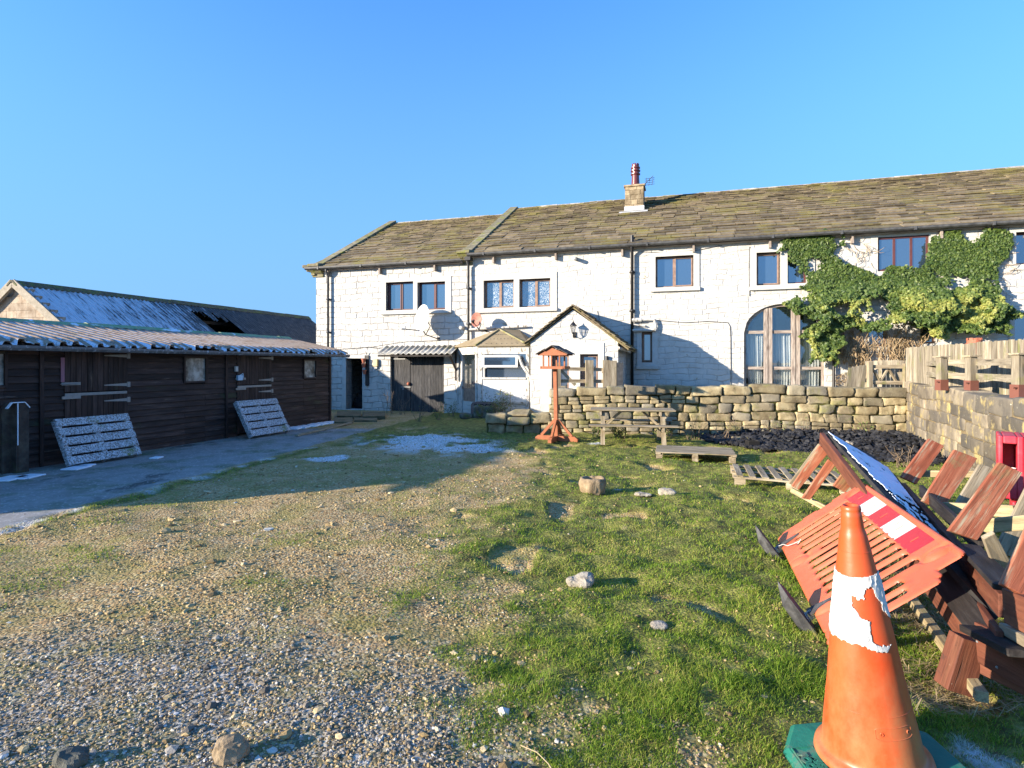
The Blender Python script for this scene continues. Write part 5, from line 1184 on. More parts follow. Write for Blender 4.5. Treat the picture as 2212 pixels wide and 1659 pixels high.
for a in (-Lb / 2, Lb / 2):
    for sg in (-1, 1): mb = MB(); mb.beam(pp(a, sg * .60, 0), pp(a, sg * .24, .70), .05, .09, d); mb.build('leg', M['wood_grey'], o)
    mb = MB(); pb_(mb, a + .026 * (1 if a < 0 else -1) - .025, a + .026 * (1 if a < 0 else -1) + .025, -.72, .74, .31, .40); pb_(mb, a - .075, a - .026, -.36, .36, .61, .70); mb.build('crossbar', M['wood_grey'], o)
    mb = MB(); mb.beam(pp(a * .92, 0, .36), pp(a * .35, 0, .69), .09, .05); mb.build('brace', M['wood_grey'], o)
# flat pallets on the grass
a, b, c_ = G(1416, 995), G(1591, 1003), G(1440, 970)
ex = (b - a).normalized(); ey = Vector((-ex.y, ex.x, 0))
pallet('pallet', 'close boarded weathered pallet lying flat on the grass below the picnic table', a + Vector((0, 0, .01)), ex, ey, (b - a).length, .88, 9, .092, M['wood_grey'], 'pallets lying on the grass', True, .13, .02)
a, b = G(1591, 1047), G(1712, 1052)
ex = Vector((.90, -.43, 0)).normalized(); a.x = 3.15; a.y = 8.02; ey = Vector((.30, .95, 0))
o = thing('pallet', 'open slatted grey pallet lying on the grass, its right end under the red slats', 'pallet', a, group='pallets lying on the grass')
for i in range(9):
    mb = MB(); q = .06 + i * .165; mb.obox(a + ex * q + ey * .5 + Vector((0, 0, .135)), ex * .042, ey * .50, (0, 0, .010)); mb.build('slat', M['wood_grey'], o, bevel=.003)
for k in (.05, .5, .95):
    mb = MB(); mb.obox(a + ex * .7 + ey * k + Vector((0, 0, .112)), ex * .72, ey * .045, (0, 0, .012))
    for q in (.06, .72, 1.36): mb.obox(a + ex * q + ey * k + Vector((0, 0, .05)), ex * .07, ey * .045, (0, 0, .049))
    mb.build('stringer', M['wood_grey'], o)

# ------------------------------------------------------------ fences and gates on the terrace
M['fence'] = mat('weathered_fence_board', [(.17, .14, .10), (.27, .23, .165), (.38, .33, .25)], 5, rough=.85, isl=.4, grain=45, layers=[((.18, .18, .07), 1.5, .54, .68)])
M['boot'] = plain('brown_post_shoe', (.17, .065, .045), .5)
fv = [(1972, 823, 14.3), (2034, 843, 10.06), (2098, 847, 9.45), (2202, 862, 7.5)]
fp = [Vector(((u - CX) / F * y, y, 1.27)) for u, v, y in fv]; fp.append(Vector((5.7, 5.6, 1.27)))
fp[0].z = 1.24
fe = thing('post_fence', 'stub post and rail fence in brown metal shoes along the retaining wall top', 'fence', fp[2])
for p in fp:
    mb = MB(); mb.box(p.x - .06, p.x + .06, p.y - .06, p.y + .06, p.z, p.z + .56); po = mb.build('post', M['fence'], fe, bevel=.006)
    mb = MB(); mb.box(p.x - .095, p.x + .095, p.y - .095, p.y + .095, p.z + .563, p.z + .585); mb.build('cap', M['wood_grey'], po)
    mb = MB(); mb.box(p.x - .07, p.x + .07, p.y - .07, p.y + .07, p.z - .02, p.z + .17); mb.tube([(p.x - .13, p.y - .05, p.z + .13), (p.x - .07, p.y - .05, p.z + .13)], .012, 6); mb.build('shoe', M['boot'], po)
for p, q in zip(fp[:-1], fp[1:]):
    for z in (.24, .47):
        o2 = Vector((.085, .02, z)); mb = MB(); mb.beam(p + o2, q + o2, .03, .10); mb.build('rail', M['fence'], fe)
ca_, cb_ = Vector((9.45, 13.9, 0)), Vector((6.6, 6.6, 0)); ca_ = Vector(((1958 - CX) / F * 13.4, 13.4, 0)); cb_ = Vector(((2240 - CX) / F * 8.6, 8.6, 0))
cf = thing('board_fence', 'tall close boarded fence of weathered vertical boards above the retaining wall', 'fence', (ca_ + cb_) / 2 + Vector((0, 0, 1)))
L = (cb_ - ca_).length; dd = (cb_ - ca_).normalized(); x = 0; rnd = random.Random(41); mb = MB(); mb2 = MB()
nf = Vector((dd.y, -dd.x, 0))
while x < L: w_ = .085 + rnd.uniform(-.01, .012); h = 2.10 + rnd.uniform(-.012, .012); mb.obox(ca_ + dd * (x + w_ / 2) + nf * rnd.uniform(0, .02) + Vector((0, 0, (h + .95) / 2)), dd * (w_ / 2 - .002), nf * .008, (0, 0, (h - .95) / 2)); x += w_
mb.build('boards', M['fence'], cf); mb = MB(); mb.beam(ca_ - nf * .04 + Vector((0, 0, 1.3)), cb_ - nf * .04 + Vector((0, 0, 1.3)), .05, .08); mb.beam(ca_ - nf * .04 + Vector((0, 0, 1.85)), cb_ - nf * .04 + Vector((0, 0, 1.85)), .05, .08); mb.build('rail', M['fence'], cf)
def picket(name, label, u0, v0, u1, v1, Y0, Y1, zb, cat='fence', lean=0, bw=.09, group=None):
    a, b = P(u0, v0, Y0), P(u1, v1, Y1); o = thing(name, label, cat, Vector((a.x, a.y, zb)), group=group); mb = MB(); dv = (b - a); n = max(3, int(dv.length / bw)); nf = Vector((dv.y, -dv.x, 0)).normalized()
    for i in range(n):
        c = a.lerp(b, (i + .5) / n); h = c.z + rnd.uniform(-.02, .02); q0 = Vector((c.x, c.y, zb)); q1 = Vector((c.x, c.y, h)) + Vector((lean, 0, 0)) * (h - zb); mb.beam(q0, q1, dv.length / n - .006, .016, nf)
    mb.build('boards', M['fence'], o); mb = MB()
    for q in (.3, .75): mb.beam(Vector((a.x, a.y, zb + (a.z - zb) * q)) - nf * .03, Vector((b.x, b.y, zb + (b.z - zb) * q)) - nf * .03, .04, .07)
    mb.build('rail', M['fence'], o); return o
picket('fence', 'lower weathered board panel behind the small garden gate', 1868, 780, 1962, 777, 14.9, 14.4, 1.0)
picket('fence', 'short leaning panel of boards left of the small garden gate', 1826, 795, 1866, 788, 14.6, 14.6, 1.0, lean=.12)
g0, g1 = P(1876, 826, 14.5), P(1952, 830, 14.3)
gt = thing('garden_gate', 'low grey timber gate with crossed braces beside the board fence', 'gate', g0)
zl, zh_ = 1.16, CAMZ - (792 - HOR) / F * 14.4
mb = MB(); mb.beam((g0.x, g0.y, zh_), (g1.x, g1.y, zh_), .05, .09); mb.beam((g0.x, g0.y, zl + .09), (g1.x, g1.y, zl + .09), .05, .09); mb.build('rail', M['wood_grey'], gt)
mb = MB(); mb.beam((g0.x, g0.y - .05, 1.02), (g0.x, g0.y - .05, zh_ + .12), .1, .1, (0, 1, 0)); mb.build('post', M['wood_grey'], gt); mb = MB(); mb.beam((g1.x, g1.y - .05, 1.02), (g1.x, g1.y - .05, zh_ + .08), .06, .1, (0, 1, 0)); mb.build('post', M['wood_grey'], gt)
mid_ = (g0 + g1) / 2; mb = MB(); mb.beam((g0.x + .08, g0.y - .03, zh_ - .05), (g0.x + .28, g0.y - .03, zl + .1), .06, .04); mb.build('brace', M['wood_grey'], gt); mb = MB(); mb.beam((mid_.x + .1, g0.y - .03, zh_ - .05), (mid_.x - .12, g0.y - .03, zl + .1), .06, .04); mb.build('brace', M['wood_grey'], gt); mb = MB(); mb.beam((mid_.x + .1, g0.y - .03, zh_ - .05), (g1.x - .06, g0.y - .03, zl + .1), .06, .04); mb.build('brace', M['wood_grey'], gt)
# gate before the porch
Yg = 14.95
def pg(u, v): return P(u, v, Yg)
gt = thing('field_gate', 'small mossy timber gate with a diagonal brace standing before the porch window', 'gate', pg(1270, 840))
mb = MB(); mb.beam(pg(1211, 796.5), pg(1322, 799), .05, .09); mb.build('rail', M['wood_grey'], gt); mb = MB(); mb.beam(pg(1211, 823), pg(1322, 824), .05, .09); mb.build('rail', M['wood_grey'], gt)
mb = MB(); mb.beam(pg(1212, 800), pg(1243, 832), .04, .08); mb.build('brace', M['wood_grey'], gt); mb = MB(); mb.beam(pg(1302, 802), pg(1332, 832), .04, .08); mb.build('brace', M['wood_grey'], gt)
for u, v0, w_, m in ((1207, 783, 8, 'wood_grey'), (1273, 778, 17, 'wood_grey'), (1326 - 16, 778, 15, 'wood_grey'), (1325, 779, 14, 'wood_grey'), (1338, 783, 14, 'gutter')):
    mb = MB(); mb.beam(P(u, 850, Yg - .06), P(u, v0, Yg - .06), w_ / F * Yg, .09, (0, 1, 0)); mb.build('post', M[m], gt)
# crown chimney pot used as planter
o = thing('crown_pot', 'brown glazed crown shaped chimney pot standing behind the board fence', 'planter', P(2105, 742, 14.5)); c = P(2105, 742, 14.5); mb = MB(); mb.lathe([(.15, -.3), (.17, -.05), (.19, -.04), (.19, .0), (.16, .01), (.16, .08), (.14, .08), (.14, -.2)], c, 18)
for k in range(7): a = k * 6.283 / 7; mb.obox(c + Vector((.15 * math.cos(a), .15 * math.sin(a), .11)), (.012 * math.cos(a), .012 * math.sin(a), 0), (-.04 * math.sin(a), .04 * math.cos(a), 0), (0, 0, .03))
mb.build('pot', M['terracotta'], o)

# ------------------------------------------------------------ ivy
def inpoly(x, y, poly):
    r = np.zeros(len(x), bool); j = len(poly) - 1
    for i in range(len(poly)):
        xi, yi = poly[i]; xj, yj = poly[j]
        c = ((yi > y) != (yj > y)) & (x < (xj - xi) * (y - yi) / (yj - yi + 1e-12) + xi); r ^= c; j = i
    return r
ivp = [(330, 625), (470, 560), (560, 535), (640, 530), (740, 560), (752, 610), (720, 660), (730, 740), (800, 770), (900, 800), (990, 835), (1080, 800), (1240, 790), (1320, 770), (1350, 690), (1335, 600), (1380, 560), (1420, 505), (1560, 500), (1760, 545), (1830, 560), (1850, 640), (1800, 720), (1760, 850), (1740, 960), (1850, 1060), (1790, 1120), (1760, 1200), (1560, 1200), (1500, 1180), (1400, 1230), (1250, 1200), (1050, 1150), (940, 1190), (720, 1190), (700, 1290), (700, 1420), (640, 1360), (550, 1390), (580, 1260), (470, 1240), (560, 1120), (430, 1080), (350, 1020), (470, 960), (440, 880), (470, 830), (410, 740)]
ivd = [hf(1566.8 + .3323 * x, 319.2 + .3323 * y) for x, y in ivp]
sx0, sx1 = min(p[0] for p in ivd) - .3, max(p[0] for p in ivd) + .4; zx0, zx1 = min(p[1] for p in ivd) - .2, max(p[1] for p in ivd) + .2
n = 150000; s = sx0 + rng.random(n) * (sx1 - sx0); z = zx0 + rng.random(n) * (zx1 - zx0)
js, jz = (fbm(s * 3, z * 3, 5, 3) - .5) * .5, (fbm(s * 3, z * 3, 6, 3) - .5) * .5
k = inpoly(s + js, z + jz, ivd); s, z = s[k], z[k]; n = len(s)
dens = fbm(s * 1.5, z * 1.5, 12, 4); cl = fbm(s * 2.2 + 3, z * 2.2, 14, 3)
low = sstep(4.2, 3.2, z)
tk = .06 + low * (.38 + .30 * sstep(.4, .65, cl)) + .12 * cl
hz_ = [p[1] for p in ivd]
k = rng.random(n) < np.where(low > .3, .62, .48) * sstep(.33, .47, dens + .06 * low); s, z, tk, cl, low = s[k], z[k], tk[k], cl[k], low[k]; n = len(s)
q = rng.random(n) ** .30; tt = tk * q + .02
tt += (fbm(s * 7, z * 7, 18, 2) - .4) * .22 * low * q
sz = (.024 + .040 * rng.random(n) ** 1.4)
# local shape of a leaf: five sided, folded on its midrib
out = np.stack([rng.normal(0, .55, n), -np.ones(n) * .9 - .4 * rng.random(n), rng.normal(.45, .5, n)], -1); out /= np.linalg.norm(out, axis=1)[:, None]
up = np.stack([rng.normal(0, .6, n), rng.normal(-.3, .4, n), -1 + rng.normal(0, .4, n)], -1); ax = up - (up * out).sum(1)[:, None] * out; ax /= np.linalg.norm(ax, axis=1)[:, None]; bx_ = np.cross(ax, out)
c0_ = np.stack([s, -tt, z], -1); S_ = sz[:, None]
V = np.stack([c0_ - ax * S_ * .9, c0_ + bx_ * S_ - out * S_ * .18 - ax * S_ * .3, c0_ + bx_ * S_ * .45 + ax * S_ * .3 - out * S_ * .1, c0_ + ax * S_ * 1.1, c0_ - bx_ * S_ * .45 + ax * S_ * .3 - out * S_ * .1, c0_ - bx_ * S_ - out * S_ * .18 - ax * S_ * .3, c0_ + out * S_ * .08], 1).reshape(-1, 3)
i7 = np.arange(n)[:, None] * 7
Fc = np.concatenate([i7 + [0, 1, 6], i7 + [1, 2, 6], i7 + [2, 3, 6], i7 + [3, 4, 6], i7 + [4, 5, 6], i7 + [5, 0, 6]], 0)
tint = np.clip(rng.random(n) * .45 + sstep(.50, .64, fbm(s * 2.4, z * 2.4, 33, 3)) * low * .55, 0, 1)
ivy = thing('ivy', 'thick green ivy spreading over the right half of the farmhouse front', 'ivy', (0, 19.63, 0), HR, local=True)
t = NT('ivy_leaf'); c = t.ramp(t.attr('tint'), [(0, (.03, .062, .014)), (.35, (.085, .13, .025)), (.6, (.17, .21, .042)), (1, (.34, .33, .08))]); t.done(c, .5, None, .35)
tr = t.n('ShaderNodeBsdfTranslucent'); t.l(c, tr.inputs[0]); ms = t.n('ShaderNodeMixShader'); ms.inputs[0].default_value = .15; t.l(t.b.outputs[0], ms.inputs[1]); t.l(tr.outputs[0], ms.inputs[2]); t.l(ms.outputs[0], t.out.inputs[0])
np_mesh('foliage', V, Fc, t.m, ivy, {'tint': np.repeat(tint, 7)})
# stems: brown trunks and twigs
M['ivy_stem'] = mat('bare_ivy_stem', [(.20, .13, .07), (.36, .26, .15), (.46, .36, .22)], 9, bump=.004, isl=.3)
mb = MB(); rnd = random.Random(77)
def hq(x, y): return hf(1566.8 + .3323 * x, 319.2 + .3323 * y)
for i in range(210):
    x = rnd.choice([rnd.uniform(720, 930), rnd.uniform(1060, 1250), rnd.uniform(980, 1150), rnd.uniform(720, 930)]); s_, z_ = hq(x, rnd.uniform(1330, 1440)); z_ = max(z_, .95); pts = []; dx = rnd.uniform(-.25, .25); t0 = rnd.uniform(.03, .22)
    top = rnd.uniform(.4, .95)
    for k in range(7): pts.append((s_, -t0 - .03 * rnd.random(), z_)); s_ += dx * .13 + rnd.uniform(-.06, .06); z_ += top / 6; dx += rnd.uniform(-.4, .4)
    r0 = rnd.choice([.007, .010, .014, .028 if i % 9 == 0 else .008]); mb.tube(pts, [r0 * (1 - .08 * k) for k in range(7)], 5)
for i in range(40):                     # twigs on the bare patch and the loose right edge
    x, y = (rnd.uniform(740, 980), rnd.uniform(600, 790)) if i < 26 else (rnd.uniform(1760, 1830), rnd.uniform(600, 940)); s_, z_ = hq(x, y); pts = []; a = rnd.uniform(-2.6, .6) if i < 26 else rnd.uniform(-.3, .3)
    for k in range(6): pts.append((s_, -.02 - .02 * k * rnd.random(), z_)); s_ += .07 * math.cos(a); z_ += .07 * math.sin(a); a += rnd.uniform(-.6, .6)
    mb.tube(pts, .006, 4)
mb.build('stems', M['ivy_stem'], ivy, smooth=True)
# dry fuzz at the foot of the ivy
n = 9000; s = hq(715, 1300)[0] + rng.random(n) * (hq(1290, 1300)[0] - hq(715, 1300)[0]); z = 1.1 + rng.random(n) * 1.4
k = (fbm(s * 3, z * 3, 3, 3) > .48) & ~((s > WR['k'][0] - .1) & (s < WR['k'][1] + .1)); s, z = s[k], z[k]; n = len(s); tt = .02 + .22 * rng.random(n); c0_ = np.stack([s, -tt, z], -1)
dr_ = rng.normal(0, 1, (n, 3)); dr_ /= np.linalg.norm(dr_, axis=1)[:, None]; d2 = rng.normal(0, 1, (n, 3)) * .012
V = np.stack([c0_ - dr_ * .04, c0_ + dr_ * .04, c0_ + d2], 1).reshape(-1, 3); o = np_mesh('dead_leaves', V, np.arange(n * 3).reshape(-1, 3), mat('dead_ivy', [(.22, .15, .08), (.38, .28, .16)], 8, isl=.4), ivy)

# ------------------------------------------------------------ weeds and twigs
M['twig'] = mat('bare_twig', [(.13, .09, .06), (.24, .18, .12)], 9, bump=0)
M['weed'] = mat('weed_leaf', [(.07, .11, .03), (.16, .20, .05), (.26, .24, .10)], 3, rough=.6, bump=0, isl=.4)
def plant(name, label, cat, p, h, w_, nst, leaves, seed, group=None, mst='twig'):
    rnd = random.Random(seed); p = Vector(p); z0 = gz(p.x, p.y) if p.z < .5 else p.z; o = thing(name, label, cat, (p.x, p.y, z0), group=group); mb = MB(); ml = MB()
    for i in range(nst):
        a = rnd.uniform(0, 6.28); q = Vector((p.x + rnd.uniform(-w_, w_) * .35, p.y + rnd.uniform(-w_, w_) * .2, z0 - .01)); dv = Vector((math.cos(a) * .5, math.sin(a) * .35, 1)).normalized(); pts = [q.copy()]; H = h * rnd.uniform(.5, 1)
        for k in range(5): dv = (dv + Vector((rnd.uniform(-.3, .3), rnd.uniform(-.3, .3), rnd.uniform(-.1, .15)))).normalized(); q = q + dv * H / 5; pts.append(q.copy())
        mb.tube(pts, [.008, .007, .006, .005, .004, .003], 5)
        for k in range(2, 6):
            b = pts[k] + Vector((rnd.uniform(-1, 1), rnd.uniform(-1, 1), rnd.uniform(0, 1))) * h * .16; mb.tube([pts[k], b], [.004, .002], 4)
            for _ in range(leaves):
                c = pts[k] + Vector((rnd.gauss(0, 1), rnd.gauss(0, .8), rnd.gauss(0, .8))) * h * .10; u_ = Vector((rnd.gauss(0, 1), rnd.gauss(0, 1), rnd.gauss(0, 1))).normalized() * .03; v_ = Vector((rnd.gauss(0, 1), rnd.gauss(0, 1), rnd.gauss(0, 1))).normalized() * .015; ml.add([c - u_, c + v_, c + u_, c - v_], [(0, 1, 2, 3)])
    mb.build('stems', M[mst], o)
    if ml.v: ml.build('leaves', M['weed'], o, fixn=False)
    return o
PL = [(1085, 905, 1.0, .8, 26, 7, 'bushy grey green shrub beside the name stone under the bay', 'shrub'), (975, 898, .55, .3, 6, 5, 'leafy weed at the right foot of the black garage doors', 'weed'), (948, 905, .45, .25, 5, 6, 'sunlit green weed in front of the black garage doors', 'weed'), (905, 915, .55, .2, 6, 1, 'upright bare stalks standing before the garage doors', 'weed'), (838, 893, 1.1, .5, 7, 0, 'tall bare branching twigs left of the garage doors', 'bush'), (868, 896, .7, .3, 6, 0, 'shorter bare twigs against the left garage leaf', 'bush'),
      (1398, 935, .6, .5, 9, 5, 'leafy weeds growing behind the picnic table bench', 'weed'), (1340, 945, .4, .5, 10, 6, 'low green weeds under the picnic table', 'weed'), (1500, 950, .65, .5, 9, 1, 'bare brown stalks right of the picnic table', 'weed'), (1560, 955, .8, .5, 8, 0, 'tall bare twigs at the left edge of the coal', 'bush'), (1600, 950, .7, .4, 8, 0, 'bare twigs behind the pale slab in the coal', 'bush'), (1680, 950, .6, .5, 8, 1, 'dead stalks rising from the middle of the coal', 'weed'), (1750, 952, .6, .5, 8, 1, 'dead stalks against the wall behind the felt board', 'weed'),
      (1860, 948, .5, .6, 10, 2, 'trailing bramble at the right end of the garden wall', 'bramble'), (1225, 925, .4, .5, 10, 7, 'ivy leaved weeds at the foot of the wall left of the picnic table', 'weed'), (1130, 930, .3, .6, 10, 7, 'green weeds at the foot of the low wall', 'weed'), (1950, 1010, .5, .4, 9, 0, 'pale dead stalks behind the felt board by the retaining wall', 'weed'), (1440, 945, .35, .6, 9, 6, 'green weeds at the right leg of the picnic table', 'weed'), (1290, 945, .3, .5, 9, 6, 'green weeds at the left leg of the picnic table', 'weed')]
for i, (u, v, h, w_, ns, lv, lb, ct) in enumerate(PL): plant('weed' if ct == 'weed' else ct, lb, ct, G(u, v), h, w_, ns, lv, 100 + i, 'weeds along the walls' if ct == 'weed' else None)
sst = thing('straw_stalk', 'long pale straw stalk bent across the gravel at the bottom edge', 'stalk', G(1160, 1630)); mb = MB(); mb.tube([G(1125, 1610, .02), G(1160, 1625, .03), G(1185, 1650, .02), G(1200, 1675, .02)], .0028, 5); mb.build('stalk', M['wood_pale'], sst)
# ------------------------------------------------------------ orange plastic barrier, a plate with relief, slots and rounded rims
M['barrier'] = None
t = NT('faded_orange_plastic'); c = t.ramp(t.noise(3, det=7), [(.3, (.46, .085, .035)), (.6, (.54, .12, .055)), (.8, (.58, .165, .08))])
c = t.mix(t.ramp(t.noise(40, t.map((.3, 1, 1)), 9, .75), [(.62, 0.0), (.70, .45)]), c, (.40, .16, .09)); M['barrier'] = t.done(c, .42, t.bump(t.noise(30, det=6), .0010), .4)
BO = Vector((1.82, 3.27, .10)); BU = Vector((-.64, 0, 0)); BU = Vector((2.45 - 1.81, 5.32 - 3.29, 0)); BU = BU.normalized(); BVv = Vector((.70, -.12, .55)); BVv = (BVv - BU * BVv.dot(BU)).normalized(); BN = BU.cross(BVv); BN = BN if BN.z > 0 else -BN
LX, LY, TH = 2.10, .90, .022
stp = .0075; gx_ = np.arange(-.06, LX + .09, stp); gy_ = np.arange(-.05, LY + .05, stp); X, Y = np.meshgrid(gx_, gy_)
def rbox(X, Y, x0, x1, y0, y1, r): 
    cx_, cy_, hx, hy = (x0 + x1) / 2, (y0 + y1) / 2, (x1 - x0) / 2 - r, (y1 - y0) / 2 - r; dx = np.abs(X - cx_) - hx; dy = np.abs(Y - cy_) - hy
    return -(np.hypot(np.maximum(dx, 0), np.maximum(dy, 0)) + np.minimum(np.maximum(dx, dy), 0) - r)
def cap(X, Y, x, y0, y1, r): return r - np.hypot(X - x, Y - np.clip(Y, y0, y1))
inner = rbox(X, Y, .10, LX - .04, 0, LY, .05)
for a in ((.02, .14, .34, .72, .03), (LX - .06, LX + .03, .28, .44, .02), (LX - .06, LX + .03, .58, .74, .02), (LX - .08, LX, .05, .86, .04), (.02, .12, .0, .12, .03)): inner = np.maximum(inner, rbox(X, Y, *a))
inner = np.maximum(inner, cap(X, Y, .005, .02, .66, .032))
cut = np.full_like(X, -1.)
slx = [.17, .32] + [.45 + .118 * i for i in range(13)]
for i, x in enumerate(slx):
    y0, y1 = (.15, .50) if i == 0 else (.15, .66) if i < 2 else (.17, .645)
    if i in (9,): y0 = .30
    cut = np.maximum(cut, cap(X, Y, x, y0, y1, .040 if i == 0 else .036 if i == 1 else .034))
cut = np.maximum(cut, cap(X, Y, .068, .10, .50, .022))
dist = np.minimum(inner, -cut)
prof = np.sqrt(np.clip(1 - (1 - np.clip(dist / .022, 0, 1)) ** 2, 0, 1))
h = TH * .55 * prof
ribs = np.zeros_like(X)
for x0, x1 in zip(slx[1:-1], slx[2:]): ribs = np.maximum(ribs, np.exp(-((X - (x0 + x1) / 2) / .016) ** 2) * sstep(.10, .17, Y) * sstep(.72, .66, Y))
ribs = np.maximum(ribs, np.exp(-((X - .245) / .03) ** 2) * sstep(.10, .16, Y) * sstep(.72, .64, Y)); ribs = np.maximum(ribs, np.exp(-((X - .115) / .02) ** 2) * sstep(.08, .12, Y) * sstep(.6, .5, Y))
h += TH * .45 * ribs * prof + .010 * prof * sstep(LY - .055, LY - .02, Y)
for (cx_, cy_) in ((.27, .79), (.40, .08), (1.98, .80), (1.30, .07)):   # dimples round moulded bosses
    r = np.hypot((X - cx_) / .055, (Y - cy_) / .085) if cy_ < .3 else np.hypot((X - cx_) / .05, (Y - cy_) / .08); h += .012 * np.exp(-(r / .75) ** 4) - .014 * np.exp(-((r - 1.15) / .22) ** 2) * prof
rec = rbox(X, Y, .42, 1.93, .685, .855, .005); h -= .004 * sstep(0, .006, rec)
ok = dist > -stp * .75
h = np.where(dist > 0, h, 0)
ny_, nx_ = X.shape; idx = np.arange(nx_ * ny_).reshape(ny_, nx_)
q = ok[:-1, :-1] & ok[1:, :-1] & ok[:-1, 1:] & ok[1:, 1:]
Fq = np.stack([idx[:-1, :-1], idx[:-1, 1:], idx[1:, 1:], idx[1:, :-1]], -1)[q]
# pull rim vertices onto the true outline
gy2, gx2 = np.gradient(dist, stp); gn = np.hypot(gx2, gy2) + 1e-6; off_ = np.where(dist < 0, -dist, 0)
Xp, Yp = X + gx2 / gn * off_, Y + gy2 / gn * off_
def bw_(x, y, z): return BO[None] if False else (np.array(BO)[None] + np.array(BU)[None] * x[:, None] + np.array(BVv)[None] * y[:, None] + np.array(BN)[None] * z[:, None])
Vt = bw_(Xp.ravel(), Yp.ravel(), h.ravel()); Vb = bw_(Xp.ravel(), Yp.ravel(), -h.ravel() * .35)
V = np.concatenate([Vt, Vb]); Fall = np.concatenate([Fq, Fq[:, ::-1] + nx_ * ny_])
used = np.unique(Fall); remap = -np.ones(len(V), int); remap[used] = np.arange(len(used))
bar = thing('plastic_barrier', 'orange plastic road barrier with a red and white strip, leaning on the brown timbers', 'barrier', BO)
Vl = V[used] - np.array(BO)
o = np_mesh('panel', Vl, remap[Fall], M['barrier'], bar, smooth=True)
def BP(x, y, z=0.0): return BO + BU * x + BVv * y + BN * z
M['refl_red'] = plain('red_reflective_sheet', (.36, .014, .02), .35, var=.15, scale=14); M['refl_white'] = plain('white_reflective_sheet', (.52, .51, .50), .4, var=.06, scale=14)
zq = TH * .55 - .004 + .0015
for i in range(5):
    x1 = 1.93 - i * .302; x0 = x1 - .302; mb = MB(); mb.obox(BP((x0 + x1) / 2, .77, zq), BU * .1505, BVv * .083, BN * .0012); st = mb.build('strip', M['refl_red'] if i % 2 == 0 else M['refl_white'], bar)
    mb = MB(); k = (x0 + x1) / 2
    for dx in ((-.03, .05) if i % 2 else (.0,)): mb.obox(BP(k + dx, .775, zq + .002), BU * .004 + BVv * .001, BVv * .03, BN * .0008)
    mb.build('scuff', M['barrier'] if i % 2 == 0 else M['wood_grey'], st)
M['rubber'] = mat('scuffed_black_rubber', [(.03, .03, .032), (.06, .06, .062), (.11, .11, .11)], 12, rough=.7, bump=.002, bscale=60)
for k, x in enumerate((1.80, .42)):
    c = BP(x, -.045, 0); f = thing('barrier_foot', '', '') if False else None
    mb = MB()
    pr = [(-.17, -.10), (.26, .0), (.10, .075), (-.02, .085), (-.22, .07), (-.25, -.02)]        # along the normal, along the barrier
    q_ = [(.28, .0, 0), (.20, .09, 0), (-.22, .10, 0), (-.26, .0, 0), (-.22, -.10, 0), (.20, -.09, 0), (.25, -.01, .02), (.14, -.03, .075), (-.16, -.03, .09), (-.24, -.02, .03)]
    mb.add([c + BN * a + BU * b - BVv * (.01 + d) for a, b, d in q_], [(0, 1, 2, 3, 4, 5), (0, 6, 7, 1), (1, 7, 8, 2), (2, 8, 9, 3), (3, 9, 4), (4, 9, 8, 7, 5), (5, 7, 6, 0)])
    ft = mb.build('foot', M['rubber'], bar, bevel=.006)
    mb = MB(); mb.prism([(.24, 0), (.0, -.055), (-.2, 0)], lambda a, b: c + BN * a + BVv * (b - .03) - BU * .006, BU * .012); mb.build('rib', M['rubber'], ft)
    mb = MB(); mb.prism([(-.045, -.03), (.045, -.03), (.03, .05), (.004, .19), (-.004, .19), (-.03, .05)], lambda a, b: BP(x + a, b, TH * .55 + .002), BN * .012); mb.build('clip', M['rubber'], ft)
    mb = MB(); pts = []
    for j in range(41): a = j / 40; pts.append(BP(x, -.005 - .05 * a, .0) + BU * .028 * math.cos(a * 31.4) + BN * .028 * math.sin(a * 31.4))
    mb.tube(pts, .0035, 5); mb.build('spring', M['trim_white'], ft)
mb = MB(); mb.tube([BP(1.78, -.02, .03), BP(1.74, .03, .035), BP(1.66, .06, .03), BP(1.62, .10, .035), BP(1.60, .17, .03), BP(1.56, .18, .05), BP(1.57, .14, .03)], .0035, 5)
o = mb.build('string', M['trim_white']); tag(o, 'loose pale string knotted round the spring of the farther barrier foot', 'string')

# ------------------------------------------------------------ traffic cone with a torn white sleeve on its green foot
t = NT('orange_cone_plastic'); c = t.ramp(t.noise(2.2, det=7), [(.3, (.50, .055, .011)), (.6, (.59, .08, .018)), (.8, (.62, .135, .045))])
zsep = t.n('ShaderNodeSeparateXYZ'); t.l(t.co, zsep.inputs[0])
dirtm = t.math('MULTIPLY', t.ramp(zsep.outputs[2], [(.0, .9), (.20, .75), (.55, .25), (.9, .12)]), t.ramp(t.noise(5, t.map((1, 1, .6)), 9, .7), [(.36, 0.0), (.66, 1.0)]))
c = t.mix(dirtm, c, (.36, .19, .08)); c = t.mix(t.ramp(t.noise(26, t.map((.5, 3, 1)), 8, .8), [(.66, 0.0), (.74, .4)]), c, (.85, .45, .25))
M['cone'] = t.done(c, .40, t.bump(t.noise(14, det=6), .0015), .45)
CB, CT = Vector((1.505, 2.38, .085)), Vector((1.415, 2.38, 1.115)); axc = (CT - CB); CH = axc.length; axc.normalize()
cone = thing('traffic_cone', 'tall orange traffic cone with a torn white sleeve on a green rubber foot, leaning left', 'traffic cone', CB); ORG.pop(cone.name)
Q = Vector((0, 0, 1)).rotation_difference(axc).to_matrix().to_4x4(); cone.matrix_basis = Matrix.Translation(CB) @ Q
def rc(z): return np.interp(z, [0, .03, .12, .30, .50, .70, .84, .92, .93, .955, 1.0, CH], [.190, .184, .172, .143, .1160, .085, .062, .049, .043, .0415, .038, .034])
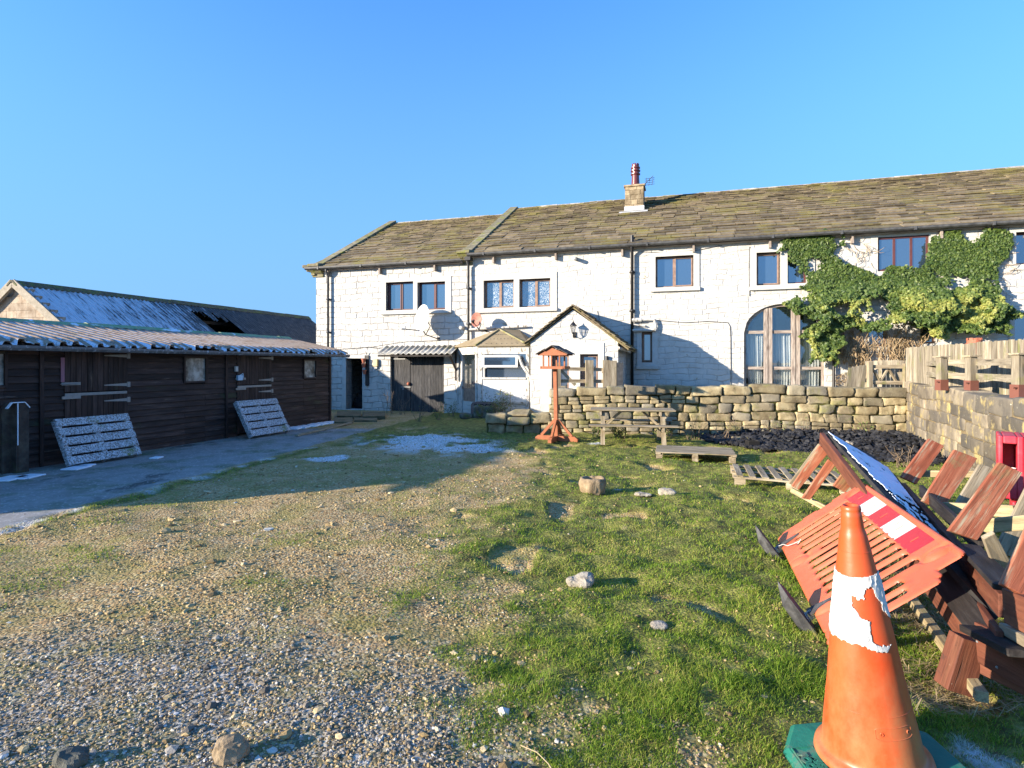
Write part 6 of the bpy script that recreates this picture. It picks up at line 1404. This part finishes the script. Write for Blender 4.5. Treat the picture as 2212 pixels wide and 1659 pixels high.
mb = MB(); pr = [(.186, -.02), (.210, -.02), (.218, -.008), (.214, .008), (.201, .016), (.191, .02)] + [(float(rc(z)), z) for z in np.linspace(.03, CH - .03, 60)] + [(.036, CH - .028), (.0375, CH - .018), (.036, CH - .006), (.030, CH), (.024, CH - .003), (.022, CH - .10)]
mb.lathe(pr, n=72); body = mb.build('body', M['cone'], cone, smooth=True)
for i in range(3):                              # moulded label plate and collar
    pass
mb = MB()
def onc(a, z, off=.0): r = float(rc(z)) + off; return Vector((r * math.cos(a), r * math.sin(a), z))
a0 = -R(88); ring = []
for k in range(49):
    th_ = 2 * math.pi * k / 48; ring.append(onc(a0 + R(26) * (math.copysign(min(1, abs(math.cos(th_)) * 1.25), math.cos(th_))) , .175 + .022 * math.copysign(min(1, abs(math.sin(th_)) * 1.25), math.sin(th_)) - .0, .0))
mb.tube(ring, .0016, 5)
for sa in (-.32, .34): mb.tube([onc(a0 + sa + .035 * math.cos(j * .785), .175 + .006 * math.sin(j * .785), .001) for j in range(9)], .002, 5)
mb.build('moulding', M['cone'], body, smooth=True); mb = MB(); mb.tube([onc(j * 2 * math.pi / 60, .235, .0) for j in range(61)], .0012, 5); mb.build('moulding', M['cone'], body, smooth=True); mb = MB(); mb.tube([onc(j * 2 * math.pi / 60, .85, .0) for j in range(61)], .0014, 5)
mb.build('moulding', M['cone'], body, smooth=True)
# sleeve: outline traced in degrees round the cone and height up it
def sl_poly(pts):     # picture coordinates of the crop -> angle and height on the cone
    out_ = []
    for x, y in pts:
        v = 1015.5 + .2413 * y; u = 1613.2 + .2413 * x; z = ((CAMZ - (v - HOR) / F * 2.26) - CB.z); cxx = CB.x + (CT.x - CB.x) * z / CH; xx = (u - CX) / F * 2.28 - cxx
        s_ = max(-1, min(1, xx / (float(rc(z)) + .002))); out_.append((math.asin(s_), z))
    return out_
torn = sl_poly([(1145, 1075), (1100, 1090), (1070, 1130), (1078, 1185), (1020, 1180), (988, 1158), (990, 1240), (1020, 1290), (1040, 1350), (1085, 1355), (1110, 1345), (1105, 1430), (1105, 1520), (1155, 1565), (1090, 1590), (1060, 1600), (1030, 1625), (960, 1612), (920, 1580), (850, 1582), (785, 1570)])
NA, NZ = 260, 190; aa = np.linspace(-math.pi, math.pi, NA, endpoint=False); zz = np.linspace(.36, .80, NZ)
A_, Z_ = np.meshgrid(aa, zz); Zt = .762 + .004 * np.sin(A_ * 2)
zlow = np.interp(A_.ravel(), [-3.2, -1.6, -1.2, -.6, -.3, 0, .25, .5, .8, 1.0, 3.2], [.50, .50, .495, .50, .485, .475, .475, .50, .50, .64, .64]).reshape(A_.shape) + .02 * (fbm(A_ * 9, Z_ * 30, 3, 3) - .5)
left = sl_poly([(1145, 1075), (1100, 1090), (1070, 1130), (1078, 1185), (1020, 1180), (988, 1158), (985, 1240), (1020, 1290), (1040, 1350), (1085, 1355), (1110, 1345), (1103, 1430), (1105, 1520), (1155, 1565)])
# right boundary as a function of height, per row; everything right of it up to the flap is bare
hole_poly = left + sl_poly([(1300, 1580)]) + [(1.45, .42), (1.45, .52)] + sl_poly([(1240, 1300), (1222, 1220), (1185, 1180), (1160, 1120), (1150, 1085)])
jA = (fbm(A_ * 14, Z_ * 60, 9, 3) - .5) * .09; jZ = (fbm(A_ * 14, Z_ * 60, 10, 3) - .5) * .02
inh = inpoly((A_ + jA).ravel(), (Z_ + jZ).ravel(), hole_poly).reshape(A_.shape)
m_ = (Z_ < Zt) & (Z_ > zlow) & ~inh
ru = fbm(A_ * 5, Z_ * 22, 40, 4); off_ = .0022 + .006 * np.clip(ru - .45, 0, 1) + .0035 * (1 - np.clip(np.abs(fbm(A_ * 4, Z_ * 16, 44, 4) - .5) * 14, 0, 1)) + .002 * np.abs(fbm(A_ * 11, Z_ * 40, 41, 3) - .5)
RR = np.interp(Z_, np.linspace(0, 1.0, 200), rc(np.linspace(0, 1.0, 200))) + off_
# angle 0 faces the camera (-Y side), positive to the right
Vx, Vy = RR * np.sin(A_), -RR * np.cos(A_); V = np.stack([Vx, Vy, Z_], -1).reshape(-1, 3); idx = np.arange(NA * NZ).reshape(NZ, NA); nxt = np.roll(idx, -1, 1)
ok = m_; okn = np.roll(m_, -1, 1); qd = ok[:-1] & ok[1:] & okn[:-1] & okn[1:]
Fq = np.stack([idx[:-1], nxt[:-1], nxt[1:], idx[1:]], -1)[qd]
M['sleeve'] = mat('torn_white_sleeve', [(.46, .45, .40), (.56, .55, .51), (.60, .59, .56)], 9, rough=.55, bump=.003, bscale=26, layers=[((.40, .35, .27), 9, .60, .68), ((.32, .14, .07), 26, .68, .71)])
o = np_mesh('sleeve', V, Fq, M['sleeve'], cone, smooth=True); md = o.modifiers.new('t', 'SOLIDIFY'); md.thickness = .0016
# green foot
t = NT('green_rubber'); c = t.ramp(t.noise(4, det=8), [(.3, (.008, .105, .07)), (.6, (.016, .155, .105)), (.8, (.04, .20, .14))]); c = t.mix(t.ramp(t.noise(8, det=9, rough=.75), [(.52, 0.0), (.62, .7)]), c, (.11, .12, .09)); M['foot_green'] = t.done(c, .6, t.bump(t.noise(40, det=8), .003))
mb = MB(); octo = [(-.33, -.14), (-.33, .10), (-.22, .26), (.20, .26), (.33, .12), (.33, -.16), (.20, -.28), (-.20, -.28)]
lo_, hi_ = -.085, -.022
vs = [(x, y, lo_) for x, y in octo] + [(x, y, hi_ - .02) for x, y in octo] + [(x * .93, y * .93, hi_) for x, y in octo] + [(.22 * math.cos(math.atan2(y, x)), .22 * math.sin(math.atan2(y, x)), hi_ + .006) for x, y in octo]
fs = [tuple(range(7, -1, -1)), tuple(range(24, 32))] + [(r * 8 + i, r * 8 + (i + 1) % 8, r * 8 + 8 + (i + 1) % 8, r * 8 + 8 + i) for r in range(3) for i in range(8)]
mb.add(vs, fs); foot = mb.build('foot', M['foot_green'], cone, bevel=.006)
mb = MB(); 
for (x0, x1, y0, y1) in ((-.300, -.296, -.125, .085), (-.212, -.208, -.125, .085), (-.296, -.212, .081, .085), (-.296, -.212, -.125, -.121)): mb.box(x0, x1, y0, y1, hi_ - .002, hi_ + .0075)
mb.build('frame', M['foot_green'], foot)
for body_, x in (('FOOT', -.277), ('BIG', -.235)): text_mesh('lettering', body_, .047, M['foot_green'], foot, Matrix.Translation((x, -.02, hi_ + .005)) @ Matrix.Rotation(R(-90), 4, 'Z'), .005)

# ------------------------------------------------------------ collapsed timber structure behind the barrier
tm = thing('collapsed_bench', 'collapsed brown timber bench with a snowy felt covered top and splayed red slats', 'broken bench', Vector((2.9, 4.2, 0)))
BW = M['beam_brown']
def bm_(name, p0, p1, w_, h_, m, up=(0, 0, 1), par=None): mb = MB(); mb.beam(p0, p1, w_, h_, up); return mb.build(name, m, par or tm, bevel=.005)
a0_ = P(1775, 947, 6.3); a1_ = P(2113, 1400, 3.05)
bm_('beam', a0_, a1_, .045, .135, BW)
c0_ = P(1950, 1056, 5.7); c1_ = P(2170, 1310, 2.85)
bm_('beam', c0_, c1_, .05, .12, BW)
# felt covered board between the two beams
f = [P(1787, 934, 6.32), P(1884, 983, 6.45), P(1932, 1030, 5.9), P(2160, 1330, 2.9), P(2112, 1362, 2.98)]
nrm = (f[3] - f[0]).cross(f[1] - f[0]).normalized(); nrm = nrm if nrm.z > 0 else -nrm
f = [f[0], f[0] + (f[1] - f[0]), f[2], f[3], f[4]]
def onp(p): return p - nrm * (p - f[0]).dot(nrm) * .85
f = [onp(p) for p in f]
mb = MB(); mb.add([*f, *[p - nrm * .03 for p in f]], [(0, 1, 2, 3, 4), (9, 8, 7, 6, 5)] + [(i, i + 5, (i + 1) % 5 + 5, (i + 1) % 5) for i in range(5)])
felt = mb.build('felt_board', mat('black_roofing_felt', [(.018, .018, .018), (.05, .045, .04)], 8, rough=.9, bump=.004, layers=[((.22, .16, .10), 12, .64, .7)]), tm)
# snow sheet: ragged lower border
NS, NTt = 90, 120; sq = np.linspace(0, 1, NS); tq = np.linspace(0, 1, NTt); S_, T_ = np.meshgrid(sq, tq)
fl0, fl1, fr0, fr1 = [np.array(v) for v in (f[0], f[4], f[1].lerp(f[2], .75), f[3])]
T2 = T_ * .80
Pn = (fl0 + (fl1 - fl0) * T2[..., None]) * (1 - S_[..., None]) + (fr0 + (fr1 - fr0) * T2[..., None]) * S_[..., None]
u2 = np.array(f[1]); k_ = np.exp(-(T2 / .05) ** 2)[..., None] * S_[..., None] * .0; Pn = Pn + k_
nr = fbm(S_ * 9, T_ * 26, 6, 5); keep_ = (S_ > .05 + .50 * (T2 - .16) + .35 * (nr - .5)) & (S_ < .97) & (nr > .28 + .25 * (T2 > .45))
Pn = Pn + np.array(nrm) * (.004 + .010 * fbm(S_ * 20, T_ * 60, 8, 3))[..., None]
idx = np.arange(NS * NTt).reshape(NTt, NS); qd = keep_[:-1, :-1] & keep_[1:, :-1] & keep_[:-1, 1:] & keep_[1:, 1:]
Fq = np.stack([idx[:-1, :-1], idx[:-1, 1:], idx[1:, 1:], idx[1:, :-1]], -1)[qd]
o = np_mesh('snow', Pn.reshape(-1, 3) - np.array(tm.location), Fq, M['snow'], felt, smooth=True); md = o.modifiers.new('t', 'SOLIDIFY'); md.thickness = .006
# planks alongside, leg and outer boards
bm_('plank', P(2020, 1232, 3.6), P(2128, 1366, 2.86), .13, .03, M['wood_black'], BN)
bm_('plank', P(2060, 1232, 3.7), P(2160, 1372, 2.7), .03, .04, BW)
bm_('leg', P(2093, 1378, 2.98), P(2058, 1488, 2.98) , .14, .10, BW, (0, 1, 0))
bm_('board', P(2119, 1388, 2.92), P(2235, 1448, 2.55), .05, .20, BW)
bm_('plank', P(2125, 1360, 2.88), P(2240, 1416, 2.50), .22, .035, M['wood_black'])
bm_('board', P(2176, 1308, 2.70), P(2240, 1338, 2.5), .04, .16, BW)
bm_('plank', P(2100, 1425, 3.0), P(2240, 1492, 2.7), .06, .08, BW)
bm_('board', P(2172, 1388 - 30, 2.74), P(2240, 1396, 2.45), .05, .05, M['wood_grey'])
# red slats on the right
def slat(pb0, pb1, pt0_, pt1_, Y, m, th=.028, dy=.12):
    b0, b1, t0, t1 = P(*pb0, Y), P(*pb1, Y - .02), P(*pt0_, Y + dy), P(*pt1_, Y + dy - .02); n_ = (b1 - b0).cross(t0 - b0).normalized() * th; n_ = n_ if n_.y > 0 else -n_
    mb = MB(); wd_, ln_, o_ = (b1 - b0).length, (t0 - b0).length, b0.x * 31 + b0.z * 17
    mb.g = {0: (o_, o_, 0), 1: (o_, o_ + wd_, 0), 2: (o_ + ln_, o_ + wd_, 0), 3: (o_ + ln_, o_, 0), 4: (o_, o_, .03), 5: (o_, o_ + wd_, .03), 6: (o_ + ln_, o_ + wd_, .03), 7: (o_ + ln_, o_, .03)}
    mb.add([b0, b1, t1, t0, b0 + n_, b1 + n_, t1 + n_, t0 + n_], [(0, 1, 2, 3), (7, 6, 5, 4), (0, 4, 5, 1), (1, 5, 6, 2), (2, 6, 7, 3), (3, 7, 4, 0)]); return mb.build('slat', m, tm, bevel=.004)
slat((1946, 1030), (1980, 1046), (2007, 947), (2040, 963), 5.6, M['slat_red'])
slat((1993, 1082), (2036, 1103), (2063, 971), (2112, 990), 4.6, M['slat_red'])
slat((2066, 1086), (2112, 1100), (2117, 1002), (2150, 1012), 5.0, M['wood_grey'])
slat((2050, 1146), (2112, 1167), (2160, 998), (2210, 1021), 3.5, M['slat_red'])
slat((2150, 1190), (2192, 1206), (2225, 1040), (2262, 1052), 3.9, M['wood_grey'])
slat((2165, 1262), (2218, 1290), (2235, 1110), (2300, 1140), 2.62, M['slat_red'])
slat((2125, 1165), (2150, 1152), (2172, 1290), (2210, 1262), 3.1, M['wood_grey'])
# the same slats on the left, in front of the tilted beam
slat((1710, 1050), (1726, 1058), (1771, 962), (1790, 978), 6.25, M['slat_red'], .03, -.05); slat((1704, 1044), (1714, 1050), (1768, 958), (1776, 964), 6.35, M['wood_grey'], .03, -.05)
slat((1732, 1076), (1750, 1080), (1790, 992), (1806, 1004), 5.95, M['slat_red'], .03, -.03)
slat((1800, 1050), (1826, 1064), (1822, 1020), (1850, 1036), 5.7, M['slat_red'], .03, -.03)
bm_('rail', P(1709, 1058, 6.3), P(1840, 1128, 5.6), .03, .055, M['wood_pale'])
bm_('rail', P(1975, 1023, 5.75), P(2112, 1024, 5.4), .03, .065, M['wood_pale'])
bm_('rail', P(2030, 1096, 4.5), P(2194, 1105, 4.0), .04, .085, M['wood_pale'])
bm_('rail', P(2120, 1137, 3.75), P(2290, 1122, 3.4), .04, .09, M['wood_pale'])
bm_('plank', P(1990, 1060, 4.9), P(2120, 1180, 3.5), .03, .10, M['wood_black']); bm_('plank', P(2090, 1180, 3.4), P(2180, 1272, 2.75), .12, .03, M['wood_black'])
tl_ = thing('timber_batten', 'pale square timber lying on the dry grass under the orange barrier', 'timber', G(2010, 1350)); mb = MB(); q0, q1 = G(1961, 1284, .05), G(2122, 1506, .06); mb.beam(q0, q1, .055, .055); mb.build('timber', M['wood_pale'], tl_, bevel=.004)
# dry straw under the timbers
n = 5200; u_ = rng.random(n); v_ = rng.random(n); x = 2.15 + 1.25 * u_ + .0; y = 2.75 + 2.4 * v_; x = .48 * y + .55 + .95 * u_
k = (fbm(x * 3, y * 3, 19, 3) > .34); x, y = x[k], y[k]; n = len(x); a = rng.random(n) * 6.283; L_ = .02 + .05 * rng.random(n); z = z_ground(x, y) + .005 + .035 * rng.random(n); d1 = np.stack([np.cos(a) * L_, np.sin(a) * L_, rng.normal(0, .012, n)], -1); d2 = np.stack([-np.sin(a), np.cos(a), np.zeros(n)], -1) * .0016; c_ = np.stack([x, y, z], -1)
V = np.stack([c_ - d1 - d2, c_ + d1 - d2, c_ + d1 + d2, c_ - d1 + d2], 1).reshape(-1, 3); o = np_mesh('dry_straw', V, np.arange(n * 4).reshape(-1, 4), mat('dry_straw', [(.24, .17, .08), (.42, .32, .17)], 6, bump=0, isl=.4)); tag(o, 'dead brown straw on the ground under the collapsed timbers', 'straw', kind='stuff')
# red water filled barrier
rb = thing('red_barrier', 'big red plastic water filled barrier at the right edge, cut by the frame', 'barrier', P(2200, 935, 5.6) - Vector((0, 0, 1.03)))
rd = mat('faded_red_plastic', [(.42, .018, .035), (.50, .035, .055), (.54, .09, .11)], 3, rough=.45, bump=.001); 
o_ = P(2156, 940, 5.35); o_.z = 0; ex = Vector((.80, -.60, 0)); ex = Vector((.78, -.62, 0)).normalized(); ey = Vector((-ex.y, ex.x, 0)); zt = CAMZ - (937 - HOR) / F * 5.5
def rp(a, b, z): return o_ + ex * a + ey * b + Vector((0, 0, z))
mb = MB()     # near end face has a deep rectangular hand hole; the body runs off to the right
H0, H1 = zt - .34, zt - .07
def rbx(a0, a1, b0, b1, z0, z1): mb.obox((rp(a0, b0, z0) + rp(a1, b1, z1)) / 2, ex * (a1 - a0) / 2, ey * (b1 - b0) / 2, (0, 0, (z1 - z0) / 2))
rbx(0, .035, 0, .5, .45, zt); rbx(.135, .18, 0, .5, .45, zt); rbx(.035, .135, 0, .5, H1, zt); rbx(.035, .135, 0, .5, .45, H0); rbx(.035, .135, .3, .5, H0, H1)
mb.prism([(.18, .0), (.28, .06), (1.6, .06), (1.6, .5), (.18, .5)], lambda a, b: rp(a, b, .42), (0, 0, zt - .42)); mb.build('body', rd, rb, bevel=.012)
mb = MB(); mb.prism([(.10, .06), (.3, .10), (1.6, .10), (1.6, .44), (.10, .44)], lambda a, b: rp(a, b, 0), (0, 0, .42)); mb.build('base', rd, rb, bevel=.02)
o = thing('cup', 'small white cup standing inside the hand hole of the red barrier', 'cup', rp(.10, .06, H0)); mb = MB(); mb.lathe([(.02, 0.002), (.032, .04), (.034, .04), (.03, .035), (.018, .01)], rp(.10, .06, H0), 14); mb.build('cup', M['panel_white'], o)
# screw heads on the outer boards
for (u, v, Y) in ((2147, 1396, 2.80), (2139, 1432, 2.80), (2096, 1352, 2.98), (2098, 1378, 2.95), (2190, 1330, 2.62)):
    mb = MB(); c = P(u, v, Y) - Vector((0, .035, 0)); mb.lathe([(.001, 0), (.006, .001), (.006, .012)], c, 8, Matrix.Rotation(R(90), 3, 'X')); mb.build('screw', M['galv'], tm)
